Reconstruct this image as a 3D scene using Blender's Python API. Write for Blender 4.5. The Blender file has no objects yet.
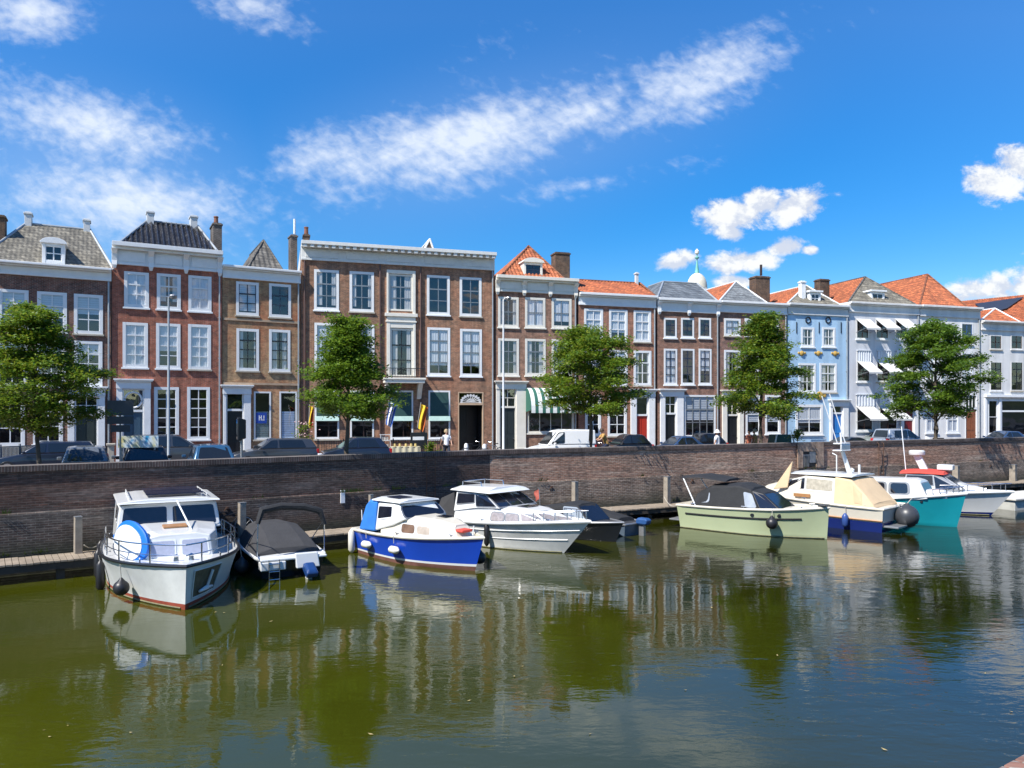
import bpy, bmesh, math, random
from mathutils import Vector, Matrix
R = math.radians
random.seed(7)
SC = bpy.context.scene
COL = SC.collection

# ------------------------------------------------------------------ camera, sky, sun, exposure
F, CX, CY, EYE = 760.0, 512.0, 413.0, 2.8          # focal length (px), principal column, horizon row, eye height
cd = bpy.data.cameras.new('camera'); cam = bpy.data.objects.new('camera', cd); COL.objects.link(cam)
cam.location = (0, 0, EYE); cam.rotation_euler = (R(90), 0, 0)
cd.sensor_width = 36; cd.sensor_fit = 'HORIZONTAL'; cd.lens = 36 * F / 1024
cd.shift_y = (CY - 384) / 1024
cd.clip_end = 5000
SC.camera = cam
SUN_AZ = Vector((-0.73, -0.68)).normalized(); SUN_EL = R(50)
sd = bpy.data.lights.new('sun', 'SUN'); sun = bpy.data.objects.new('sun', sd); COL.objects.link(sun)
sd.energy = 5.0; sd.angle = R(0.5); sd.color = (1.0, 0.95, 0.87)
sv = Vector((SUN_AZ.x * math.cos(SUN_EL), SUN_AZ.y * math.cos(SUN_EL), math.sin(SUN_EL)))
sun.rotation_euler = sv.to_track_quat('Z', 'Y').to_euler(); sun.location = (-20, -20, 40)
SC.view_settings.view_transform = 'Standard'; SC.view_settings.look = 'None'
SC.view_settings.exposure = 0.68; SC.view_settings.gamma = 1
SC.cycles.use_denoising = True
SC.cycles.max_bounces = 6; SC.cycles.diffuse_bounces = 3; SC.cycles.glossy_bounces = 3
SC.cycles.transparent_max_bounces = 8; SC.cycles.caustics_reflective = False; SC.cycles.caustics_refractive = False
SC.cycles.sample_clamp_indirect = 4

W = bpy.data.worlds.new('World'); SC.world = W; W.use_nodes = True
wt = W.node_tree; wt.nodes.clear()
def wn(t, **k):
    n = wt.nodes.new(t)
    for a, b in k.items(): setattr(n, a, b)
    return n
def wl(a, b): wt.links.new(a, b)
def wm(op, a, b=None, c=None, clamp=False):
    n = wn('ShaderNodeMath', operation=op); n.use_clamp = clamp
    for i, v in enumerate((a, b, c)):
        if v is None: continue
        if isinstance(v, (int, float)): n.inputs[i].default_value = v
        else: wl(v, n.inputs[i])
    return n.outputs[0]
sky = wn('ShaderNodeTexSky', sky_type='NISHITA'); sky.sun_disc = False
sky.sun_elevation = SUN_EL; sky.sun_rotation = math.atan2(SUN_AZ.x, SUN_AZ.y)
sky.altitude = 0; sky.air_density = 1.0; sky.dust_density = 0.15; sky.ozone_density = 2.2
hs = wn('ShaderNodeHueSaturation'); hs.inputs['Hue'].default_value = 0.507
wl(sky.outputs[0], hs.inputs['Color'])
tc = wn('ShaderNodeTexCoord'); sp = wn('ShaderNodeSeparateXYZ'); wl(tc.outputs['Generated'], sp.inputs[0])
ay = wm('MAXIMUM', wm('ABSOLUTE', sp.outputs[1]), 0.05)
U = wm('DIVIDE', sp.outputs[0], ay); V = wm('DIVIDE', sp.outputs[2], ay)
uv = wn('ShaderNodeCombineXYZ'); wl(U, uv.inputs[0]); wl(V, uv.inputs[1])
def wrange(x, a, b, lo, hi):
    n = wn('ShaderNodeMapRange'); n.inputs[1].default_value = a; n.inputs[2].default_value = b; n.inputs[3].default_value = lo; n.inputs[4].default_value = hi
    wl(x, n.inputs[0]); return n.outputs[0]
wl(wrange(V, .18, .52, 1.60, 1.38), hs.inputs['Saturation']); wl(wrange(V, .2, .55, 1.04, 1.28), hs.inputs['Value'])
def wnoise(scale, detail, rough, ang=0.0, sx=1.0, sy=1.0, dist=0.0):
    mp = wn('ShaderNodeMapping'); mp.vector_type = 'TEXTURE'
    mp.inputs['Rotation'].default_value = (0, 0, ang); mp.inputs['Scale'].default_value = (sx, sy, 1)
    wl(uv.outputs[0], mp.inputs[0])
    n = wn('ShaderNodeTexNoise'); n.inputs['Scale'].default_value = scale; n.inputs['Detail'].default_value = detail
    n.inputs['Roughness'].default_value = rough; n.inputs['Distortion'].default_value = dist
    wl(mp.outputs[0], n.inputs['Vector']); return n.outputs[0]
def blob(cx, cy, rx, ry, deg, amp):
    u0, v0 = (cx - CX) / F, (CY - cy) / F; a = R(deg); c, s = math.cos(a), math.sin(a)
    du, dv = wm('SUBTRACT', U, u0), wm('SUBTRACT', V, v0)
    p = wm('DIVIDE', wm('ADD', wm('MULTIPLY', du, c), wm('MULTIPLY', dv, s)), rx / F)
    q = wm('DIVIDE', wm('SUBTRACT', wm('MULTIPLY', dv, c), wm('MULTIPLY', du, s)), ry / F)
    d = wm('SQRT', wm('ADD', wm('MULTIPLY', p, p), wm('MULTIPLY', q, q)))
    return wm('MULTIPLY', wm('SUBTRACT', 1.0, d), amp)
def wmax(lst):
    o = lst[0]
    for x in lst[1:]: o = wm('MAXIMUM', o, x)
    return o
def sstep(x, a, b):
    n = wn('ShaderNodeMapRange', interpolation_type='SMOOTHSTEP')
    n.inputs['From Min'].default_value = a; n.inputs['From Max'].default_value = b
    wl(x, n.inputs['Value']); return n.outputs[0]
# cirrus streaks
ci = wmax([blob(470, 138, 250, 66, 13, .95), blob(690, 80, 190, 50, 20, .85), blob(580, 112, 170, 46, 16, .85), blob(350, 165, 120, 55, 0, .8), blob(90, 122, 190, 58, -14, .95),
           blob(30, 12, 80, 42, 0, .95), blob(120, 200, 230, 70, -4, .75), blob(255, 10, 90, 32, -15, .7),
           blob(600, 183, 150, 22, 12, .42), blob(540, 30, 130, 60, 35, .22), blob(870, 20, 90, 24, 12, .25)])
n1 = wnoise(9.0, 9, 0.62, R(12), 2.2, 0.9, 0.4); n2 = wnoise(58.0, 4, 0.55, R(-25), 1.35, 0.85, 0.25)
cin = wm('ADD', wm('MULTIPLY', wm('SUBTRACT', n1, .5), 1.5), wm('MULTIPLY', wm('SUBTRACT', n2, .5), .85))
cid = wm('MULTIPLY', sstep(wm('ADD', ci, cin), 0.16, 1.16), 0.86)
haz = wm('MULTIPLY', sstep(wmax([blob(80, 190, 330, 150, -10, 1), blob(480, 150, 420, 130, 12, .8)]), 0, 1.3), 0.22)
# cumulus
cu = wmax([blob(735, 215, 52, 21, 3, 1), blob(795, 206, 42, 19, 14, 1), blob(762, 203, 30, 18, 0, 1), blob(728, 232, 26, 11, -8, .9),
           blob(748, 261, 52, 15, 8, 1), blob(782, 249, 26, 12, 12, 1), blob(676, 262, 24, 12, 12, 1), blob(810, 250, 12, 6, 0, .8),
           blob(996, 180, 44, 27, 4, 1), blob(1022, 165, 40, 25, 0, 1), blob(990, 290, 50, 20, 6, 1), blob(1040, 285, 50, 30, 0, 1),
           blob(735, 283, 30, 10, 0, .9), blob(1180, 220, 120, 50, 8, 1), blob(-180, 180, 170, 70, 0, 1), blob(1400, 330, 200, 60, 0, 1)])
n3 = wnoise(24.0, 10, 0.66, 0, 1.2, 0.9, 0.2)
cue = wm('ADD', cu, wm('MULTIPLY', wm('SUBTRACT', n3, .5), 2.1))
cud = sstep(cue, 0.04, 0.55)
uvo = wn('ShaderNodeVectorMath', operation='ADD'); uvo.inputs[1].default_value = (-.010, .016, 0); wl(uv.outputs[0], uvo.inputs[0])
mp4 = wn('ShaderNodeMapping'); mp4.vector_type = 'TEXTURE'; mp4.inputs['Scale'].default_value = (1.2, .9, 1); wl(uvo.outputs[0], mp4.inputs[0])
n4 = wn('ShaderNodeTexNoise'); n4.inputs['Scale'].default_value = 24.0; n4.inputs['Detail'].default_value = 4; n4.inputs['Roughness'].default_value = .55; n4.inputs['Distortion'].default_value = .2; wl(mp4.outputs[0], n4.inputs['Vector'])
emb = wm('SUBTRACT', n3, n4.outputs[0])
mx1 = wn('ShaderNodeMix', data_type='RGBA'); mx1.inputs[7].default_value = (5.8, 6.25, 6.9, 1)
wl(wm('MINIMUM', wm('ADD', cid, haz), .86), mx1.inputs[0]); wl(hs.outputs[0], mx1.inputs[6])
shade = wn('ShaderNodeMix', data_type='RGBA'); shade.inputs[6].default_value = (4.4, 4.75, 5.5, 1); shade.inputs[7].default_value = (6.4, 6.45, 6.4, 1)
wl(sstep(wm('ADD', wm('MULTIPLY', cue, .35), wm('MULTIPLY', emb, 3.0)), -0.15, 0.45), shade.inputs[0])
mx2 = wn('ShaderNodeMix', data_type='RGBA'); wl(wm('MULTIPLY', cud, .96), mx2.inputs[0]); wl(mx1.outputs[2], mx2.inputs[6]); wl(shade.outputs[2], mx2.inputs[7])
bg = wn('ShaderNodeBackground'); bg.inputs['Strength'].default_value = 0.10
wo = wn('ShaderNodeOutputWorld'); wl(mx2.outputs[2], bg.inputs[0]); wl(bg.outputs[0], wo.inputs[0])

# ------------------------------------------------------------------ helpers: pixels to points
def PX(px, Y): return (px - CX) / F * Y
def PZ(py, Y): return EYE - (py - CY) / F * Y
def at(px, py, Y): return Vector((PX(px, Y), Y, PZ(py, Y)))
def onz(px, py, z):                       # the point of a level plane seen at a pixel
    Y = (EYE - z) * F / (py - CY); return Vector((PX(px, Y), Y, z))
WATER, DOCK, PAR = -2.12, -1.55, 1.2
def wp(px, py): return onz(px, py, WATER)

# ------------------------------------------------------------------ helpers: objects
def tag(o, label=None, cat=None, group=None, kind=None):
    if label: o['label'] = label
    if cat: o['category'] = cat
    if group: o['group'] = group
    if kind: o['kind'] = kind
    return o
def empty(name, loc=(0, 0, 0), rz=0.0, label=None, cat=None, group=None):
    o = bpy.data.objects.new(name, None); COL.objects.link(o); o.location = loc; o.rotation_euler = (0, 0, rz)
    o.empty_display_size = 0.3
    return tag(o, label, cat, group)
def copy_tree(o, parent=None):
    c = o.copy(); COL.objects.link(c)
    if parent: c.parent = parent
    for ch in list(o.children): copy_tree(ch, c)
    return c

class MB:
    def __init__(s): s.v = []; s.f = []; s.m = []
    def vv(s, pts):
        i = len(s.v); s.v += [tuple(p) for p in pts]; return i
    def face(s, pts, m=0):
        i = s.vv(pts); s.f.append(tuple(range(i, i + len(pts)))); s.m.append(m)
    def hexa(s, p, m=0):                  # 4 bottom then 4 top
        i = s.vv(p)
        for q in ((3, 2, 1, 0), (4, 5, 6, 7), (0, 1, 5, 4), (1, 2, 6, 5), (2, 3, 7, 6), (3, 0, 4, 7)):
            s.f.append(tuple(i + k for k in q)); s.m.append(m)
    def box(s, x0, y0, z0, x1, y1, z1, m=0):
        s.hexa([(x0, y0, z0), (x1, y0, z0), (x1, y1, z0), (x0, y1, z0), (x0, y0, z1), (x1, y0, z1), (x1, y1, z1), (x0, y1, z1)], m)
    def cbox(s, c, d, m=0, rot=None):
        pts = [Vector((sx * d[0] / 2, sy * d[1] / 2, sz * d[2] / 2)) for sz in (-1, 1) for sx, sy in ((-1, -1), (1, -1), (1, 1), (-1, 1))]
        if rot is not None: pts = [rot @ p for p in pts]
        s.hexa([p + Vector(c) for p in pts], m)
    def tube(s, pts, r, n=8, m=0, closed=False):
        pts = [Vector(p) for p in pts]; k = len(pts); rr = r if isinstance(r, (list, tuple)) else [r] * k
        rings = []; up = Vector((0, 0, 1))
        for i, p in enumerate(pts):
            if closed: d = pts[(i + 1) % k] - pts[i - 1]
            else: d = pts[min(i + 1, k - 1)] - pts[max(i - 1, 0)]
            if d.length < 1e-9: d = Vector((0, 0, 1))
            d.normalize()
            a = d.cross(up)
            if a.length < 1e-3: a = d.cross(Vector((1, 0, 0)))
            a.normalize(); b = a.cross(d)
            rings.append(s.vv([p + (a * math.cos(2 * math.pi * j / n) + b * math.sin(2 * math.pi * j / n)) * rr[i] for j in range(n)]))
        for i in range(k if closed else k - 1):
            A, B = rings[i], rings[(i + 1) % k]
            for j in range(n):
                s.f.append((A + j, A + (j + 1) % n, B + (j + 1) % n, B + j)); s.m.append(m)
        if not closed:
            s.f.append(tuple(rings[0] + j for j in range(n - 1, -1, -1))); s.m.append(m)
            s.f.append(tuple(rings[-1] + j for j in range(n))); s.m.append(m)
    def lathe(s, prof, n=16, c=(0, 0, 0), m=0, axis='z'):
        def mk(r, h, a):
            x, y = r * math.cos(a), r * math.sin(a)
            q = {'z': (x, y, h), 'x': (h, x, y), 'y': (x, h, y)}[axis]
            return (c[0] + q[0], c[1] + q[1], c[2] + q[2])
        rings = [s.vv([mk(max(r, 1e-4), h, 2 * math.pi * j / n) for j in range(n)]) for r, h in prof]
        for A, B in zip(rings, rings[1:]):
            for j in range(n):
                s.f.append((A + j, A + (j + 1) % n, B + (j + 1) % n, B + j)); s.m.append(m)
        s.f.append(tuple(rings[0] + j for j in range(n - 1, -1, -1))); s.m.append(m)
        s.f.append(tuple(rings[-1] + j for j in range(n))); s.m.append(m)
    def ext(s, poly, vec, m=0):           # a closed 3D polygon pushed along vec
        n = len(poly); v = Vector(vec); P = [Vector(p) for p in poly]
        i = s.vv(P + [p + v for p in P])
        s.f.append(tuple(i + k for k in range(n - 1, -1, -1))); s.m.append(m)
        s.f.append(tuple(i + n + k for k in range(n))); s.m.append(m)
        for k in range(n):
            s.f.append((i + k, i + (k + 1) % n, i + n + (k + 1) % n, i + n + k)); s.m.append(m)
    def grid(s, fn, nu, nv, m=0):
        i = s.vv([fn(a / nu, b / nv) for b in range(nv + 1) for a in range(nu + 1)])
        for b in range(nv):
            for a in range(nu):
                k = i + b * (nu + 1) + a
                s.f.append((k, k + 1, k + nu + 2, k + nu + 1)); s.m.append(m)
    def loft(s, rings, m=0, caps=True):
        n = len(rings[0]); idx = [s.vv(r) for r in rings]
        for A, B in zip(idx, idx[1:]):
            for j in range(n):
                s.f.append((A + j, A + (j + 1) % n, B + (j + 1) % n, B + j)); s.m.append(m)
        if caps:
            s.f.append(tuple(idx[0] + j for j in range(n - 1, -1, -1))); s.m.append(m)
            s.f.append(tuple(idx[-1] + j for j in range(n))); s.m.append(m)
    def panel(s, q, u0, v0, u1, v1, off=.004, th=.012, r=.15, m=0, k=4):   # rounded plate lying on a quad (bl, br, tr, tl)
        q = [Vector(p) for p in q]
        nrm = (q[1] - q[0]).cross(q[3] - q[0]).normalized()
        wu = ((q[1] - q[0]).length + (q[2] - q[3]).length) / 2 * (u1 - u0); hv = ((q[3] - q[0]).length + (q[2] - q[1]).length) / 2 * (v1 - v0)
        rr = min(wu, hv) * r; ru, rv = rr / max(wu, 1e-6) * (u1 - u0), rr / max(hv, 1e-6) * (v1 - v0)
        pts = []
        for (cu_, cv_, a0) in ((u1 - ru, v1 - rv, 0), (u0 + ru, v1 - rv, 90), (u0 + ru, v0 + rv, 180), (u1 - ru, v0 + rv, 270)):
            for j in range(k + 1):
                a = R(a0 + 90 * j / k); pts.append((cu_ + ru * math.cos(a), cv_ + rv * math.sin(a)))
        def bl(u, v): return (q[0] * (1 - u) + q[1] * u) * (1 - v) + (q[3] * (1 - u) + q[2] * u) * v
        s.ext([bl(u, v) + nrm * off for u, v in pts], nrm * th, m)
    def build(s, name, mats, parent=None, smooth=False, bevel=0.0, fix=True, tagargs=None):
        me = bpy.data.meshes.new(name); me.from_pydata(s.v, [], s.f)
        if not isinstance(mats, (list, tuple)): mats = [mats]
        for m in mats: me.materials.append(m)
        me.polygons.foreach_set('material_index', s.m)
        if fix:
            b = bmesh.new(); b.from_mesh(me); bmesh.ops.recalc_face_normals(b, faces=b.faces); b.to_mesh(me); b.free()
        o = bpy.data.objects.new(name, me); COL.objects.link(o)
        if parent is not None: o.parent = parent
        if smooth:
            me.polygons.foreach_set('use_smooth', [True] * len(me.polygons))
            try: me.set_sharp_from_angle(angle=R(38))
            except Exception: pass
        if bevel:
            bv = o.modifiers.new('bevel', 'BEVEL'); bv.width = bevel; bv.segments = 2; bv.limit_method = 'ANGLE'; bv.angle_limit = R(35)
        me.update()
        if tagargs: tag(o, *tagargs)
        return o

# ------------------------------------------------------------------ materials (all procedural)
MATS = {}
def newmat(name):
    m = bpy.data.materials.new(name); m.use_nodes = True
    nt = m.node_tree; b = nt.nodes['Principled BSDF']; return m, nt, b
def N(nt, t, **k):
    n = nt.nodes.new(t)
    for a, c in k.items(): setattr(n, a, c)
    return n
def pm(name, col, rough=.5, var=.12, scale=2.0, bump=0.0, metal=0.0, spec=None, coat=0.0, detail=5):
    if name in MATS: return MATS[name]
    m, nt, b = newmat(name)
    t = N(nt, 'ShaderNodeTexCoord'); n = N(nt, 'ShaderNodeTexNoise'); n.inputs['Scale'].default_value = scale
    n.inputs['Detail'].default_value = detail; n.inputs['Roughness'].default_value = .65
    nt.links.new(t.outputs['Object'], n.inputs['Vector'])
    r = N(nt, 'ShaderNodeValToRGB'); e = r.color_ramp.elements
    e[0].position = .25; e[1].position = .75
    e[0].color = tuple(max(0, c * (1 - var)) for c in col) + (1,); e[1].color = tuple(min(1, c * (1 + var)) for c in col) + (1,)
    nt.links.new(n.outputs[0], r.inputs[0]); nt.links.new(r.outputs[0], b.inputs['Base Color'])
    b.inputs['Roughness'].default_value = rough; b.inputs['Metallic'].default_value = metal
    if spec is not None: b.inputs['Specular IOR Level'].default_value = spec
    if coat: b.inputs['Coat Weight'].default_value = coat; b.inputs['Coat Roughness'].default_value = .05
    if bump:
        bn = N(nt, 'ShaderNodeBump'); bn.inputs['Strength'].default_value = bump; bn.inputs['Distance'].default_value = .02
        n2 = N(nt, 'ShaderNodeTexNoise'); n2.inputs['Scale'].default_value = scale * 8; nt.links.new(t.outputs['Object'], n2.inputs['Vector'])
        nt.links.new(n2.outputs[0], bn.inputs['Height']); nt.links.new(bn.outputs[0], b.inputs['Normal'])
    MATS[name] = m; return m
def brick(name, c1, c2, mortar, bw=.22, rh=.068, ms=.010, stain=.35, stain_col=(.25, .22, .2), rough=.85, vert=False, bump=.4, msc=.35, offset=.5, swap=False):
    if name in MATS: return MATS[name]
    m, nt, b = newmat(name); L = nt.links
    t = N(nt, 'ShaderNodeTexCoord'); s = N(nt, 'ShaderNodeSeparateXYZ'); L.new(t.outputs['Object'], s.inputs[0])
    a = N(nt, 'ShaderNodeMath', operation='ADD'); L.new(s.outputs[0], a.inputs[0]); L.new(s.outputs[1], a.inputs[1])
    c = N(nt, 'ShaderNodeCombineXYZ'); L.new(a.outputs[0], c.inputs[0]); L.new(s.outputs[2], c.inputs[1])
    k = N(nt, 'ShaderNodeTexBrick'); k.offset = offset
    k.inputs['Scale'].default_value = 1; k.inputs['Mortar Size'].default_value = ms; k.inputs['Brick Width'].default_value = bw
    k.inputs['Row Height'].default_value = rh; k.inputs['Mortar Smooth'].default_value = .3; k.inputs['Bias'].default_value = -.1
    k.inputs['Color1'].default_value = c1 + (1,); k.inputs['Color2'].default_value = c2 + (1,); k.inputs['Mortar'].default_value = mortar + (1,)
    L.new(c.outputs[0], k.inputs['Vector'])
    n = N(nt, 'ShaderNodeTexNoise'); n.inputs['Scale'].default_value = msc; n.inputs['Detail'].default_value = 8; n.inputs['Roughness'].default_value = .7
    L.new(t.outputs['Object'], n.inputs['Vector'])
    r = N(nt, 'ShaderNodeMapRange'); r.inputs['From Min'].default_value = .46; r.inputs['From Max'].default_value = .68; r.inputs['To Max'].default_value = stain
    L.new(n.outputs[0], r.inputs[0])
    mx = N(nt, 'ShaderNodeMix', data_type='RGBA'); mx.inputs[7].default_value = stain_col + (1,)
    L.new(r.outputs[0], mx.inputs[0]); L.new(k.outputs['Color'], mx.inputs[6])
    n2 = N(nt, 'ShaderNodeTexNoise'); n2.inputs['Scale'].default_value = 3.1; n2.inputs['Detail'].default_value = 6; n2.inputs['Roughness'].default_value = .75
    L.new(c.outputs[0], n2.inputs['Vector'])
    r2 = N(nt, 'ShaderNodeMapRange'); r2.inputs['From Min'].default_value = .3; r2.inputs['From Max'].default_value = .7; r2.inputs['To Min'].default_value = .5; r2.inputs['To Max'].default_value = 1.5
    L.new(n2.outputs[0], r2.inputs[0])
    mu = N(nt, 'ShaderNodeMix', data_type='RGBA', blend_type='MULTIPLY'); mu.inputs[0].default_value = 1
    L.new(mx.outputs[2], mu.inputs[6]); L.new(r2.outputs[0], mu.inputs[7])
    sm = N(nt, 'ShaderNodeMapping'); sm.inputs['Scale'].default_value = (1.7, .13, 1); L.new(c.outputs[0], sm.inputs[0])
    n3_ = N(nt, 'ShaderNodeTexNoise'); n3_.inputs['Scale'].default_value = 1; n3_.inputs['Detail'].default_value = 5; n3_.inputs['Roughness'].default_value = .6; L.new(sm.outputs[0], n3_.inputs['Vector'])
    r3 = N(nt, 'ShaderNodeMapRange'); r3.inputs['From Min'].default_value = .35; r3.inputs['From Max'].default_value = .62; r3.inputs['To Min'].default_value = .68; r3.inputs['To Max'].default_value = 1.1; L.new(n3_.outputs[0], r3.inputs[0])
    mv = N(nt, 'ShaderNodeMix', data_type='RGBA', blend_type='MULTIPLY'); mv.inputs[0].default_value = 1; L.new(mu.outputs[2], mv.inputs[6]); L.new(r3.outputs[0], mv.inputs[7])   # soot and rain streaks
    L.new(mv.outputs[2], b.inputs['Base Color']); b.inputs['Roughness'].default_value = rough
    bn = N(nt, 'ShaderNodeBump'); bn.inputs['Strength'].default_value = bump; bn.inputs['Distance'].default_value = .012
    bn.invert = True; L.new(k.outputs['Fac'], bn.inputs['Height']); L.new(bn.outputs[0], b.inputs['Normal'])
    MATS[name] = m; return m

WHITE = pm('white_paint', (.74, .75, .75), .45, .07, 3)
CREAM = pm('cream_paint', (.72, .69, .61), .5, .07, 3)
GREYW = pm('weathered_white', (.58, .59, .59), .55, .1, 2)
STONE = pm('stone', (.42, .38, .31), .8, .2, 3, .2)
DKGREEN = pm('dark_green_paint', (.012, .03, .024), .35, .15, 3)
BLACKP = pm('black_paint', (.014, .015, .018), .35, .2, 3)
BLACKR = pm('black_rubber', (.016, .016, .018), .42, .2, 5)
STEEL = pm('stainless_steel', (.62, .63, .65), .22, .06, 6, metal=1.0)
GREYM = pm('grey_metal', (.30, .31, .32), .4, .12, 4, metal=.6)
ZINC = pm('zinc_sheet', (.33, .36, .38), .45, .18, 2, metal=.3)
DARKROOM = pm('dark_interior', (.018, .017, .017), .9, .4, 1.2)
BRICKCH = brick('chimney_brick', (.12, .06, .032), (.065, .036, .025), (.12, .10, .075), stain=.5, stain_col=(.06, .05, .045))
def glass_mat(name, ior=2.0, tint=.97):
    m, nt, b = newmat(name); nt.nodes.remove(b); o = nt.nodes['Material Output']
    lw = N(nt, 'ShaderNodeLayerWeight'); lw.inputs[0].default_value = .5
    pw = N(nt, 'ShaderNodeMath', operation='POWER'); nt.links.new(lw.outputs['Facing'], pw.inputs[0]); pw.inputs[1].default_value = 4
    f = N(nt, 'ShaderNodeMath', operation='MULTIPLY_ADD'); nt.links.new(pw.outputs[0], f.inputs[0]); f.inputs[1].default_value = .6; f.inputs[2].default_value = ((ior - 1) / (ior + 1)) ** 2 * 1.15
    g = N(nt, 'ShaderNodeBsdfGlossy'); g.inputs['Roughness'].default_value = .015
    t = N(nt, 'ShaderNodeBsdfTransparent'); t.inputs[0].default_value = (tint, tint * 1.02, tint * 1.05, 1)
    tc_ = N(nt, 'ShaderNodeTexCoord'); n = N(nt, 'ShaderNodeTexNoise'); n.inputs['Scale'].default_value = 1.1; n.inputs['Detail'].default_value = 1
    bm_ = N(nt, 'ShaderNodeBump'); bm_.inputs['Strength'].default_value = .25; bm_.inputs['Distance'].default_value = .05
    nt.links.new(tc_.outputs['Object'], n.inputs['Vector']); nt.links.new(n.outputs[0], bm_.inputs['Height']); nt.links.new(bm_.outputs[0], g.inputs['Normal'])
    x = N(nt, 'ShaderNodeMixShader'); nt.links.new(f.outputs[0], x.inputs[0]); nt.links.new(t.outputs[0], x.inputs[1]); nt.links.new(g.outputs[0], x.inputs[2])
    nt.links.new(x.outputs[0], o.inputs[0]); return m
GLASS = glass_mat('window_glass', 2.0)
CARGLASS = pm('car_glass', (.012, .015, .018), .06, .2, 1, spec=.8)
BOATGLASS = pm('tinted_boat_glass', (.010, .012, .020), .05, .3, 1, spec=.9)
NET = pm('net_curtain', (.62, .64, .66), .8, .06, 6)
DRAPE = pm('lined_curtain', (.50, .49, .46), .85, .12, 5)
BLIND = pm('grey_blind', (.52, .55, .58), .7, .05, 4)
# ------------------------------------------------------------------ setting: water, street, quay
def water_mat():
    m, nt, b = newmat('canal_water'); L = nt.links
    t = N(nt, 'ShaderNodeTexCoord')
    n0 = N(nt, 'ShaderNodeTexNoise'); n0.inputs['Scale'].default_value = .09; n0.inputs['Detail'].default_value = 3
    L.new(t.outputs['Object'], n0.inputs['Vector'])
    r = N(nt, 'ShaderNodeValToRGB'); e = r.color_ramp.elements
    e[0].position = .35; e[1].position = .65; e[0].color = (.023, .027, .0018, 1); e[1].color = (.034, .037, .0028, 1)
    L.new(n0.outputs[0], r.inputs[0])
    sx_ = N(nt, 'ShaderNodeSeparateXYZ'); L.new(t.outputs['Object'], sx_.inputs[0]); refl_fade = N(nt, 'ShaderNodeMapRange'); refl_fade.inputs[1].default_value = -5; refl_fade.inputs[2].default_value = 11; refl_fade.inputs[3].default_value = 1.45; refl_fade.inputs[4].default_value = .40; L.new(sx_.outputs[0], refl_fade.inputs[0])
    am = N(nt, 'ShaderNodeMix', data_type='RGBA', blend_type='MULTIPLY'); am.inputs[0].default_value = 1; L.new(r.outputs[0], am.inputs[6]); L.new(refl_fade.outputs[0], am.inputs[7]); L.new(am.outputs[2], b.inputs['Base Color'])   # algae green; its left-to-right fade paints in the changing reflections
    b.inputs['Roughness'].default_value = .015; b.inputs['IOR'].default_value = 1.6
    def lay(scale, sx, sy, rot, detail):
        mp = N(nt, 'ShaderNodeMapping'); mp.inputs['Scale'].default_value = (sx, sy, 1); mp.inputs['Rotation'].default_value = (0, 0, rot)
        L.new(t.outputs['Object'], mp.inputs[0]); n = N(nt, 'ShaderNodeTexNoise'); n.inputs['Scale'].default_value = scale
        n.inputs['Detail'].default_value = detail; n.inputs['Roughness'].default_value = .5; n.inputs['Distortion'].default_value = .4
        L.new(mp.outputs[0], n.inputs['Vector']); return n.outputs[0]
    a, c, d = lay(1.9, .55, 1.3, R(20), 2), lay(8.5, .7, 1.25, R(-25), 3), lay(.35, .7, 1, R(30), 2)
    patch = lay(.16, .6, 1, R(28), 3)
    pr = N(nt, 'ShaderNodeMapRange'); pr.inputs['From Min'].default_value = .38; pr.inputs['From Max'].default_value = .62
    pr.inputs['To Min'].default_value = .22; pr.inputs['To Max'].default_value = 1; L.new(patch, pr.inputs[0])
    s1 = N(nt, 'ShaderNodeMath', operation='MULTIPLY_ADD'); L.new(c, s1.inputs[0]); s1.inputs[1].default_value = .26; L.new(a, s1.inputs[2])
    s2 = N(nt, 'ShaderNodeMath', operation='MULTIPLY'); L.new(s1.outputs[0], s2.inputs[0]); L.new(pr.outputs[0], s2.inputs[1])
    s3 = N(nt, 'ShaderNodeMath', operation='MULTIPLY_ADD'); L.new(d, s3.inputs[0]); s3.inputs[1].default_value = 1.0; L.new(s2.outputs[0], s3.inputs[2])
    bn = N(nt, 'ShaderNodeBump'); bn.inputs['Strength'].default_value = 1.0; bn.inputs['Distance'].default_value = .0135
    L.new(s3.outputs[0], bn.inputs['Height']); L.new(bn.outputs[0], b.inputs['Normal'])
    return m
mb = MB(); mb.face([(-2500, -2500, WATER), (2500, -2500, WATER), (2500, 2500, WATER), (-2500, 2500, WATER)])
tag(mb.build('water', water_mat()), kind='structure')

def wall_pt(px):
    d = 37 - .0331 * (px - 490) if px < 490 else 37 - .0238 * (px - 490)
    Y = 1.6 * F / d; return Vector((PX(px, Y), Y, 0))
WA, WB, WC = wall_pt(-250), wall_pt(490), wall_pt(1250)
dL, dR = (WB - WA).normalized(), (WC - WB).normalized()
aL, aR = math.atan2(dL.y, dL.x), math.atan2(dR.y, dR.x)
nL, nR = Vector((dL.y, -dL.x, 0)), Vector((dR.y, -dR.x, 0))        # towards the water
STREET = brick('street_pavers', (.15, .12, .10), (.11, .09, .08), (.10, .09, .08), .2, .1, .01, stain=.4, stain_col=(.2, .19, .17), msc=.2)
m_, nt_, b_ = newmat('street_ground'); t_ = N(nt_, 'ShaderNodeTexCoord'); k_ = N(nt_, 'ShaderNodeTexBrick')
k_.inputs['Scale'].default_value = 1; k_.inputs['Brick Width'].default_value = .2; k_.inputs['Row Height'].default_value = .1; k_.inputs['Mortar Size'].default_value = .008
k_.inputs['Color1'].default_value = (.20, .16, .14, 1); k_.inputs['Color2'].default_value = (.15, .12, .11, 1); k_.inputs['Mortar'].default_value = (.12, .11, .10, 1)
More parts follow.
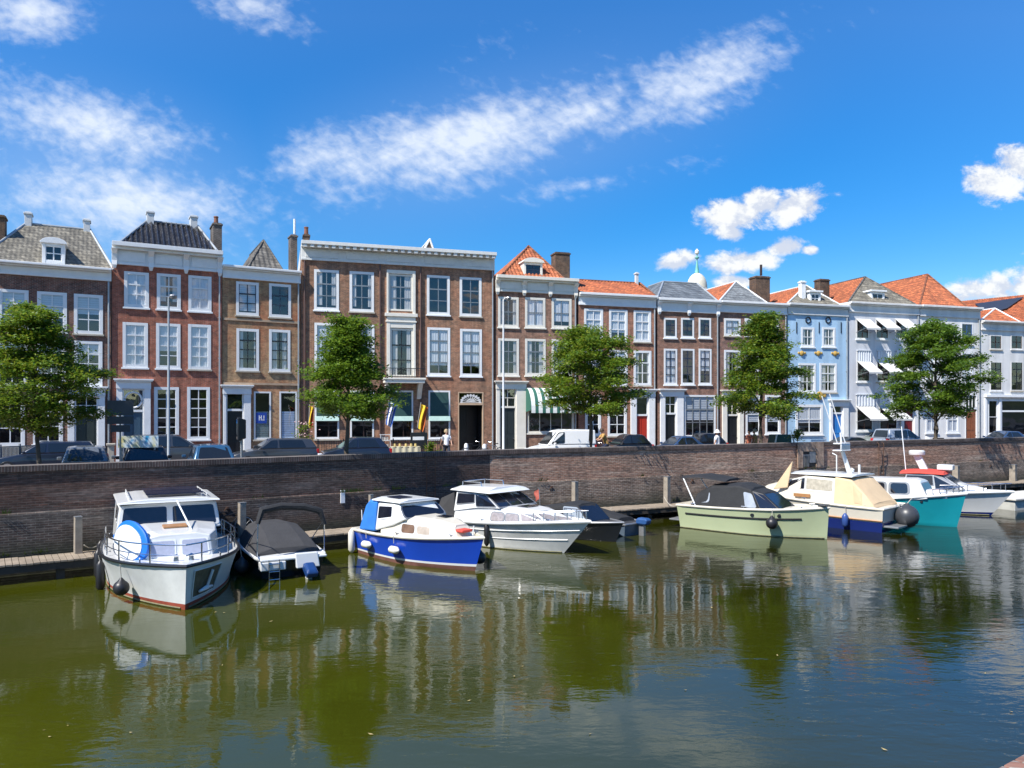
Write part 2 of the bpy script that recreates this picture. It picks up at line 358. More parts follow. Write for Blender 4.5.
nt_.links.new(t_.outputs['Object'], k_.inputs['Vector']); nt_.links.new(k_.outputs[0], b_.inputs['Base Color']); b_.inputs['Roughness'].default_value = .9
STREETG = m_
mb = MB()
la, lb, lc = WA - dL * 900 - nL * .3, WB - nL * .3, WC + dR * 900 - nR * .3
mb.face([(la.x, la.y, 0), (lb.x, lb.y, 0), (lc.x, lc.y, 0), (lc.x, 2500, 0), (-2500, 2500, 0), (-2500, la.y, 0)])
tag(mb.build('street', STREETG), kind='structure')
# near bank under the photographer
q = Vector((2.25, 3.43, 0)); nd = Vector((.83, .555, 0)).normalized(); nn = Vector((nd.y, -nd.x, 0))
NEARB = brick('near_coping_brick', (.30, .15, .10), (.24, .12, .09), (.3, .27, .24), .1, .21)
eb = empty('near_quay_wall', (q.x, q.y, 0), math.atan2(nd.y, nd.x), 'red brick coping of the near quay wall at the bottom right corner', 'quay wall')
mb = MB(); mb.box(-80, -.5, -3, 80, 0, 1.06); mb.build('wall_face', NEARB, eb)
mb = MB()
for i in range(-60, 60): mb.box(i * .11, -.52, 1.063, i * .11 + .1, .03, 1.2)
mb.build('coping', NEARB, eb, bevel=.006)
mb = MB(); mb.box(-400, -500, .9, 400, -.53, 1.1); o = mb.build('near_street', pm('near_asphalt', (.05, .05, .052), .95, .2, .5)); o.location = q; o.rotation_euler = (0, 0, math.atan2(nd.y, nd.x)); tag(o, kind='structure')

def quaymat(name, c1, c2, mortar, light, warm, dark, bump=.8):
    """Old quay brickwork: courses, long weathered bands, lime bloom and soot patches."""
    m, nt, b = newmat(name); L = nt.links; t = N(nt, 'ShaderNodeTexCoord'); s = N(nt, 'ShaderNodeSeparateXYZ'); L.new(t.outputs['Object'], s.inputs[0])
    k = N(nt, 'ShaderNodeTexBrick'); k.inputs['Scale'].default_value = 1; k.inputs['Brick Width'].default_value = .23; k.inputs['Row Height'].default_value = .075; k.inputs['Mortar Size'].default_value = .013; k.inputs['Mortar Smooth'].default_value = .2
    for n_, c_ in (('Color1', c1), ('Color2', c2), ('Mortar', mortar)): k.inputs[n_].default_value = c_ + (1,)
    c = N(nt, 'ShaderNodeCombineXYZ'); L.new(s.outputs[0], c.inputs[0]); L.new(s.outputs[2], c.inputs[1]); L.new(c.outputs[0], k.inputs['Vector'])
    def nz(sx, sz, det, seed, rough=.7):
        mp = N(nt, 'ShaderNodeMapping'); mp.inputs['Scale'].default_value = (sx, sz, 1); mp.inputs['Location'].default_value = (seed, seed * .7, 0); L.new(c.outputs[0], mp.inputs[0])
        n = N(nt, 'ShaderNodeTexNoise'); n.inputs['Scale'].default_value = 1; n.inputs['Detail'].default_value = det; n.inputs['Roughness'].default_value = rough; L.new(mp.outputs[0], n.inputs['Vector']); return n.outputs[0]
    def rng_(x, a, b_, lo, hi): r = N(nt, 'ShaderNodeMapRange'); r.inputs[1].default_value = a; r.inputs[2].default_value = b_; r.inputs[3].default_value = lo; r.inputs[4].default_value = hi; L.new(x, r.inputs[0]); return r.outputs[0]
    def mix(f, a, col, mode='MIX'):
        x = N(nt, 'ShaderNodeMix', data_type='RGBA', blend_type=mode)
        if isinstance(f, (int, float)): x.inputs[0].default_value = f
        else: L.new(f, x.inputs[0])
        L.new(a, x.inputs[6])
        if isinstance(col, tuple): x.inputs[7].default_value = col + (1,)
        else: L.new(col, x.inputs[7])
        return x.outputs[2]
    col = k.outputs['Color']
    col = mix(rng_(nz(.10, .5, 6, 3), .45, .68, 0, .7), col, warm)
    col = mix(rng_(nz(.22, 2.2, 8, 9), .50, .72, 0, .75), col, light)
    col = mix(rng_(nz(.35, .6, 7, 21), .52, .75, 0, .8), col, dark)
    col = mix(rng_(nz(1.1, .16, 5, 55, .6), .50, .66, 0, .45), col, dark)
    zz_ = N(nt, 'ShaderNodeMath', operation='MULTIPLY_ADD'); L.new(nz(.5, 1.5, 4, 77), zz_.inputs[0]); zz_.inputs[1].default_value = -1.0; L.new(s.outputs[2], zz_.inputs[2])
    col = mix(rng_(zz_.outputs[0], -1.35, -2.0, 0, .8), col, (.022, .028, .016))   # damp algae line near the water
    col = mix(1.0, col, rng_(nz(.8, 13.0, 3, 31, .5), .3, .7, .68, 1.32), 'MULTIPLY')
    col = mix(1.0, col, rng_(nz(4.2, 13.3, 1, 41, .5), .3, .7, .62, 1.38), 'MULTIPLY')
    L.new(col, b.inputs['Base Color']); b.inputs['Roughness'].default_value = .85
    bn = N(nt, 'ShaderNodeBump'); bn.invert = True; bn.inputs['Strength'].default_value = bump; bn.inputs['Distance'].default_value = .02; L.new(k.outputs['Fac'], bn.inputs['Height']); L.new(bn.outputs[0], b.inputs['Normal'])
    return m
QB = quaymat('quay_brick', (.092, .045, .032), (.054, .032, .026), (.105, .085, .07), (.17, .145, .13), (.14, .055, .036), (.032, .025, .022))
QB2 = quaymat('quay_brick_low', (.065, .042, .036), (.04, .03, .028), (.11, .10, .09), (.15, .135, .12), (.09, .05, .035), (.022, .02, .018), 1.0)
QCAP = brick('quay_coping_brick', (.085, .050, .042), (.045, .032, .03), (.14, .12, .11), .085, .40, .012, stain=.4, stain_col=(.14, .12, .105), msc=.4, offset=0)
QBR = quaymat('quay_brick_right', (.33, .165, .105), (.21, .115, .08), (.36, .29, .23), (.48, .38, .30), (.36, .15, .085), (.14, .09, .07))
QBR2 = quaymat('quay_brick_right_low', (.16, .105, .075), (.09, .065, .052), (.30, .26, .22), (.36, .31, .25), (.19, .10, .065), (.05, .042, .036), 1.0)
LEN = {'L': (WB - WA).length, 'R': (WC - WB).length}
qw = empty('quay_wall', (WB.x, WB.y, -2), 0, 'long dark brick quay wall with soldier-course coping behind the moored boats', 'quay wall')
def section(sgn, ang, length, up, low):
    s = Vector((WB.x, WB.y, 0))
    x0, x1 = (-length - 14, 0.03) if sgn < 0 else (0.0, length + 18)
    def put(o):
        o.location = (0, 0, 2); o.rotation_euler = (0, 0, ang); return o
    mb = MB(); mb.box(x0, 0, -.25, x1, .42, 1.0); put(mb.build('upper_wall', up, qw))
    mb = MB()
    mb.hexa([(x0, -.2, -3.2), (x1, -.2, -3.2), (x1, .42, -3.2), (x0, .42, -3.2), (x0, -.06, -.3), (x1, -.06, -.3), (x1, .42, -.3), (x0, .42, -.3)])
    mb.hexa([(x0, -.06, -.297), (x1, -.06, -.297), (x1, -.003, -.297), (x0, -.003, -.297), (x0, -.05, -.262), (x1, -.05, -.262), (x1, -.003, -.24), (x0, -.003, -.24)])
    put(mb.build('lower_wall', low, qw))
    mb = MB(); mb.box(x0, -.05, 1.003, x1, .46, 1.2); put(mb.build('coping', QCAP, qw, bevel=.012))
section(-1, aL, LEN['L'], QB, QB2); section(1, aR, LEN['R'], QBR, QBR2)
# framed recess with a stair gate in the wall near the blue house
gx = wall_pt(809); gate = empty('gate_recess', (gx.x, gx.y, 0), aR, 'pale brick framed recess with a grey panel set in the quay wall', 'wall recess')
PB = brick('pier_brick', (.34, .21, .14), (.25, .15, .11), (.30, .27, .22), stain=.2)
mb = MB(); mb.box(-.95, -.13, -.15, -.58, -.055, 1.23); mb.box(.45, -.13, -.15, .98, -.055, 1.23); mb.box(-.577, -.12, .72, .447, -.055, 1.22); mb.build('brick_frame', PB, gate)
mb = MB(); mb.box(-.57, -.06, -.13, .44, -.004, .71); mb.build('dark_panel', BLACKP, gate)
mb = MB(); mb.panel([(-.05, -.062, .1), (.44, -.062, .1), (.44, -.062, .7), (-.05, -.062, .7)], 0, 0, 1, 1, .004, .02, .05); mb.build('notice_panel', GREYM, gate)
mb = MB()
for i in range(5): mb.box(-.55 + i * .1, -.11, -.12, -.52 + i * .1, -.08, .5)
mb.box(-.56, -.115, .5, -.05, -.075, .55); mb.build('barred_gate', GREYM, gate)

# jetty
WOOD = pm('weathered_planks', (.25, .205, .155), .85, .3, 2.2, .3)
WOODD = pm('dark_wet_timber', (.045, .038, .032), .8, .35, 3, .3)
POSTM = pm('grey_mooring_timber', (.27, .235, .19), .85, .3, 4, .4)
jt = empty('wooden_jetty', (WB.x, WB.y, WATER), 0, 'low weathered plank jetty running along the foot of the quay wall', 'jetty')
def jetty(sgn, ang, length):
    x0, x1 = (-length - 12, .0) if sgn < 0 else (.02, length + 10)
    def put(o): o.location = (0, 0, -WATER); o.rotation_euler = (0, 0, ang)
    mb = MB(); x = x0; rr = random.Random(3)
    while x < x1 - .16:
        dz = rr.uniform(-.008, .008); mb.box(x, -1.52 + rr.uniform(-.02, .02), DOCK - .05 + dz, x + .155, -.24, DOCK + dz); x += .17
    put(mb.build('deck_planks', WOOD, jt))
    mb = MB(); mb.box(x0, -1.48, DOCK - .26, x1, -1.38, DOCK - .064); mb.box(x0, -.45, DOCK - .26, x1, -.37, DOCK - .064); put(mb.build('edge_beam', WOODD, jt))
    k = 0; x = x1 - .5
    while x > x0:
        mb = MB(); mb.box(x - .11, -1.37, -3.4, x + .11, -1.15, DOCK - .07); put(mb.build('pile', WOODD, jt)); x -= 2.6
jetty(-1, aL, LEN['L']); jetty(1, aR, LEN['R'])
def post(px, y0, y1, w, label, white=False, off=.5):
    k = (px - CX) / F; (S_, D_, N_) = (WB, dL, nL) if px < 490 else (WB, dR, nR)
    q_ = S_ + N_ * off; t = (k * q_.y - q_.x) / (D_.x - k * D_.y); Y = q_.y + t * D_.y; p = Vector((k * Y, Y, DOCK)); h = PZ(y0, Y) - DOCK
    o = empty('mooring_post', (p.x, p.y, DOCK), aL + .1, label, 'mooring post', 'mooring posts along the jetty')
    mb = MB(); a = w / 2
    mb.hexa([(-a, -a, -.4), (a, -a, -.4), (a, a, -.4), (-a, a, -.4), (-a * .92, -a * .92, h), (a * .92, -a * .92, h), (a * .92, a * .92, h), (-a * .92, a * .92, h)])
    mb.build('shaft', WHITE if white else POSTM, o, bevel=.015)
    mb = MB(); mb.box(-a * .97, -a * .97, h + .002, a * .97, a * .97, h + .03); mb.build('cap', GREYM, o, bevel=.01)
post(78, 517, 549, .22, 'grey timber mooring post standing alone left of the white cruiser with the paddleboard')
post(242, 503, 540, .24, 'grey timber mooring post between the bicycle and the black covered motorboat')
k = (342 - CX) / F; q_ = WB + nL * .03; t_w = (k * q_.y - q_.x) / (dL.x - k * dL.y); Yw = q_.y + t_w * dL.y
o = empty('wall_marker', (k * Yw, Yw, PZ(503, Yw)), aL, 'small white marker board fixed to the quay wall left of the blue cabin boat', 'marker board'); hm = 13 / F * Yw
mb = MB(); mb.box(-.09, -.09, 0, .09, -.05, hm); mb.build('board', WHITE, o, bevel=.01); mb = MB(); mb.box(-.03, -.0495, .02, .03, .028, hm - .02); mb.build('batten', WOODD, o)
post(371, 495, 524, .16, 'thin post rising behind the stern of the blue cabin boat')
post(575, 482, 513, .24, 'timber mooring post behind the dark runabout with the raked windscreen')
post(667, 477, 506, .26, 'pale timber mooring post left of the green sloop')
post(956, 466, 490, .34, 'broad mooring post behind the white motorboat with the red canopy')
post(1013, 465, 487, .36, 'mooring post nearest the right edge of the photo')

# unseen tree belt added behind the camera to block the horizon from pane reflections
q = Vector((2.25, 3.43, 0))
mb = MB(); rw = random.Random(8)
def wood(u, v):
    s_ = -420 + 840 * u; bk_ = 62 + 60 * v; hgt = 9.5 * (1 - (2 * v - 1) ** 4) * (.8 + .2 * math.sin(s_ * .13) + .12 * math.sin(s_ * .41 + 1) + .1 * math.sin(s_ * .9 + bk_)) + rw.uniform(-.4, .4)
    p_ = q + nd * s_ + nn * bk_; return (p_.x, p_.y, .9 + max(0, hgt))
mb.grid(wood, 220, 10); tag(mb.build('added_woods', pm('added_foliage', (.03, .05, .02), .9, .4, .6), fix=False), 'unseen belt of dark trees added on the near bank to darken pane reflections', 'added_woods', kind='stuff')
# ladders, rings and weeds on the quay wall
for px_ in (430, 880):
    S_, D_, N_, an = (WB, dL, nL, aL) if px_ < 490 else (WB, dR, nR, aR)
    k = (px_ - CX) / F; q_ = S_ + N_ * .08; t_w = (k * q_.y - q_.x) / (D_.x - k * D_.y); p_ = q_ + D_ * t_w
    o = empty('wall_ladder', (p_.x, p_.y, DOCK), an, 'rusty iron ladder on the quay wall ' + ('behind the white hardtop cruiser' if px_ < 490 else 'behind the teal cabin boat'), 'ladder', 'iron ladders on the quay wall')
    RUST = pm('rusty_iron', (.10, .05, .03), .85, .4, 6)
    mb = MB(); [mb.tube([(x, -.08, .1), (x, -.08, 2.6), (x, .05, 2.66)], .02, 6) for x in (-.2, .2)]; mb.build('side_rail', RUST, o)
    mb = MB(); [mb.tube([(-.2, -.08, .25 + .28 * i), (.2, -.08, .25 + .28 * i)], .014, 5) for i in range(9)]; mb.build('rung', RUST, o)
for i_ in range(9):
    sgn = -1 if i_ < 4 else 1; d_ = (4 - i_) * 7.0 - 3 if sgn < 0 else (i_ - 4) * 8.0 + 3
    D_, an = (dL, aL) if sgn < 0 else (dR, aR); off = D_ * (sgn * d_)
    mb = MB(); mb.tube([(sgn * d_ + .09 * math.cos(a * .524), -.09 - .02 * math.sin(a * .524), -.62 + .09 * math.sin(a * .524)) for a in range(12)], .014, 5, closed=True); mb.box(sgn * d_ - .04, -.12, -.56, sgn * d_ + .04, -.06, -.48)
    o = mb.build('mooring_ring', pm('rusty_iron', (.10, .05, .03)), qw); o.location = (0, 0, 2); o.rotation_euler = (0, 0, an)
mb = MB(); rw = random.Random(21)
for i_ in range(70):
    L_ = rw.random() < .5; D_, N_ = (dL, nL) if L_ else (dR, nR); s_ = rw.uniform(.5, LEN['L'] + 3 if L_ else LEN['R']); p_ = WB + D_ * (-s_ if L_ else s_) + N_ * .08 + Vector((0, 0, rw.choice((-.23, -.23, DOCK + .05))))
    for _ in range(rw.randint(8, 26)):
        a = p_ + D_ * rw.gauss(0, .14) + N_ * rw.uniform(0, .06); t_ = a + D_ * rw.gauss(0, .06) + N_ * rw.uniform(.03, .12) + Vector((0, 0, rw.uniform(.03, .22))); w_ = D_ * .018
        mb.face([a - w_, a + w_, t_])
tag(mb.build('wall_weeds', pm('wall_weed_green', (.07, .11, .02), .8, .4, 3), fix=False), 'small green weeds growing from ledges of the quay wall', 'weeds', kind='stuff')
mb = MB()
for i_ in range(26):
    p_ = Vector((rw.uniform(-8, 11), rw.uniform(11, 20), WATER + .012)); a = rw.uniform(0, 6.3); u_ = Vector((math.cos(a), math.sin(a), 0)) * rw.uniform(.02, .055); v_ = Vector((-u_.y, u_.x, 0)) * .45
    mb.face([p_ - u_, p_ + v_, p_ + u_ + Vector((0, 0, .01)), p_ - v_])
tag(mb.build('floating_leaves', pm('fallen_leaf', (.30, .24, .10), .7, .4, 4), fix=False), 'scattered fallen leaves floating on the green water', 'leaves', kind='stuff')
# ------------------------------------------------------------------ houses
HB = Vector((PX(301, 47), 47, 0))                       # bend of the house row
def hline(px, seg):
    a = R(28) if seg == 'L' else R(17)
    c, s = math.cos(a), math.sin(a); k = (px - CX) / F
    t = (k * HB.y - HB.x) / (c - k * s)
    return t, a
class House:
    def __init__(s, x0, x1, seg, name, label, wall, ycor, yfri, depth=9.5, cat='house', side=None):
        s.t0, s.a = hline(x0, seg); t1, _ = hline(x1, seg); s.seg = seg
        s.W = t1 - s.t0 - .006
        c, sn = math.cos(s.a), math.sin(s.a)
        s.org = Vector((HB.x + c * s.t0, HB.y + sn * s.t0, 0))
        s.root = empty(name, s.org, s.a, label, cat, 'old canal houses along the quay')
        s.depth = depth; s.wallm = wall; s.open = []
        s.cx = (x0 + x1) / 2
        s.Hc = s.uz(s.cx, ycor)[1]; s.H = s.uz(s.cx, yfri)[1]
        s.rng = random.Random(int(x0 * 7 + 3)); s.side = side or wall; s.pipe = ZINC
    def uz(s, px, py, back=0.0):
        c, sn = math.cos(s.a), math.sin(s.a); k = (px - CX) / F
        ox, oy = s.org.x - sn * back, s.org.y + c * back
        t = (k * oy - ox) / (c - k * sn); Y = oy + t * sn
        return t, PZ(py, Y)
    def rect(s, x0, y0, x1, y1):
        u0, _ = s.uz(x0, y0); u1, _ = s.uz(x1, y0); cx = (x0 + x1) / 2
        _, za = s.uz(cx, y0); _, zb = s.uz(cx, y1)
        return max(u0, .12), max(zb, .02), min(u1, s.W - .12), za
    def hole(s, r): s.open.append(r)
    # --- a sash window: cols x rows of panes
    def window(s, x0, y0, x1, y1, cols=2, rows=3, frame=None, bar=None, cur='net', fw=.16, sill=True, name='window', curh=1.0, arch=False, trans=None, barw=.05, z=None):
        frame = frame or WHITE; bar = bar or frame
        u0, z0, u1, z1 = s.rect(x0, y0, x1, y1)
        if z: z0, z1 = z
        s.hole((u0, z0, u1, z1)); o = s.frame_in(u0, z0, u1, z1, cols, rows, frame, bar, fw, name, trans, barw)
        if sill:
            mb = MB(); mb.box(u0 - .06, -.09, z0 - .10, u1 + .06, -.004, z0 - .003); mb.build('sill', frame if s.rng.random() < .7 else STONE, o, bevel=.01)
        s.fill(o, u0 + fw * .6, z0 + fw * .6, u1 - fw * .6, z1 - fw * .6, cur, curh)
        return o
    def frame_in(s, u0, z0, u1, z1, cols, rows, frame, bar, fw, name, trans=None, barw=.05):
        mb = MB(); g = .004
        mb.box(u0 + g, -.025, z0 + g, u0 + fw, .09, z1 - g); mb.box(u1 - fw, -.025, z0 + g, u1 - g, .09, z1 - g)
        mb.box(u0 + fw + .001, -.02, z0 + g, u1 - fw - .001, .11, z0 + fw * 1.1); mb.box(u0 + fw + .001, -.02, z1 - fw, u1 - fw - .001, .11, z1 - g)
        a0, a1, b0, b1 = u0 + fw, u1 - fw, z0 + fw * 1.1, z1 - fw
        for i in range(1, cols):
            x = a0 + (a1 - a0) * i / cols; mb.box(x - barw / 2, .002, b0 - .01, x + barw / 2, .04, b1 + .01, 1)
        zs = [b0 + (b1 - b0) * j / rows for j in range(1, rows)]
        for j, zz in enumerate(zs):
            wv = barw * (1.5 if rows in (3, 4) and j == len(zs) - 1 else 1); mb.box(a0 - .01, -.002, zz - wv / 2, a1 + .01, .036, zz + wv / 2, 1)
        if trans: mb.box(a0 - .01, .0, trans - .06, a1 + .01, .1, trans + .06, 0)
        mb.box(a0 - .002, -.006, b0 - .002, a0 + .035, .07, b1 + .002, 1); mb.box(a1 - .035, -.006, b0 - .002, a1 + .002, .07, b1 + .002, 1)
        return mb.build(name, [frame, bar], s.root)
    def fill(s, o, u0, z0, u1, z1, cur, curh=1.0, back=True):
        mb = MB(); mb.face([(u0, .024, z0), (u1, .024, z0), (u1, .024, z1), (u0, .024, z1)]); mb.build('pane', GLASS, o, fix=False)
        rg = s.rng; h = z1 - z0
        if cur in ('net', 'sheer') and curh == 1.0: curh = rg.choice((1.0, 1.0, 1.0, .97, .8, .62)); cur = 'split' if rg.random() < .12 else cur
        if cur in ('net', 'drape', 'split', 'sheer'):
            m = NET if cur in ('net', 'sheer') else DRAPE
            ph = rg.uniform(0, 6); n = int((u1 - u0) / .045)
            zb = z1 - h * curh
            mb = MB()
            def fold(a, b_): return lambda u, v: (a + (b_ - a) * u, .055 + .007 * math.sin((a + (b_ - a) * u) * 38 + ph) + .004 * math.sin((a + (b_ - a) * u) * 71), zb + (z1 - zb) * v)
            if cur in ('net', 'sheer'): mb.grid(fold(u0, u1), n, 1)
            else:
                w = (u1 - u0) * rg.uniform(.24, .4)
                mb.grid(fold(u0, u0 + w), max(6, n // 3), 1); mb.grid(fold(u1 - w * rg.uniform(.6, 1), u1), max(6, n // 3), 1)
            mb.build('curtain', m, o, fix=False)
        elif cur == 'blind':
            mb = MB(); zb = z1 - h * curh
            k = max(2, int((z1 - zb) / .12))
            for i in range(k): mb.hexa([(u0, .05, zb + (z1 - zb) * i / k), (u1, .05, zb + (z1 - zb) * i / k), (u1, .055, zb + (z1 - zb) * i / k), (u0, .055, zb + (z1 - zb) * i / k), (u0, .066, zb + (z1 - zb) * (i + 1) / k - .004), (u1, .066, zb + (z1 - zb) * (i + 1) / k - .004), (u1, .071, zb + (z1 - zb) * (i + 1) / k - .004), (u0, .071, zb + (z1 - zb) * (i + 1) / k - .004)])
            mb.build('blind', BLIND, o)
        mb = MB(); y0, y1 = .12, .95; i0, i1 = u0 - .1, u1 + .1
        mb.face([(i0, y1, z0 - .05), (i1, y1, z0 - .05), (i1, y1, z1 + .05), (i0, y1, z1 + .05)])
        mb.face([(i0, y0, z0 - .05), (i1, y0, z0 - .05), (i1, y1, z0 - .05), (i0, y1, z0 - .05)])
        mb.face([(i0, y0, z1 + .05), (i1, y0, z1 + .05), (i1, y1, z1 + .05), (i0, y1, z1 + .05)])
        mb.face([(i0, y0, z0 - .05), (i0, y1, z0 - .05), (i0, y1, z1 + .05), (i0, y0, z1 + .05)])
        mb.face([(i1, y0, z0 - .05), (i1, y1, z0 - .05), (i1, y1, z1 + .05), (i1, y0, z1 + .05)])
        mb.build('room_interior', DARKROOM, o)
    # --- a door with fanlight and surround
    def door(s, x0, x1, yfan, yleaf, leaf, sx0=None, sx1=None, ytop=None, surround=None, cols=2, rows=2, light='grid', panels=True, label=None, rec=0):
        u0, _, u1, zf = s.rect(x0, yfan, x1, 445); cx = (x0 + x1) / 2; zl = s.uz(cx, yleaf)[1]
        surround = surround or WHITE
        s.hole((u0, .03, u1, zf))
        mb = MB(); g = .004; fw = .07
        mb.box(u0 + g, -.02, .04, u0 + fw, .14, zf - g); mb.box(u1 - fw, -.02, .04, u1 - g, .14, zf - g)
        mb.box(u0 + fw + .001, -.015, zf - fw, u1 - fw - .001, .14, zf - g); mb.box(u0 + fw + .001, -.03, zl, u1 - fw - .001, .14, zl + .13)
        fr = mb.build('door_frame', surround, s.root)
        a0, a1 = u0 + fw + .003, u1 - fw - .003
        mb = MB(); mb.box(a0, .06, .16, a1, .11, zl - .004)
        if panels:
            w = (a1 - a0); h = zl - .16
            for (p0, q0, p1, q1) in ((.12, .06, .46, .34), (.54, .06, .88, .34), (.12, .42, .46, .92), (.54, .42, .88, .92)):
                mb.panel([(a0, .06, .16), (a1, .06, .16), (a1, .06, zl), (a0, .06, zl)], p0, q0, p1, q1, .002, .02, .03)
        d = mb.build('door', leaf, s.root, bevel=.006)
        mb = MB(); mb.lathe([(.012, 0), (.012, .05), (.035, .055), (.03, .09)], 10, (a1 - .12, .06, 1.1), axis='y')
        for vv in range(len(mb.v)): x, y, z = mb.v[vv]; mb.v[vv] = (x, .12 - y - .005, z)
        mb.build('handle', STEEL, d)
        d.location.y = rec
        if label: d['label'] = label
        # fanlight
        mb = MB()
        mb.box(u0 + fw, .068, zl + .13, u1 - fw, .074, zf - fw); p = mb.build('fanlight', GLASS, s.root)
        b0, b1 = zl + .132, zf - fw
        mb = MB()
        if light == 'grid':
            for i in range(1, cols): x = a0 + (a1 - a0) * i / cols; mb.box(x - .02, .04, b0, x + .02, .085, b1)
            for j in range(1, rows): zz = b0 + (b1 - b0) * j / rows; mb.box(a0, .036, zz - .02, a1, .08, zz + .02)
        elif light == 'ring':
            c_ = ((a0 + a1) / 2, .03, (b0 + b1) / 2); rr = min(a1 - a0, b1 - b0) * .46
            mb.tube([(c_[0] + rr * math.cos(a * math.pi / 12), .03, c_[2] + rr * math.sin(a * math.pi / 12)) for a in range(24)], .06, 6, closed=True)
            mb.box(c_[0] - .02, .04, b0, c_[0] + .02, .08, b0 + .12); mb.box(c_[0] - .02, .04, b1 - .12, c_[0] + .02, .08, b1)
        elif light == 'fan':
            c_ = Vector(((a0 + a1) / 2, .03, b0 + .04)); hh = b1 - b0 - .08; ww = (a1 - a0) / 2 - .05
            for i in range(11):
                a = math.pi * i / 10; e = c_ + Vector((ww * math.cos(a), 0, hh * math.sin(a))); mb.tube([c_, e], .022, 5)
                mb.lathe([(.01, -.02), (.09, -.015), (.09, .015), (.01, .02)], 8, e - Vector((.12 * math.cos(a), 0, .12 * math.sin(a))), axis='y')
            mb.tube([c_ + Vector((.25 * math.cos(math.pi * i / 10), 0, .2 * math.sin(math.pi * i / 10))) for i in range(11)], .03, 5)
        else: mb.box(a0, .04, (b0 + b1) / 2 - .015, a1, .08, (b0 + b1) / 2 + .015)
        mb.build('glazing_bar', surround if light != 'fan' else GREYW, p)
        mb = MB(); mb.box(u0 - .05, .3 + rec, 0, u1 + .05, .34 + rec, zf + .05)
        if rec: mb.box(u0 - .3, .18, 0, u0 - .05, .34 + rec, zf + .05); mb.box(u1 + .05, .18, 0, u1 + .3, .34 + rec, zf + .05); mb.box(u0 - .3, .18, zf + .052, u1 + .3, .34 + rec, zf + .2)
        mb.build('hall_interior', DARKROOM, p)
        mb = MB(); mb.box(u0 - .1, -.5, .0, u1 + .1, -.003, .15); mb.build('doorstep', STONE, s.root, bevel=.015)
        if sx0 is not None:
            w0, _ = s.uz(sx0, 400); w1, _ = s.uz(sx1, 400); w0, w1 = max(w0, .03), min(w1, s.W - .03); zt = s.uz(cx, ytop)[1]
            mb = MB(); e = .005
            mb.box(w0, -.12, .02, u0 - e, -.004, zt - .55); mb.box(u1 + e, -.12, .02, w1, -.004, zt - .55)
            if zt - .55 > zf: mb.box(u0 - e + .001, -.06, zf + .003, u1 + e - .001, -.004, zt - .552)
            mb.box(w0 - .03, -.15, .02, u0 - e + .0, -.122, .45); mb.box(u1 + e, -.15, .02, w1 + .03, -.122, .45)
            mb.box(w0 - .02, -.16, zt - .548, w1 + .02, -.004, zt - .16)
            mb.box(w0 - .10, -.26, zt - .158, w1 + .10, -.004, zt - .08); mb.box(w0 - .15, -.34, zt - .078, w1 + .15, -.004, zt)
            mb.build('door_surround', surround, s.root, bevel=.012)
        return d
    # --- brick shell with the openings cut out
    def shell(s):
        us = sorted({0.0, s.W} | {r[0] for r in s.open} | {r[2] for r in s.open})
        zs = sorted({0.0, s.H} | {r[1] for r in s.open} | {min(r[3], s.H) for r in s.open})
        mb = MB()
        for i in range(len(us) - 1):
            for j in range(len(zs) - 1):
                if us[i + 1] - us[i] < 1e-5 or zs[j + 1] - zs[j] < 1e-5: continue
                cu_, cz = (us[i] + us[i + 1]) / 2, (zs[j] + zs[j + 1]) / 2
                if any(r[0] < cu_ < r[2] and r[1] < cz < r[3] for r in s.open): continue
                mb.face([(us[i], 0, zs[j]), (us[i + 1], 0, zs[j]), (us[i + 1], 0, zs[j + 1]), (us[i], 0, zs[j + 1])])
        for r in s.open:
            a, b_, c, d = r; y = .16
            mb.face([(a, 0, b_), (a, y, b_), (a, y, d), (a, 0, d)]); mb.face([(c, y, b_), (c, 0, b_), (c, 0, d), (c, y, d)])
            mb.face([(a, y, d), (c, y, d), (c, 0, d), (a, 0, d)]); mb.face([(a, 0, b_), (c, 0, b_), (c, y, b_), (a, y, b_)])
        D = s.depth; w = s.W; h = s.H
        mb.face([(0, D, 0), (0, 0, 0), (0, 0, h), (0, D, h)], 1); mb.face([(w, 0, 0), (w, D, 0), (w, D, h), (w, 0, h)], 1)
        mb.face([(w, D, 0), (0, D, 0), (0, D, h), (w, D, h)], 1)
        o = mb.build('wall', [s.wallm, s.side], s.root, fix=False)
        if s.pipe:
            pb = MB(); pb.tube([(s.W - .14, -.075, .15), (s.W - .14, -.075, s.H - .25), (s.W - .14, -.03, s.H - .05)], .05, 8)
            for zz in (1.2, 3.6, 6.0, 8.4):
                if zz < s.H - .5: pb.box(s.W - .21, -.085, zz, s.W - .07, -.003, zz + .05)
            pb.build('downpipe', s.pipe, s.root)
        bm_ = bmesh.new(); bm_.from_mesh(o.data); bmesh.ops.remove_doubles(bm_, verts=bm_.verts, dist=1e-5); bm_.to_mesh(o.data); bm_.free()
        return o
    # --- cornice: frieze board, mouldings, optional brackets or dentils
    def cornice(s, m=None, proj=.42, brackets=0, dentil=0, gut=None, panels=0):
        m = m or WHITE; mb = MB(); h0, h1 = s.H, s.Hc; hh = h1 - h0; w = s.W
        mb.box(0, -.07, h0 + .002, w, s.depth, h1 - hh * .32)
        mb.box(-.02 * 0, -.12, h0 - .05, w, -.002, h0 + .08)
        mb.box(0.0, -proj * .6, h1 - hh * .318, w, s.depth, h1 - hh * .2)
        mb.box(-.0, -proj, h1 - hh * .198, w, s.depth + .05, h1)
        if panels:
            for i in range(panels):
                a0, a1 = w * i / panels + .25, w * (i + 1) / panels - .25
                mb.panel([(a0, -.07, h0 + .14), (a1, -.07, h0 + .14), (a1, -.07, h1 - hh * .4), (a0, -.07, h1 - hh * .4)], 0, 0, 1, 1, .002, .03, .02)
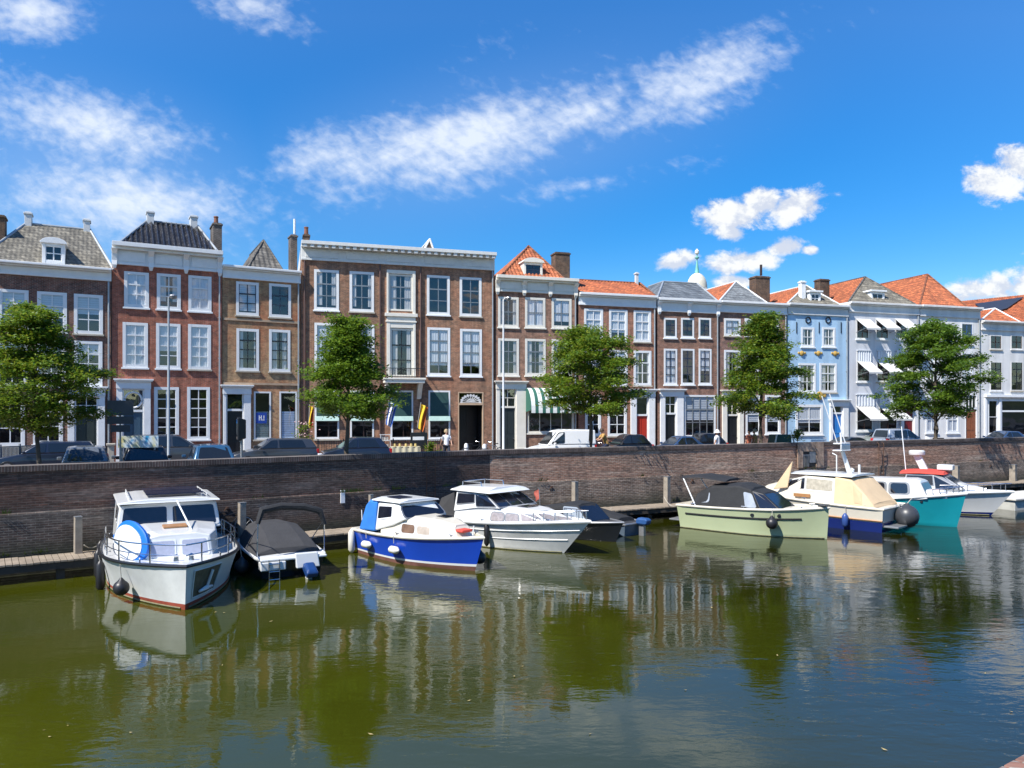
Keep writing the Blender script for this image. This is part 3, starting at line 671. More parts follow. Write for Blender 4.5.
        o = mb.build('cornice', m, s.root, bevel=.02)
        mb = MB()
        if brackets:
            for i in range(brackets + 1):
                x = .12 + (w - .24) * i / brackets
                mb.loft([[(x + sx, y, z) for sx, y in ((-b_, -.073), (b_, -.073), (b_, -yy), (-b_, -yy))] for b_, yy, z in
                         ((.07, .12, h0 - .28), (.12, .2, h0 - .1), (.14, .16, h0 + .15), (.13, .2, h1 - hh * .55), (.16, proj * .9, h1 - hh * .33))])
                mb.build('bracket', m, o, bevel=.01); mb = MB()
        if dentil:
            n = int(w / dentil); mb2 = MB()
            for i in range(n):
                x = w * (i + .5) / n; mb2.box(x - dentil * .27, -proj * .92, h1 - hh * .36, x + dentil * .27, -proj * .6 - .003, h1 - hh * .203)
            mb2.build('dentil_course', m, o)
        return o
TIL = {}
def tile_mat(name, c1, c2, row=.26, rough=.7, var=.5):
    m, nt, b = newmat(name); L = nt.links; t = N(nt, 'ShaderNodeTexCoord')
    n = N(nt, 'ShaderNodeTexNoise'); n.inputs['Scale'].default_value = 2.3; n.inputs['Detail'].default_value = 9; n.inputs['Roughness'].default_value = .75
    L.new(t.outputs['Object'], n.inputs['Vector'])
    r = N(nt, 'ShaderNodeValToRGB'); e = r.color_ramp.elements; e[0].position = .3; e[1].position = .7
    e[0].color = c1 + (1,); e[1].color = c2 + (1,); L.new(n.outputs[0], r.inputs[0])
    s = N(nt, 'ShaderNodeSeparateXYZ'); L.new(t.outputs['Object'], s.inputs[0])
    a = N(nt, 'ShaderNodeMath', operation='ADD'); L.new(s.outputs[0], a.inputs[0]); L.new(s.outputs[1], a.inputs[1])
    c = N(nt, 'ShaderNodeCombineXYZ'); L.new(a.outputs[0], c.inputs[0]); L.new(s.outputs[2], c.inputs[1])
    k = N(nt, 'ShaderNodeTexBrick'); k.inputs['Scale'].default_value = 1; k.inputs['Brick Width'].default_value = .25; k.inputs['Row Height'].default_value = row * .8
    k.inputs['Mortar Size'].default_value = .018; k.inputs['Mortar Smooth'].default_value = .6
    k.inputs['Color1'].default_value = (1.3, 1.3, 1.3, 1); k.inputs['Color2'].default_value = (.62, .62, .62, 1); k.inputs['Mortar'].default_value = (.35, .35, .35, 1)
    L.new(c.outputs[0], k.inputs['Vector'])
    mu = N(nt, 'ShaderNodeMix', data_type='RGBA', blend_type='MULTIPLY'); mu.inputs[0].default_value = 1
    L.new(r.outputs[0], mu.inputs[6]); L.new(k.outputs[0], mu.inputs[7]); L.new(mu.outputs[2], b.inputs['Base Color'])
    b.inputs['Roughness'].default_value = rough
    bn = N(nt, 'ShaderNodeBump'); bn.invert = True; bn.inputs['Strength'].default_value = .8; bn.inputs['Distance'].default_value = .03
    L.new(k.outputs['Fac'], bn.inputs['Height']); L.new(bn.outputs[0], b.inputs['Normal'])
    return m
ORANGE = tile_mat('orange_clay_tile', (.27, .065, .025), (.46, .145, .05))
ORANGED = tile_mat('weathered_orange_tile', (.17, .055, .026), (.32, .12, .05))
SLATE = tile_mat('grey_slate', (.10, .115, .125), (.18, .195, .205), rough=.5)
LICHEN = tile_mat('lichened_slate', (.085, .08, .066), (.225, .205, .16))
GREYT = tile_mat('dark_grey_tile', (.075, .07, .062), (.16, .15, .13))
PANT = tile_mat('glazed_black_pantile', (.014, .014, .016), (.05, .048, .05), row=.34, rough=.22)
def slope(mb, a, b, c, d, m=0, roll=.26, amp=.035):
    """Corrugated tile slope: eave a-b, top d-c (c==d gives a triangle); the rolls run straight up the slope."""
    a, b, c, d = map(Vector, (a, b, c, d)); e = b - a; Wd = e.length; e.normalize()
    nrm = e.cross(d - a if (d - a).length > .01 else c - a).normalized(); up = nrm.cross(e).normalized()
    if up.z < 0: up = -up
    if nrm.z < 0: nrm = -nrm
    sd_, sc_ = (d - a).dot(e), (c - a).dot(e); h = (d - a).dot(up)
    def lim(s):
        if s < sd_: return h * s / sd_
        if s > sc_: return h * (Wd - s) / max(Wd - sc_, 1e-6)
        return h
    n = max(8, int(Wd / roll * 4)); pr = None
    for i in range(n + 1):
        s = Wd * i / n; o = nrm * (amp * math.sin(2 * math.pi * s / roll)); L = max(0, lim(s))
        k = 5
        cur = mb.vv([a + e * s + up * (L * j / k) + o for j in range(k + 1)])
        if pr is not None:
            for j in range(k): mb.f.append((pr + j, cur + j, cur + j + 1, pr + j + 1)); mb.m.append(m)
        pr = cur
def hiproof(h, u0, u1, z0, zr, ua, ub, hip, depth=None, mats=None, roll=.26, amp=.035, y0=.0, ridge=None, name='roof', backhip=None, parent=None):
    """Roof over u0..u1: front hip rises to the ridge start at depth `hip`. ua..ub: ridge (across, if ua != ub) else ridge runs back."""
    D = depth or h.depth; mats = mats or [ORANGE] * 3
    root = parent or h.root
    mb = MB(); bh = hip if backhip is None else backhip
    A, B, C, E = (u0, y0, z0), (u1, y0, z0), (u1, D, z0), (u0, D, z0)
    if abs(ua - ub) > .05: P, Q, P2, Q2 = (ua, y0 + hip, zr), (ub, y0 + hip, zr), (ua, D - bh, zr), (ub, D - bh, zr)
    else: P = Q = (ua, y0 + hip, zr); P2 = Q2 = (ua, D - bh, zr)
    slope(mb, A, B, Q, P, 0, roll, amp)
    slope(mb, B, C, Q2, Q, 2, roll, amp); slope(mb, E, A, P, P2, 1, roll, amp)
    mb.face([C, E, P2, Q2] if P2 != Q2 else [C, E, P2], 0)
    if P != Q: mb.face([P, Q, Q2, P2], 0)
    o = mb.build(name, mats, root, fix=False)
    rm = ridge or mats[0]
    mb = MB()
    lines = [(A, P), (B, Q)]
    lines += [(P, Q)] if P != Q else []
    lines += [(P, P2), (Q, Q2)] if P != Q else [(P, P2)]
    for p_, q_ in lines:
        p_, q_ = Vector(p_), Vector(q_)
        if (q_ - p_).length > .1: mb.tube([p_, q_], .075, 7)
    mb.build('ridge_tile', rm, o, smooth=True)
    return o
def chimney(h, px0, px1, ytop, ybase, back, parent=None, m=None, pots=0, white=False, deep=None, pot=None):
    u0, zt = h.uz(px0, ytop, back); u1, zb = h.uz(px1, ybase, back); w = u1 - u0; m = m or BRICKCH; dp = deep or max(.5, min(1.0, w))
    mb = MB(); zb = min(zb, h.Hc)
    if zb > h.Hc - 1.0: zb = h.Hc - .02
    mb.box(u0, back, zb, u1, back + dp, zt - .16)
    mb.box(u0 - .05, back - .05, zt - .158, u1 + .05, back + dp + .05, zt - .06); mb.box(u0 + .02, back + .02, zt - .058, u1 - .02, back + dp - .02, zt)
    o = mb.build('chimney', m, parent or h.root, bevel=.012)
    if pots:
        mb = MB()
        for i in range(pots): mb.lathe([(.14, 0), (.12, .45), (.15, .46), (.14, .52)], 10, (u0 + w * (i + .5) / pots, back + dp / 2, zt + .002))
        mb.build('chimney_pot', pot or pm('terracotta_pot', (.20, .08, .045), .7), o)
    return o
def dormer(h, px0, px1, y0, y1, back, deep, m=None, bar=None, arch=False, cols=2, rows=2, roofm=None):
    u0, zt = h.uz(px0, y0, back); u1, zb = h.uz(px1, y1, back); m = m or WHITE
    mb = MB(); fw = .16; zb0 = zb - .05
    mb.box(u0, back, zb0, u0 + fw, back + deep, zt); mb.box(u1 - fw, back, zb0, u1, back + deep, zt)
    mb.box(u0 + fw + .001, back + .01, zt - .16, u1 - fw - .001, back + deep, zt - .001); mb.box(u0 + fw + .001, back + .01, zb0, u1 - fw - .001, back + .2, zb + .12)
    o = mb.build('dormer', m, h.root, bevel=.01)
    mb = MB()
    if arch:
        n = 10; cx_, rx, rz = (u0 + u1) / 2, (u1 - u0) / 2 + .1, .32
        poly = [(cx_ + rx * math.cos(math.pi * i / n), back - .12, zt + .003 + rz * math.sin(math.pi * i / n)) for i in range(n + 1)]
        mb.ext(poly, (0, deep + .1, 0))
    else: mb.box(u0 - .12, back - .14, zt + .003, u1 + .12, back + deep + .1, zt + .14)
    mb.build('dormer_roof', roofm or m, o, bevel=.01)
    mb = MB(); b = bar or m; a0, a1, b0, b1 = u0 + fw, u1 - fw, zb + .12, zt - .16
    for i in range(cols + 1): x = a0 + (a1 - a0) * i / cols; mb.box(x - .03, back + .04, b0, x + .03, back + .09, b1)
    for j in range(rows + 1): z = b0 + (b1 - b0) * j / rows; mb.box(a0, back + .036, z - .025, a1, back + .086, z + .025)
    f = mb.build('window', b, o)
    mb = MB(); mb.box(a0 - .01, back + .06, b0 - .01, a1 + .01, back + .066, b1 + .01); mb.build('pane', BOATGLASS, o)
    return o
# ------------------------------------------------------------------ the house row
def bk(n, c1, c2, mo=(.24, .21, .18), **k): return brick(n, c1, c2, mo, **k)
BR_PURPLE = bk('purple_brown_brick', (.215, .070, .042), (.085, .034, .026), stain=.4, stain_col=(.27, .14, .085))
BR_RED = bk('red_brick', (.42, .105, .052), (.27, .064, .038), (.30, .2, .15), stain=.25, stain_col=(.26, .10, .06))
BR_MIX = bk('mottled_yellow_red_brick', (.44, .25, .115), (.28, .14, .07), (.34, .28, .18), stain=.85, stain_col=(.46, .14, .06), msc=.3)
BR_BROWN = bk('brown_brick', (.34, .15, .078), (.165, .074, .046), (.32, .25, .18), stain=.55, stain_col=(.40, .15, .075))
BR_DULL = bk('dull_red_brick', (.31, .135, .08), (.165, .074, .048), (.30, .23, .18), stain=.35, stain_col=(.32, .19, .12))
BR_WARM = bk('warm_red_brick', (.39, .135, .072), (.22, .08, .05), (.33, .24, .18), stain=.3, stain_col=(.34, .16, .09))
BR_PLUM = bk('plum_brick', (.30, .122, .075), (.155, .066, .046), (.29, .22, .17), stain=.3, stain_col=(.30, .16, .10))
def stucco(n, c):
    m = pm(n, c, .75, .07, .9, .15); nt = m.node_tree; b = nt.nodes['Principled BSDF']; L = nt.links; src = b.inputs['Base Color'].links[0].from_socket
    t = N(nt, 'ShaderNodeTexCoord'); mp = N(nt, 'ShaderNodeMapping'); mp.inputs['Scale'].default_value = (1.6, 1.6, .13); L.new(t.outputs['Object'], mp.inputs[0])
    n_ = N(nt, 'ShaderNodeTexNoise'); n_.inputs['Scale'].default_value = 1; n_.inputs['Detail'].default_value = 6; L.new(mp.outputs[0], n_.inputs['Vector'])
    r = N(nt, 'ShaderNodeMapRange'); r.inputs[1].default_value = .35; r.inputs[2].default_value = .6; r.inputs[3].default_value = .84; r.inputs[4].default_value = 1.03; L.new(n_.outputs[0], r.inputs[0])
    x = N(nt, 'ShaderNodeMix', data_type='RGBA', blend_type='MULTIPLY'); x.inputs[0].default_value = 1; L.new(src, x.inputs[6]); L.new(r.outputs[0], x.inputs[7]); L.new(x.outputs[2], b.inputs['Base Color']); return m
ST_BLUE = stucco('sky_blue_stucco', (.38, .56, .73)); ST_LAV = stucco('pale_grey_blue_stucco', (.60, .615, .65)); ST_WHITE = stucco('white_stucco', (.74, .735, .72)); ST_PALE = stucco('pale_grey_stucco', (.70, .695, .68))
NAVY = pm('navy_sash_paint', (.02, .03, .06), .35); DKBROWN = pm('dark_brown_paint', (.035, .018, .014), .4); DOORBLUE = pm('slate_blue_door', (.045, .085, .13), .35); DOORRED = pm('red_door', (.42, .03, .015), .35)
DOORBRIGHT = pm('bright_blue_door', (.03, .20, .55), .35); DOORWOOD = pm('varnished_wood_door', (.24, .08, .035), .35, .3, 6); DOORBLACK = pm('black_door', (.012, .013, .016), .3); DOORMAROON = pm('maroon_door', (.16, .012, .016), .35); DOORGREY = pm('grey_green_door', (.03, .04, .036), .35)
BRD = DKBROWN

# leftmost, mostly out of the frame
h = House(-120, -22, 'L', 'townhouse', 'brick house at the left edge of the photo, showing mainly its tall chimney', BR_WARM, 262, 276)
for (a, b) in ((-108, -82), (-66, -40)):
    for (y0, y1) in ((288, 330), (342, 388), (398, 442)): h.window(a, y0, b, y1)
h.shell(); h.cornice(); hiproof(h, 0, h.W, h.Hc, h.Hc + 3.4, h.W * .3, h.W * .7, 3.2, mats=[GREYT] * 3); chimney(h, -14, 5, 213, 262, 2.0, deep=.9, pots=0)

h = House(-20, 111.6, 'L', 'townhouse', 'purple brown brick house under a lichened slate hip roof with one arched dormer', BR_PURPLE, 264.5, 276)
for a, b, t in ((-2, 28.7, 0), (37, 67, 2.5), (73.8, 103, 5)): h.window(a, 289.5 + t, b, 329 + t, 2, 3, cur='blind', curh=.5)
for a, b in ((-4, 28), (36, 66), (74, 102.5)): h.window(a, 341, b, 386.5, 2, 4, cur='blind', curh=.3)
h.window(-5, 396, 25, 446, 2, 3, cur='none'); h.window(33, 395, 63, 444, 2, 3, cur='none')
h.door(74.6, 98, 396, 416, DOORGREY, 67.7, 105, 386.5, cols=2, rows=2)
h.shell(); h.cornice(WHITE, .5)
zr = h.uz(57, 226.5, 3.6)[1]
hiproof(h, -.15, h.W + .1, h.Hc, zr, h.uz(26, 226, 3.6)[0], h.uz(90, 226, 3.6)[0], 3.6, mats=[LICHEN] * 3, roll=.22, amp=.008, ridge=ZINC)
dormer(h, 42, 65, 242.5, 263.5, .12, 2.4, arch=True, cols=2, rows=2)
for a, b, t, bs in ((24.5, 31.5, 211, 224), (83.5, 90, 218, 231)): chimney(h, a, b, t, bs + 1, 3.4, m=GREYW, deep=.7)

h = House(112, 222, 'L', 'townhouse', 'bright red brick house with bracketed white cornice and glossy black pantile roof', BR_RED, 247.5, 267.5)
for a, b, t in ((124, 149, 0), (156.7, 180.8, 2), (188.3, 211.5, 4)): h.window(a, 272 + t, b, 307.5 + t, 2, 3, cur='net', curh=1 if t else .95)
for a, b, t in ((122.5, 148, 0), (156, 180.5, 1), (188, 211, 2)): h.window(a, 322.5 + t, b, 367.5 + t, 2, 4, cur='net')
for a, b in ((154, 179), (187, 210)): h.window(a, 387, b, 439.5, 2, 5, cur='none')
h.door(122.5, 144, 389, 412, DOORBLUE, 116.4, 150.5, 379, light='ring')
h.shell(); h.cornice(WHITE, .6, brackets=3, panels=3)
zr = h.uz(172, 223.5, 3.2)[1]
hiproof(h, .35, h.W - .2, h.Hc, zr, h.uz(147, 224, 3.2)[0], h.uz(198, 224, 3.2)[0], 3.2, mats=[PANT] * 3, roll=.28, amp=.075, ridge=ZINC)
for a, b, t, bs in ((147, 154, 210, 223), (190.5, 197.5, 214.5, 228)): chimney(h, a, b, t, bs, 3.0, m=GREYW, deep=.7)
chimney(h, 213, 222, 222, 256, 1.6, m=bk('dark_chimney_brick', (.04, .03, .028), (.026, .022, .021)), pots=1, deep=1.4)

h = House(222.4, 300.6, 'L', 'townhouse', 'narrow mottled yellow and red brick house with a pointed slate gable above its white cornice', BR_MIX, 268.5, 280)
for a, b, t in ((236, 258.8, 0), (269, 291, 2)): h.window(a, 282 + t, b, 315.5 + t, 2, 3, WHITE, NAVY, cur='none' if t else 'blind', curh=.9)
for a, b, t in ((236.4, 259, 0), (269, 290.3, 1)): h.window(a, 328.7 + t, b, 370.8 + t, 2, 4, WHITE, BLACKP, cur='split')
h.door(226, 243.6, 392, 411, DOORBLACK, 221.5, 250.7, 385, light='grid', cols=1, rows=1)
SHUT = pm('pale_blue_shutter', (.45, .55, .68), .5); SHUT2 = pm('grey_green_shutter', (.22, .28, .27), .5)
for a, b, sm in ((253.8, 271, SHUT2), (279.3, 297, SHUT)):
    w = h.window(a, 391.5, b, 439.5, 1, 1, WHITE, BLACKP, cur='none', fw=.10)
    u0, z0, u1, z1 = h.rect(a, 411, b, 439.5); mb = MB(); k = 12
    for i in range(k): zz = z0 + .1 + (z1 - z0 - .12) * i / k; mb.box(u0 + .11, .03, zz, u1 - .11, .06, zz + (z1 - z0 - .12) / k - .012)
    mb.build('shutter', sm, w)
    if sm is SHUT2:
        mb = MB(); mb.box(u0 + .12, -.01, z1 - .75, u0 + .75, .025, z1 - .1); mb.build('blue_sign', pm('blue_sign_enamel', (.02, .06, .32), .35), w)
        mb = MB(); c = (u0 + .435, -.014, z1 - .42)
        for dx, dz, ww, hh in ((-.12, 0, .05, .3), (.0, 0, .05, .3), (-.06, .02, .07, .05), (.15, .05, .05, .2), (.12, -.12, .14, .05)): mb.box(c[0] + dx - ww / 2, c[1], c[2] + dz - hh / 2, c[0] + dx + ww / 2, c[1] + .01, c[2] + dz + hh / 2)
        mb.build('sign_mark', WHITE, w)
h.shell(); h.cornice(WHITE, .4)
mb = MB(); ZB = h.uz(262, 376, 0)[1]
for zz in (h.uz(262, 322)[1], ZB - .55): mb.box(.05, -.05, zz, h.W - .05, -.003, zz + .14)
mb.build('string_course', pm('sandstone_band', (.42, .30, .20), .8, .2, 4), h.root)
zr = h.uz(263.5, 240.5, 2.2)[1]
hiproof(h, h.uz(247, 266, .3)[0], h.uz(281.5, 268, .3)[0], h.Hc, zr, h.uz(263.5, 241, 2.2)[0], h.uz(263.5, 241, 2.2)[0], 2.2, mats=[GREYT] * 3, roll=.3, amp=.02, ridge=GREYT)
c = chimney(h, 291, 297.3, 234, 268, 1.2, m=bk('dark_chimney_brick2', (.045, .032, .027), (.03, .024, .022)), deep=.8)
mb = MB(); u, z = h.uz(294.5, 234, 1.5); mb.tube([(u, 1.5, z), (u, 1.5, z + .95)], .07, 8, 0); mb.build('flue_pipe', WHITE, c)

# --- the wide house
h = House(301.2, 494.5, 'R', 'townhouse', 'wide brown brick house with green blinds, a balcony and open shop door', BR_BROWN, 248, 264.5, depth=11)
WB_ = [(314, 339), (349.5, 374), None, (426.8, 449.8), (459.6, 481.5)]
for i, p in enumerate(WB_):
    if not p: continue
    t = i * 1.9; h.window(p[0], 269.8 + t, p[1], 310.3 + t * .8, 2, 3, WHITE, GREYM, cur=('drape', 'drape', '', 'none', 'none')[i], curh=.9)
    h.window(p[0] + .4, 323 + t * .8, p[1] + .4, 374 + t * .3, 2, 4, WHITE, GREYM, cur=('net', 'split', '', 'sheer', 'sheer')[i], curh=.8 if i == 4 else 1)
h.window(388.5, 274.5, 412.5, 311, 2, 3, CREAM, GREYM, cur='drape', fw=.1, sill=False)
h.window(390, 328.5, 413, 377, 2, 3, CREAM, BLACKP, cur='split', fw=.12, sill=False)
BLGREEN = pm('dark_green_blind', (.018, .062, .058), .7, .1, 3); VALG = pm('pale_green_awning', (.42, .58, .52), .7, .1, 4)
for a, b in ((314.6, 339.2), (350, 374), (390.5, 413.2), (428.4, 450.2)):
    w = h.window(a, 390.5, b, 439, 1, 1, WHITE, DKBROWN, cur='none', fw=.11)
    u0, z0, u1, z1 = h.rect(a, 390.5, b, 439); zc = h.uz((a + b) / 2, 416.3)[1]; zd = h.uz((a + b) / 2, 421)[1]
    mb = MB(); mb.grid(lambda u, v: (u0 + .12 + (u1 - u0 - .24) * u, -.012 - .10 * v, z1 - .12 - (z1 - zc - .12) * v), 8, 6); mb.build('blind', BLGREEN, w, fix=False)
    mb = MB(); mb.hexa([(u0 + .02, -.22, zd), (u1 - .02, -.22, zd), (u1 - .02, -.05, zd), (u0 + .02, -.05, zd), (u0 + .02, -.14, zc), (u1 - .02, -.14, zc), (u1 - .02, -.04, zc), (u0 + .02, -.04, zc)]); mb.build('valance', VALG, w, bevel=.02)
    mb = MB(); x = u0 + (u1 - u0) * .55; mb.box(x, .02, z0 + .12, x + .06, .1, zd); mb.box(u0 + .1, .03, zd - .3, u1 - .1, .09, zd - .24); mb.build('mullion', DKBROWN, w)
h.door(458, 483.5, 392, 405, DOORBLACK, None, None, None, surround=pm('sandstone_trim', (.50, .36, .24), .7), light='fan', rec=1.5)
# open shop doorway: replace the shut leaf by an inward-swung one
d = [o for o in h.root.children if o.name.startswith('door') and not o.name.startswith(('door_', 'doors'))][-1]
d['label'] = 'dark leaf standing behind the shop entrance'
h.shell(); h.cornice(pm('greyed_white_paint', (.66, .66, .63), .5, .1, 3), .62, panels=5, dentil=.42)
mb = MB(); u0 = h.uz(386.6, 300)[0]; u1 = h.uz(415.4, 300)[0]; zA, zB = h.uz(401, 270.5)[1], h.uz(401, 313.5)[1]; zC, zD = h.uz(401, 321)[1], h.uz(401, 377)[1]
a0, a1 = h.uz(388.5, 300)[0] + .0, h.uz(412.5, 300)[0]
mb.box(u0, -.10, zB, a0 - .003, -.003, zA); mb.box(a1 + .003, -.10, zB, u1, -.003, zA); mb.box(a0 - .002, -.09, h.uz(401, 274.3)[1] + .01, a1 + .002, -.003, zA)
mb.box(u0 - .12, -.2, zB - .22, u1 + .12, -.003, zB - .003); mb.box(u0, -.1, zC, u1, -.003, zB - .223); mb.box(u0 - .06, -.16, zC - .1, u1 + .06, -.003, zC - .003)
b0, b1 = h.uz(390, 350)[0], h.uz(413, 350)[0]
mb.box(u0, -.12, zD, b0 - .003, -.003, zC - .103); mb.box(b1 + .003, -.12, zD, u1, -.003, zC - .103)
mb.box(b0 - .002, -.1, h.uz(401, 328.3)[1] + .01, b1 + .002, -.003, zC - .104); mb.build('centre_bay_surround', CREAM, h.root, bevel=.015)
ub0, ub1 = h.uz(382, 380)[0], h.uz(423.5, 380)[0]; zt, zb = h.uz(402, 378.3)[1], h.uz(402, 383.5)[1]
mb = MB(); mb.box(ub0, -.95, zt - .12, ub1, -.003, zt); mb.box(ub0 + .06, -.88, zb, ub1 - .06, -.003, zt - .123)
bal = mb.build('balcony', CREAM, h.root, bevel=.02)
mb = MB()
for x in (ub0 + .3, ub1 - .3): mb.loft([[(x - .14, -.003, z), (x + .14, -.003, z), (x + .14, -y, z), (x - .14, -y, z)] for z, y in ((zb - .003, .8), (zb - .35, .5), (zb - .8, .2), (zb - 1.0, .12))])
mb.build('console', CREAM, bal, bevel=.02)
mb = MB(); zr_ = h.uz(402, 369)[1]
for z in (zr_, zt + .08): mb.tube([(ub0 + .05, -.02, z), (ub0 + .05, -.88, z), (ub1 - .05, -.88, z), (ub1 - .05, -.02, z)], .025, 6)
for i in range(27): x = ub0 + .05 + (ub1 - ub0 - .1) * i / 26; mb.tube([(x, -.88, zt), (x, -.88, zr_)], .012, 5)
mb.build('railing', BLACKP, bal)
for px in (304.5, 397 - 17, 420.5):
    mb = MB(); u = h.uz(px, 300)[0]; mb.tube([(u, -.09, .2), (u, -.09, h.H - .1)], .055, 8); mb.build('downpipe', pm('brown_downpipe', (.10, .055, .045), .5), h.root)
gz = h.uz(430, 239, 6.0); hiproof(h, h.uz(417, 250, 5)[0], h.uz(443, 250, 5)[0], h.Hc, gz[1], gz[0], gz[0], .05, y0=6.0, depth=9.5, mats=[BRICKCH, GREYT, GREYT], amp=.004, ridge=WHITE)
chimney(h, 303.5, 309.5, 233.5, 242, 1.0, pots=1, deep=.9)

h = House(495.5, 577, 'R', 'townhouse', 'brown brick shop house with a steep orange pyramid roof, white dormer and striped awning', BR_DULL, 277.5, 292.5)
for a, b, t in ((498, 518.6, 0), (525, 545.3, .6), (551.6, 571.5, 1.4)):
    h.window(a, 297 + t, b, 327.3 + t * .7, 2, 2, CREAM, GREYM, cur='drape' if t < .5 else 'net'); h.window(a, 338.5 + t * .6, b + .3, 375.6, 2, 3, CREAM, GREYM, cur='drape')
h.door(499.5, 516, 388.6, 408, pm('dark_slate_door', (.02, .028, .03), .35), 492.6 + 3.2, 525.5, 381, surround=CREAM, cols=2, rows=2)
w = h.window(527, 388.5, 574, 433, 4, 2, CREAM, CREAM, cur='none', fw=.12)
h.shell(); h.cornice(CREAM, .45, brackets=3, panels=3)
m_, nt_, b_ = newmat('striped_awning'); t_ = N(nt_, 'ShaderNodeTexCoord'); wv = N(nt_, 'ShaderNodeTexWave'); wv.inputs['Scale'].default_value = .62
r_ = N(nt_, 'ShaderNodeValToRGB'); r_.color_ramp.interpolation = 'CONSTANT'; r_.color_ramp.elements[0].color = (.025, .12, .085, 1); r_.color_ramp.elements[1].color = (.72, .74, .70, 1); r_.color_ramp.elements[1].position = .42
nt_.links.new(t_.outputs['Object'], wv.inputs[0]); nt_.links.new(wv.outputs['Color'], r_.inputs[0]); nt_.links.new(r_.outputs[0], b_.inputs['Base Color']); b_.inputs['Roughness'].default_value = .8
STRIPE = m_
u0, z0, u1, z1 = h.rect(525.5, 388, 575.5, 411.5); mb = MB(); n = 8
prof = [(-.01 - 1.15 * math.sin(R(90) * i / n), z0 + .1 + (z1 - z0 - .1) * (math.cos(R(90) * i / n))) for i in range(n + 1)] + [(-1.16, z0 - .1)]
mb.grid(lambda u, v: (u0 + (u1 - u0) * u, prof[min(int(v * (n + 1) + .5), n + 1)][0], prof[min(int(v * (n + 1) + .5), n + 1)][1]), 20, n + 1)
for x in (u0, u1): mb.face([(x, 0, z0 - .05)] + [(x, p, q) for p, q in prof[:-1]])
mb.build('awning', STRIPE, h.root, fix=False)
za = h.uz(528.6, 246, 3.6); hiproof(h, h.uz(500, 279, .4)[0], h.uz(556, 279, .4)[0] + .6, h.Hc, za[1], za[0], za[0], 3.4, y0=.2, depth=7, mats=[ORANGE] * 3, ridge=ORANGED, backhip=3.2)
dormer(h, 523.8, 542.6, 262, 277, .55, 1.6, CREAM, NAVY, arch=True, cols=2, rows=2)
chimney(h, 555.5, 570, 251.5, 278, 1.0, deep=.9)

h = House(578.5, 656, 'R', 'townhouse', 'warm red brick house with plain white fascia, low orange tile roof and scarlet front door', BR_WARM, 294.5, 306)
for a, b, t in ((584, 603, 0), (609, 627.5, 1), (633.6, 651, 2)): h.window(a, 308.7 + t, b, 340 + t, 2, 3, cur='net', curh=.98 if t != 1 else .75)
for a, b, t in ((584, 603, 0), (609, 627.5, .4), (633.6, 651.3, 1)): h.window(a, 349.6 + t, b, 385 + t * .5, 2, 3, cur='split' if t > .5 else 'net')
for a, b in ((585, 601), (607.5, 626.8)): h.window(a, 395, b, 436, 2, 4, cur='none')
h.door(636, 648.3, 397, 416, DOORRED, 630.4, 654.5, 389, light='grid', cols=1, rows=1)
h.shell(); h.cornice(WHITE, .4)
zr = h.uz(610, 281.5, 3.4)[1]; hiproof(h, -.1, h.W, h.Hc, zr, .05, h.uz(640, 283, 3.4)[0], 3.4, depth=8, mats=[ORANGE] * 3, ridge=ORANGED)
chimney(h, 636, 638.6, 272, 284, 3.2, m=GREYW, deep=.25)

h = House(657.2, 718.8, 'R', 'townhouse', 'plum brick house with small navy top windows and a grey slate hip roof', BR_PLUM, 299.5, 312)
for a, b in ((663.8, 676.7), (681, 694), (698.6, 711)):
    h.window(a, 318, b, 338, 2, 3, WHITE, NAVY, cur='none', fw=.13); h.window(a, 348.8, b + .4, 384.6, 2, 4, WHITE, NAVY, cur='none' if a == 681 else 'net', fw=.13)
h.door(664.6, 676.2, 395, 414.5, DOORBLACK, 659.8, 683, 389, cols=2, rows=2)
h.window(684, 395, 715.6, 437, 4, 3, WHITE, GREYM, cur='blind', curh=.6, fw=.13)
h.shell(); h.cornice(WHITE, .4, brackets=2)
zr = h.uz(680, 282.5, 2.8)[1]; hiproof(h, 0, h.W - .1, h.Hc, zr, h.uz(663.4, 282, 2.8)[0], h.uz(697, 283, 2.8)[0], 2.8, depth=8, mats=[SLATE] * 3, roll=.3, amp=.008, ridge=ZINC)

h = House(719.4, 786.8, 'R', 'townhouse', 'plum brick house half hidden by a tree, its roof slate fronted and orange sided', bk('plum_brick_two', (.30, .118, .075), (.155, .064, .046)), 302.5, 313)
for a, b in ((724, 740.6), (744.6, 759), (764, 778.7)):
    h.window(a, 318.5, b, 336, 2, 2, WHITE, GREYM, cur='net', curh=.9); h.window(a, 350, b, 385, 2, 3, WHITE, GREYM, cur='split')
h.door(726.5, 738.4, 397, 416, DOORBLACK, 721.8, 743, 390, surround=CREAM, cols=2, rows=1)
for a, b in ((745.5, 761), (765, 780.6)): h.window(a, 395, b, 434, 1, 2, WHITE, WHITE, cur='blind', curh=.7)
h.shell(); h.cornice(WHITE, .4)
za = h.uz(736.3, 281.5, 3.2); hiproof(h, .0, h.uz(765, 300, .3)[0], h.Hc, za[1], za[0], za[0], 3.2, depth=9.5, mats=[SLATE, ORANGE, ORANGED], ridge=GREYW, backhip=.3)
c = chimney(h, 756, 770, 275.5, 302, 2.4, deep=.9)
mb = MB(); u, z = h.uz(761, 275.5, 3.0); mb.tube([(u, 3.0, z), (u, 3.0, z + .85)], .1, 8); mb.build('chimney_pot', DKBROWN, c)

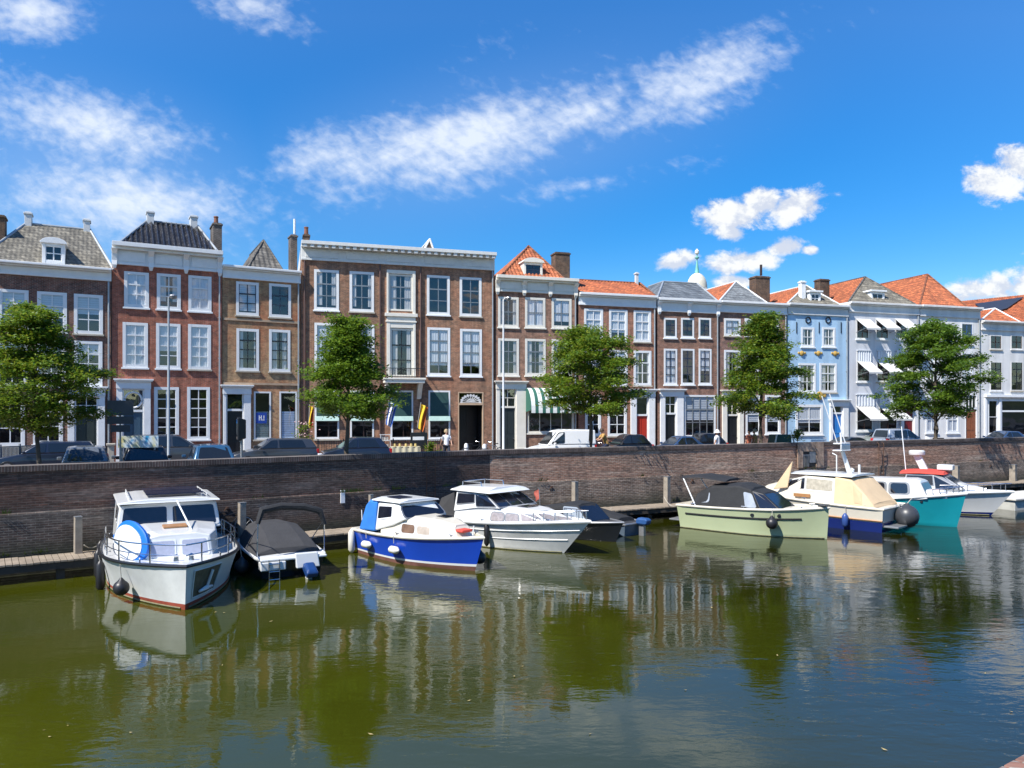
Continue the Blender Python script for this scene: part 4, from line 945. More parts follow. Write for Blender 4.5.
h = House(787.6, 848, 'R', 'townhouse', 'sky blue painted house with ochre medallions and a bright blue door', ST_BLUE, 304.5, 315)
for a, b in ((801, 814.4), (822, 835.3)): h.window(a, 327.3, b, 347, 2, 2, cur='split'); h.window(a - 2.5, 363.2, b + 1.5, 392.5, 2, 3, cur='split', trans=None)
h.window(795.5, 404.5, 823, 434.7, 2, 2, cur='sheer', fw=.2)
h.door(832, 842.2, 403.5, 414, DOORBRIGHT, 829.3, 847.6, 399.5, light='grid', cols=1, rows=1)
h.shell(); h.cornice(GREYW, .35)
OCH = pm('ochre_medallion', (.48, .30, .07), .6, .3, 5)
mb = MB()
for px, py, r in ((801.6, 353.4, .2), (818.2, 353.4, .2), (835, 353.6, .2), (819.2, 395.8, .34)):
    u, z = h.uz(px, py); mb.lathe([(r, -.03), (r * .9, -.09), (r * .45, -.13), (.02, -.15)], 12, (u, 0, z), axis='y')
    for k in (-1, 1): mb.lathe([(r * .5, -.03), (r * .35, -.07), (.02, -.08)], 8, (u + k * r * 1.4, 0, z + .03), axis='y')
mb.build('medallion', OCH, h.root)
mb = MB()
for px, py, r in ((808, 320.2, .22), (828, 320.2, .22)): u, z = h.uz(px, py); mb.tube([(u + r * math.cos(a * .524), -.03, z + r * math.sin(a * .524)) for a in range(12)], .05, 6, closed=True)
for px in (796.5, 819, 841):
    u, z = h.uz(px, 326); mb.box(u - .03, -.04, z - .55, u + .03, -.004, z + .3)
mb.build('wall_anchor', BLACKP, h.root)
za = h.uz(806, 285.5, 3.0); hiproof(h, .0, h.W - .6, h.Hc, za[1], za[0], za[0], 3.0, depth=9.5, mats=[LICHEN, ORANGE, ORANGED], ridge=GREYW, backhip=.3)
dormer(h, 810, 820.8, 292, 304, .6, 1.8, WHITE, WHITE)
chimney(h, 801.4, 805.8, 280.5, 303, .8, m=WHITE, deep=.35); chimney(h, 820, 829.6, 278.5, 304, 3.0, deep=.7)

AWN = pm('cream_awning_cloth', (.60, .60, .58), .8, .05, 3)
def drop_awning(h, a, b, y0, y1, drop, out):
    u0, z0, u1, z1 = h.rect(a, y0, b, y1); zt = z1 - drop; L = out
    mb = MB(); zo = z1 - (y1 - y0) * .02
    zl = h.uz((a + b) / 2, y1)[1] + .0
    mb.grid(lambda u, v: (u0 + (u1 - u0) * u, -.03 - L * v, zt + (zl - zt) * v - .03 * math.sin(v * math.pi)), 6, 6)
    mb.grid(lambda u, v: (u0 + (u1 - u0) * u, -.03 - L - .002, zl - .14 * v), 6, 1)
    o = mb.build('awning', AWN, h.root, fix=False)
    mb = MB()
    for x in (u0 + .04, u1 - .04): mb.tube([(x, -.02, zl - .25), (x, -L, zl + .01)], .018, 5)
    mb.build('awning_arm', GREYM, o)
def box_valance(h, a, b, y0, y1):
    u0, z0, u1, z1 = h.rect(a, y0, b, y1); mb = MB()
    mb.grid(lambda u, v: (u0 + (u1 - u0) * u, -.1 - .025 * math.cos(u * 2 * math.pi * 6), z0 + (z1 - z0) * v), 48, 1); mb.box(u0, -.14, z1, u1, -.003, z1 + .06)
    mb.build('pleated_valance', pm('grey_white_pleats', (.55, .58, .62), .8), h.root, fix=False)
h = House(848.6, 919, 'R', 'townhouse', 'pale grey blue stucco house with white drop awnings over its windows', ST_LAV, 303.5, 313)
for a, b in ((856, 869), (875.5, 888.7), (895, 907.6)): h.window(a, 320, b, 339.3, 2, 2, WHITE, DKBROWN, cur='none', fw=.1); drop_awning(h, a - .5, b + .7, 318.6, 329.5, .02, 1.15)
for a, b in ((856.5, 870), (876.4, 890.2), (895.5, 908.6)): h.window(a, 351.5, b, 382, 2, 3, WHITE, DKBROWN, cur='none', fw=.1); box_valance(h, a, b, 351, 361.5); drop_awning(h, a, b, 361, 372.6, .0, 1.3)
for a, b in ((856, 873), (879, 897.4)): h.window(a, 396, b, 431.3, 2, 2, WHITE, DKBROWN, cur='blind', curh=.4, fw=.12); box_valance(h, a - .3, b + .3, 395, 406); drop_awning(h, a - .3, b + .3, 406, 418.6, .0, 1.5)
h.door(903.2, 913.6, 396, 411, DOORMAROON, 900, 917, 390.5, light='grid', cols=1, rows=1)
h.shell(); h.cornice(ST_PALE, .35)
za = h.uz(865.2, 277, 3.4); hiproof(h, .0, h.W - .2, h.Hc, za[1], za[0], za[0], 3.4, depth=11, mats=[LICHEN, ORANGE, ORANGED], ridge=GREYT, backhip=.3)
dormer(h, 871.3, 884.6, 291.5, 302.5, .6, 1.7, WHITE, WHITE, rows=1)

h = House(919.6, 980, 'R', 'townhouse', 'white stucco house behind the rightmost tree with an orange hip roof and varnished wooden door', ST_WHITE, 306.5, 317)
for a, b in ((925.5, 936), (941, 953), (961, 973)): h.window(a, 323, b, 344.5, 2, 2, WHITE, pm('blue_sash', (.04, .10, .24), .4), cur='none', fw=.1); h.window(a, 352, b, 384, 2, 3, cur='net')
for a, b in ((925.6, 938), (946.5, 959)): h.window(a, 396, b, 433, 2, 3, cur='net')
h.door(965.2, 977, 395, 409.3, DOORWOOD, None, None, None, cols=3, rows=1)
h.shell(); h.cornice(ST_PALE, .4)
za = h.uz(927.5, 274.3, 4.2); hiproof(h, .0, h.uz(964.5, 306, .3)[0], h.Hc, za[1], za[0], za[0], 4.2, depth=13, mats=[ORANGE] * 3, ridge=ORANGED, backhip=.3)

h = House(980.6, 1072, 'R', 'townhouse', 'low white stucco house at the right edge with a dark shop window', ST_PALE, 322.5, 331.5)
for i in range(4):
    a = 990 + i * 20.8; h.window(a, 335.2, a + 11.6, 349.4, 2, 2, ST_PALE, DKBROWN, cur='none', fw=.07); h.window(a, 361.7, a + 12, 390.8, 2, 4, ST_PALE, BLACKP, cur='none', fw=.07)
h.window(988, 400, 998, 434, 1, 2, WHITE, WHITE, cur='none', fw=.09); h.window(1001, 400, 1040, 436, 1, 1, WHITE, DKBROWN, cur='none', trans=None, fw=.1)
mb = MB(); u0, z0, u1, z1 = h.rect(1001, 410.3, 1040, 412); mb.box(u0 + .1, -.015, z0, u1 - .1, .1, z1); mb.build('transom_bar', WHITE, h.root)
h.window(1046, 400, 1064, 436, 2, 3, cur='none')
mb = MB()
for px in (985.2, 999.4, 1042.2): u = h.uz(px, 400)[0]; mb.box(u - .12, -.1, .02, u + .12, -.004, h.uz(px, 398)[1])
u0, u1 = h.uz(984, 395)[0], h.uz(1044, 395)[0]; zt = h.uz(1010, 395)[1]; mb.box(u0, -.25, zt - .2, u1, -.004, zt); mb.build('shopfront_surround', WHITE, h.root, bevel=.012)
h.shell(); h.cornice(ST_PALE, .4)
za = h.uz(995, 308.5, 2.2); hiproof(h, .0, h.uz(1018, 323, .2)[0], h.Hc, za[1], za[0], za[0], 2.2, depth=6, mats=[ORANGE] * 3, ridge=WHITE, backhip=.3)

# larger buildings behind the row
a = R(-48); p = Vector((PX(1045, 86), 86, 0)); e = empty('hall', p, a, 'big building behind the right end of the row with a broad orange roof', 'building')
L_, D_ = 26, 15; zt = PZ(290, 84); ze = PZ(322, 80)
mb = MB(); mb.box(-L_ / 2, -D_ / 2, 0, L_ / 2, D_ / 2, ze - .1); mb.build('wall', BR_WARM, e)
mb = MB(); slope(mb, (-L_ / 2 - .3, -D_ / 2 - .5, ze), (L_ / 2, -D_ / 2 - .5, ze), (L_ / 2, 0, zt), (-L_ / 2 - .3, 0, zt)); slope(mb, (L_ / 2, D_ / 2 + .5, ze), (-L_ / 2 - .3, D_ / 2 + .5, ze), (-L_ / 2 - .3, 0, zt), (L_ / 2, 0, zt))
mb.face([(-L_ / 2, -D_ / 2, ze), (-L_ / 2, D_ / 2, ze), (-L_ / 2, 0, zt - .1)], 1); hr = mb.build('roof', [ORANGE, BR_WARM], e, fix=False)
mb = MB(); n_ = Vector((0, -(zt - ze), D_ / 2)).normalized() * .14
mb.ext([Vector((x, -D_ / 2 - .5 + (D_ / 2 + .5) * v, ze + (zt - ze) * v)) + n_ for x, v in ((-6.5, .78), (-1.8, .86), (-2.6, .5), (-4.2, .36))], n_ * .5); mb.build('roof_shade_sheet', pm('painted_roof_shade', (.03, .035, .05), .4), hr)  # dark sheet laid on the slope, painting in its shaded area
Yt = 120.0; tx = lambda px: PX(px, Yt)
e = empty('church_tower', (tx(697), Yt, 0), 0, 'cream domed turret with a green copper spire peeping over the slate roof', 'tower')
w = (708 - 687) / F * Yt / 2
mb = MB(); mb.lathe([(w * .95, 0), (w * .95, PZ(292, Yt)), (w * 1.05, PZ(291, Yt)), (w * 1.05, PZ(289, Yt))], 8); mb.build('shaft', CREAM, e)
mb = MB(); z0, z1 = PZ(289, Yt), PZ(273, Yt); mb.lathe([(w * math.cos(t_ * math.pi / 2 / 8), z0 + .01 + (z1 - z0) * math.sin(t_ * math.pi / 2 / 8)) for t_ in range(8)] + [(w * .18, z1)], 12); mb.build('dome', pm('cream_dome', (.62, .58, .47), .6), e, smooth=True)
COPPER = pm('green_copper', (.16, .42, .36), .6, .25, 2)
mb = MB(); mb.lathe([(w * .22, z1), (w * .17, z1 + .5), (w * .07, PZ(262, Yt)), (w * .05, PZ(259, Yt)), (.32, PZ(258.5, Yt)), (.36, PZ(257.5, Yt)), (.12, PZ(256.5, Yt)), (.08, PZ(254.5, Yt))], 10); mb.build('spire', COPPER, e, smooth=True)
mb = MB(); mb.lathe([(.1, PZ(254.4, Yt)), (.32, PZ(253.5, Yt)), (.36, PZ(251.5, Yt)), (.2, PZ(250, Yt)), (.02, PZ(248.6, Yt))], 10); mb.build('finial', CREAM, e, smooth=True)
# ------------------------------------------------------------------ trees
def leaf_mat(name, c1, c2, tr):
    m, nt, b = newmat(name); L = nt.links
    t = N(nt, 'ShaderNodeTexCoord'); n = N(nt, 'ShaderNodeTexNoise'); n.inputs['Scale'].default_value = 1.6; n.inputs['Detail'].default_value = 6
    L.new(t.outputs['Object'], n.inputs['Vector']); r = N(nt, 'ShaderNodeValToRGB'); e = r.color_ramp.elements; e[0].position = .35; e[1].position = .68
    e[0].color = c1 + (1,); e[1].color = c2 + (1,); L.new(n.outputs[0], r.inputs[0]); L.new(r.outputs[0], b.inputs['Base Color']); b.inputs['Roughness'].default_value = .45
    b.inputs['Specular IOR Level'].default_value = .35
    tl = N(nt, 'ShaderNodeBsdfTranslucent'); tl.inputs[0].default_value = tr + (1,)
    x = N(nt, 'ShaderNodeMixShader'); x.inputs[0].default_value = .3; L.new(b.outputs[0], x.inputs[1]); L.new(tl.outputs[0], x.inputs[2]); L.new(x.outputs[0], nt.nodes['Material Output'].inputs[0])
    return m
LEAF = [leaf_mat('tree_leaf', (.055, .115, .008), (.165, .245, .018), (.27, .40, .03)), leaf_mat('tree_leaf_dark', (.036, .085, .010), (.10, .175, .020), (.17, .30, .03)), leaf_mat('tree_leaf_yellow', (.10, .15, .010), (.26, .27, .025), (.36, .40, .04))]
BARK = pm('tree_bark', (.085, .068, .05), .9, .35, 5, .6)
def leafcloud(mb, pts, n_each, sp, size, rng, flat=.55, mats=(0,)):
    for c in pts:
        c = Vector(c)
        for _ in range(n_each):
            p = c + Vector((rng.gauss(0, sp), rng.gauss(0, sp), rng.gauss(0, sp * flat)))
            nz = Vector((rng.gauss(0, .55), rng.gauss(0, .55), 1)).normalized()
            a = Vector((rng.uniform(-1, 1), rng.uniform(-1, 1), rng.uniform(-.5, .2))); a = (a - nz * a.dot(nz)).normalized(); q = nz.cross(a)
            s = size * rng.uniform(.55, 1.4)
            mb.face([p - a * s, p - a * .2 * s + q * .42 * s - nz * .08 * s, p + a * s * .9 - nz * .1 * s, p - a * .2 * s - q * .42 * s - nz * .08 * s], rng.choice(mats))
ENV = [(0, .45), (.08, .85), (.25, 1.0), (.45, .88), (.65, .62), (.85, .34), (1, .05)]
ENVS = {'mid': ENV, 'cone': [(0, .5), (.08, .9), (.22, 1.0), (.42, .74), (.62, .47), (.82, .24), (1, .04)], 'round': [(0, .4), (.1, .8), (.3, 1.0), (.55, .96), (.75, .74), (.9, .42), (1, .05)], 'broad': [(0, .3), (.1, .7), (.28, 1.0), (.5, .93), (.62, .66), (.78, .55), (.9, .3), (1, .05)]}
def env(h):
    for (a, ra), (b, rb) in zip(ENV, ENV[1:]):
        if h <= b: return ra + (rb - ra) * (h - a) / (b - a)
    return .05
def tree(px, Y, x0, x1, y0, y1, seed, label, tw=.13, mats=(0, 0, 1), dens=1.0, shape='mid'):
    global ENV; ENV = ENVS[shape]
    rng = random.Random(seed); X = PX(px, Y); o = empty('street_tree', (X, Y, 0), 0, label, 'tree', 'street trees on the quay')
    zt, zb = PZ(y0, Y), PZ(y1, Y); H = zt - zb; rad = (x1 - x0) / 2 / F * Y; off = ((x0 + x1) / 2 - px) / F * Y
    mb = MB(); k = 9; top = zb + H * .86
    axis = [Vector((off * min(1, (i / k)) * .8 + rng.uniform(-.05, .05) * (i > 0), rng.uniform(-.05, .05) * (i > 0), top * i / k)) for i in range(k + 1)]
    mb.tube(axis, [tw * (1.25 if i == 0 else 1) * (1 - .85 * i / k) for i in range(k + 1)], 9)
    clumps = []; nl = 34
    def onaxis(z): f = max(0, min(k - .001, z / top * k)); i = int(f); return axis[i].lerp(axis[i + 1], f - i)
    for i in range(nl):
        h = .03 + .93 * (i / nl) ** .9; ang = i * 2.399 + rng.uniform(-.3, .3); r_ = rad * env(h) * rng.uniform(.50, 1.18)
        st = onaxis(max(zb - .15 * H, zb + h * H - r_ * rng.uniform(.25, .5)))
        en = Vector((off + r_ * math.cos(ang), r_ * math.sin(ang), zb + h * H + rng.uniform(-.04, .03) * H))
        mid = st.lerp(en, .5) + Vector((0, 0, .08 * H * (1 if h > .3 else .6)))
        rr = tw * .34 * (1 - .6 * h); mb.tube([st, st.lerp(mid, .55) + Vector((0, 0, .03 * H)), mid, en], [rr, rr * .75, rr * .5, rr * .12], 5)
        for f in (.45, .62, .78, .92, 1.02):
            p = (mid.lerp(en, (f - .4) / .6) if f > .4 else st.lerp(mid, f / .5))
            if f < .6 and rng.random() < .35: continue
            clumps.append(p + Vector((rng.gauss(0, .1), rng.gauss(0, .1), rng.gauss(.02, .06))) * rad * .6)
            if f > .6: clumps.append(p + Vector((rng.gauss(0, .2), rng.gauss(0, .2), rng.gauss(0, .1))) * rad * .8)
        # drooping twig beyond the limb
        if rng.random() < .6: clumps.append(en + (en - st).normalized() * rad * .12 + Vector((0, 0, -.05 * H)))
    for _ in range(34):
        h = .02 + rng.random() * .9; a = rng.uniform(0, 6.28); r_ = rad * env(h) * math.sqrt(rng.random()) * .85; clumps.append(Vector((off + r_ * math.cos(a), r_ * math.sin(a), zb + h * H)))
    mb.build('trunk', BARK, o, smooth=True)
    mb = MB(); leafcloud(mb, clumps, int(110 * dens), rad * .108, .072 * (Y / 30) ** .7, rng, .36, mats)
    mb.build('crown', LEAF, o, fix=False)
tree(40, 25.8, -26, 90, 309, 430, 11, 'leftmost street tree, broad layered crown with yellowish tips in front of the slate roofed house', .09, (0, 0, 1, 2), 1.2, 'broad')
tree(347, 29.8, 297, 399, 320, 416, 22, 'street tree in front of the wide five-bay house with green blinds', .11, (0, 0, 1), 1.0, 'cone')
tree(591, 38, 541, 636, 328, 414, 33, 'street tree above the white van, partly hiding the striped awning', .13, (0, 0, 1, 2), 1.0, 'round')
tree(760, 43, 719, 808, 315, 414, 44, 'street tree left of the sky blue house', .15, (0, 1, 1, 2), 1.0, 'cone')
tree(936, 49, 893, 977, 321, 417, 55, 'rightmost street tree, dark crown in front of the pale stucco houses', .19, (1, 1, 0), 1.05, 'round')
# ------------------------------------------------------------------ plants
def bush(px, Y, z0, h, r, label, name='shrub', seed=5, flowers=None, pot=None, cat='plant'):
    rng = random.Random(seed); o = empty(name, (PX(px, Y), Y, z0), 0, label, cat); zz = 0
    if pot: mb = MB(); mb.lathe([(r * .55, 0), (r * .8, .4), (r * .86, .45), (r * .7, .46)], 14); mb.build('pot', pot, o); zz = .42
    mb = MB(); pts = [(rng.gauss(0, r * .4), rng.gauss(0, r * .4), zz + h * (.15 + .8 * rng.random())) for _ in range(40)]; leafcloud(mb, pts, 14, r * .2, .07, rng, .9, (0, 1, 2)); mb.build('foliage', LEAF, o, fix=False)
    mb = MB()
    for i in range(5): a = i * 1.25; mb.tube([(0, 0, zz - .05), (r * .3 * math.cos(a), r * .3 * math.sin(a), zz + h * .9)], .015, 5)
    mb.build('stem', BARK, o)
    if flowers:
        mb = MB()
        for _ in range(40): p = (rng.gauss(0, r * .5), rng.gauss(0, r * .5) - .05, zz + h * rng.uniform(.5, 1.05)); mb.lathe([(.01, -.02), (.06, .0), (.01, .03)], 6, p)
        mb.build('flower', flowers, o)
bush(305, 41.2, 0, 2.25, .5, 'tall flowering hollyhock by the railing at the left corner of the five-bay house', 'hollyhock', 3, pm('pale_pink_petals', (.62, .40, .40), .7))
bush(797.5, 43.3, 1.2, .62, .42, 'small round bush standing on the quay wall before the sky blue house', 'shrub', 6)
# ------------------------------------------------------------------ vehicles
def car(px0, px1, ytop, kind, paint, label, Y, rz, L=None, group='cars parked along the quay', cat='car', h=None):
    T = {'hatch': dict(L=4.0, w=1.74, h=1.47), 'estate': dict(L=4.5, w=1.76, h=1.46), 'sedan': dict(L=4.4, w=1.78, h=1.42), 'mpv': dict(L=4.5, w=1.82, h=1.66), 'van': dict(L=4.3, w=1.82, h=1.86)}[kind]
    L = L or T['L']; w = T['w'] / 2; h = h or T['h']; o = empty('parked_van' if kind == 'van' else 'parked_car', (PX((px0 + px1) / 2, Y), Y, 0), rz, label, cat, group)
    a = L / 2; hood = .92 if kind in ('mpv', 'van') else .84; belt = hood + .1; tail = belt if kind != 'sedan' else .95
    mb = MB()
    def ring(x, wy, z0, z1): return [(x, -wy * .96, z0), (x, -wy, z0 + (z1 - z0) * .55), (x, -wy * .93, z1), (x, wy * .93, z1), (x, wy, z0 + (z1 - z0) * .55), (x, wy * .96, z0)]
    mb.loft([ring(-a, w * .86, .42, .78), ring(-a + .12, w * .95, .26, tail), ring(-a * .5, w, .22, belt), ring(a * .2, w, .22, belt), ring(a * .42, w, .22, belt - .02), ring(a * .8, w * .95, .24, hood - .07), ring(a * .95, w * .86, .28, hood - .2), ring(a, w * .7, .38, .6)])
    mb.build('body', paint, o, smooth=True, bevel=.035)
    S = {'hatch': [(-a + .16, -a + .62, w * .9, w * .70, belt, h), (-.1, -.1, w * .93, w * .74, belt, h + .02), (a * .42, a * .05, w * .92, w * .72, belt - .02, h - .02)],
         'estate': [(-a + .1, -a + .42, w * .9, w * .72, belt, h - .03), (-.1, -.1, w * .93, w * .75, belt, h), (a * .42, a * .08, w * .92, w * .73, belt - .02, h - .02)],
         'sedan': [(-a + .55, -a + 1.15, w * .9, w * .70, belt, h - .02), (-.05, -.05, w * .93, w * .74, belt, h), (a * .42, a * .06, w * .92, w * .72, belt - .02, h - .02)],
         'mpv': [(-a + .08, -a + .3, w * .92, w * .76, belt, h - .02), (-.1, -.1, w * .94, w * .78, belt, h), (a * .55, a * .1, w * .92, w * .74, belt - .05, h - .05)],
         'van': [(-a + .06, -a + .1, w * .95, w * .86, belt, h), (.0, .0, w * .96, w * .87, belt, h + .02), (a * .55, a * .2, w * .94, w * .78, belt - .05, h - .05)]}[kind]
    mb = MB(); rings = [[(xb, -wb, zb), (xt, -wt_, zt), (xt, -wt_ * .5, zt + .035), (xt, wt_ * .5, zt + .035), (xt, wt_, zt), (xb, wb, zb)] for xb, xt, wb, wt_, zb, zt in S]
    mb.loft(rings); g = mb.build('cabin', paint, o, smooth=True, bevel=.05)
    def sd(i, s): A, B = rings[i], rings[i + 1]; return [A[0], B[0], B[1], A[1]] if s < 0 else [B[5], A[5], A[4], B[4]]
    r = rings[-1]; mb = MB(); mb.panel([r[0], r[5], r[4], r[1]], .06, .08, .94, .92, .004, .01, .1); mb.build('windscreen', CARGLASS, g)
    r = rings[0]; 
    mb = MB(); mb.panel([r[5], r[0], r[1], r[4]], .1, .12 if kind != 'van' else .35, .9, .9, .004, .01, .12); mb.build('rear_window', CARGLASS, g)
    for s in (-1, 1):
        for i, (u0, u1) in enumerate(((.28 if kind != 'van' else 2, .96), (.04, .84))):
            if u0 > 1: continue
            if s > 0: u0, u1 = 1 - u1, 1 - u0
            mb = MB(); mb.panel(sd(i, s), u0, .1, u1, .88, .004, .01, .14); mb.build('side_window', CARGLASS, g)
        mb = MB(); mb.cbox((a * .34, s * (w + .08), belt + .06), (.12, .17, .13)); mb.build('wing_mirror', paint, o, bevel=.03)
        mb = MB(); mb.cbox((a * .93, s * w * .62, hood - .2), (.2, .3, .14)); mb.build('headlight', pm('headlight_glass', (.75, .77, .8), .08), o, bevel=.03)
        mb = MB(); mb.cbox((-a + .09, s * w * .8, tail - .16), (.14, .22, .26)); mb.build('tail_light', pm('tail_light_red', (.45, .02, .02), .2), o, bevel=.02)
        for x in (-a * .62, a * .62):
            wh = MB(); wh.lathe([(.22, -.1), (.3, -.095), (.32, -.05), (.32, .05), (.3, .095), (.22, .1)], 20, (x, s * (w - .08), .32), axis='y'); t = wh.build('wheel', BLACKR, o)
            wh = MB(); wh.lathe([(.02, -.1), (.21, -.102), (.21, .102), (.02, .1)], 12, (x, s * (w - .08), .32), axis='y'); wh.build('rim', STEEL, t)
    return o
def paint(n, c, metal=.3): return pm(n, c, .28, .05, 1, coat=.6, metal=metal)
PDK = paint('dark_blue_car_paint', (.018, .025, .045)); PGR = paint('graphite_car_paint', (.055, .06, .068)); PBK = paint('black_car_paint', (.010, .011, .014)); PBL = paint('blue_car_paint', (.035, .11, .21))
PSI = paint('silver_blue_car_paint', (.32, .37, .45)); PWH = paint('white_van_paint', (.74, .75, .76), 0); PSG = paint('grey_silver_car_paint', (.16, .18, .20)); PLB = paint('mid_blue_car_paint', (.03, .07, .16)); PGN = paint('pale_green_silver_paint', (.28, .33, .32))
car(8, 82, 444.6, 'estate', PDK, 'dark blue estate car behind the trunk of the leftmost tree', 35.5, R(208))
car(66, 107, 449, 'hatch', PSG, 'grey hatchback seen end-on just behind the left quay wall', 30.0, R(118), L=3.7)
car(127, 163, 448.5, 'hatch', PBK, 'black hatchback under the bright printed board', 30.5, R(118), L=3.6)
car(150, 198, 436, 'mpv', PGR, 'graphite people carrier parked before the blue door', 40.0, R(24))
car(191, 229, 448.6, 'hatch', PBL, 'blue hatchback seen end-on behind the wall left of the estate car', 31.6, R(118), L=3.6)
car(243, 303, 439.8, 'estate', PGR, 'graphite estate car beside the narrow mottled brick house', 39.8, R(208))
car(325, 381, 438, 'hatch', PDK, 'dark blue hatchback behind the tree at the five-bay house', 40.5, R(203), L=3.9)
car(535, 585, 431, 'van', PWH, 'white delivery van parked under the tree by the striped awning', 43.5, R(197), L=3.9, cat='van', h=1.82)
car(607, 642, 435.5, 'hatch', PBK, 'black hatchback parked right of the white van', 46.0, R(197), L=3.2)
car(659, 698, 436.5, 'sedan', PLB, 'mid blue saloon car before the house with navy windows', 45.0, R(197), L=3.6)
car(684, 716, 434.8, 'hatch', PBK, 'black car half hidden behind the mid blue saloon', 48.5, R(197), L=3.2)
car(832, 874, 437.5, 'sedan', PBK, 'low black car before the bright blue door', 48.8, R(17), L=3.6, h=1.25)
car(868, 896, 431, 'hatch', PGN, 'pale green silver car half hidden by the silver people carrier', 58.5, R(197), L=3.6)
car(881, 920, 429.3, 'mpv', PSI, 'silver blue people carrier left of the rightmost tree', 54.5, R(17), L=3.8)
car(984, 1021, 431, 'sedan', PLB, 'dark blue saloon car before the shop window at the right edge', 57.5, R(197), L=4.2)
# ------------------------------------------------------------------ street furniture
def lamp(px, Y, ytop, label, side=-1):
    o = empty('street_lamp', (PX(px, Y), Y, 0), 0, label, 'street lamp', 'tall street lamps'); H = PZ(ytop, Y)
    mb = MB(); mb.lathe([(.09, 0), (.09, .9), (.06, .95), (.038, H - .3), (.034, H)], 10); mb.build('pole', GREYW, o, smooth=True)
    mb = MB(); mb.tube([(0, 0, H - .05), (side * .1, -.05, H + .05), (side * .22, -.1, H + .06)], .03, 6); mb.build('arm', GREYW, o)
    mb = MB(); mb.lathe([(.04, .08), (.13, .05), (.15, 0), (.1, -.1), (.02, -.13)], 12, (side * .24, -.1, H + .02)); mb.build('lamp_head', GREYM, o)
lamp(503.4, 37.2, 299, 'tall white street lamp in front of the striped awning house', 1)
GREYW_ = GREYW; GREYW = ZINC
lamp(168.6, 31.5, 297, 'slim pale street lamp in front of the bright red brick house', 1)
GREYW = GREYW_
Y = 28.2; o = empty('traffic_sign', (PX(120.3, Y), Y, 0), R(34), 'two dark traffic sign plates seen from behind on one pole', 'traffic sign')
z = lambda y: PZ(y, Y); s = lambda d: d / F * Y
mb = MB(); mb.tube([(0, 0, 0), (0, 0, z(400))], .035, 8); mb.build('pole', GREYM, o)
for y0, y1, wd in ((400.5, 415.5, 19), (416.3, 424, 19), (425, 432, 14)):
    mb = MB(); mb.box(-s(wd) * .62, -.05, z(y1), s(wd) * .62, -.038, z(y0)); f = mb.build('sign_plate', pm('sign_back', (.06, .065, .07), .5, .1, 3), o, bevel=.004)
    mb = MB(); mb.box(-s(wd) * .6, -.036, z(y1) + .08, s(wd) * .6, -.018, z(y1) + .11); mb.box(-s(wd) * .6, -.036, z(y0) - .11, s(wd) * .6, -.018, z(y0) - .08); mb.build('clamp', GREYM, f)
Y = 29.5; o = empty('traffic_mirror', (PX(241.6, Y), Y, 0), R(200), 'dark hooded traffic mirror on a short pole left of the graphite estate car', 'traffic mirror')
mb = MB(); mb.tube([(0, 0, 0), (0, 0, PZ(419, Y))], .05, 8); mb.build('pole', GREYM, o)
mb = MB(); mb.loft([[(x, -hw, zz - hh), (x, hw, zz - hh), (x, hw, zz + hh), (x, -hw, zz + hh)] for x, hw, hh, zz in ((-.16, .22, .36, PZ(429, Y)), (.1, .32, .44, PZ(429, Y)), (.16, .32, .44, PZ(429, Y)))]); mb.build('housing', BLACKP, o, bevel=.03)
mb = MB(); mb.panel([(.161, -.3, PZ(429, Y) - .42), (.161, .3, PZ(429, Y) - .42), (.161, .3, PZ(429, Y) + .42), (.161, -.3, PZ(429, Y) + .42)], .04, .04, .96, .96, .002, .02, .3); mb.build('mirror', pm('mirror_face', (.6, .65, .68), .05, .1, 2, metal=1), o)
Y = 29.3; o = empty('advert_board', (PX(138.5, Y), Y, 0), R(20), 'pale blue and yellow printed board on two legs behind the black hatchback', 'board')
m_, nt_, b_ = newmat('printed_poster'); t_ = N(nt_, 'ShaderNodeTexCoord'); n_ = N(nt_, 'ShaderNodeTexNoise'); n_.inputs['Scale'].default_value = 2.4; n_.inputs['Detail'].default_value = 4
r_ = N(nt_, 'ShaderNodeValToRGB'); e = r_.color_ramp.elements; e[0].position = .36; e[0].color = (.06, .36, .62, 1); e[1].position = .66; e[1].color = (.66, .60, .25, 1); k = e.new(.46); k.color = (.66, .76, .82, 1)
nt_.links.new(t_.outputs['Object'], n_.inputs[0]); nt_.links.new(n_.outputs[0], r_.inputs[0]); nt_.links.new(r_.outputs[0], b_.inputs['Base Color']); b_.inputs['Roughness'].default_value = .4
mb = MB(); mb.box(-.7, -.04, PZ(447.6, Y), .7, 0, PZ(435.8, Y)); pl = mb.build('poster_panel', m_, o)
mb = MB(); [mb.box(x, .003, 0, x + .06, .06, PZ(436, Y)) for x in (-.6, .54)]; mb.build('leg', GREYM, o)
Y = 35; o = empty('gate_post', (PX(111, Y), Y, 0), R(28), 'short stone gate post with a flat cap between the first two houses', 'gate post')
mb = MB(); mb.box(-.13, -.13, 0, .13, .13, 1.3); mb.build('shaft', STONE, o, bevel=.02); mb = MB(); mb.box(-.19, -.19, 1.303, .19, .19, 1.4); mb.build('cap', STONE, o, bevel=.02)
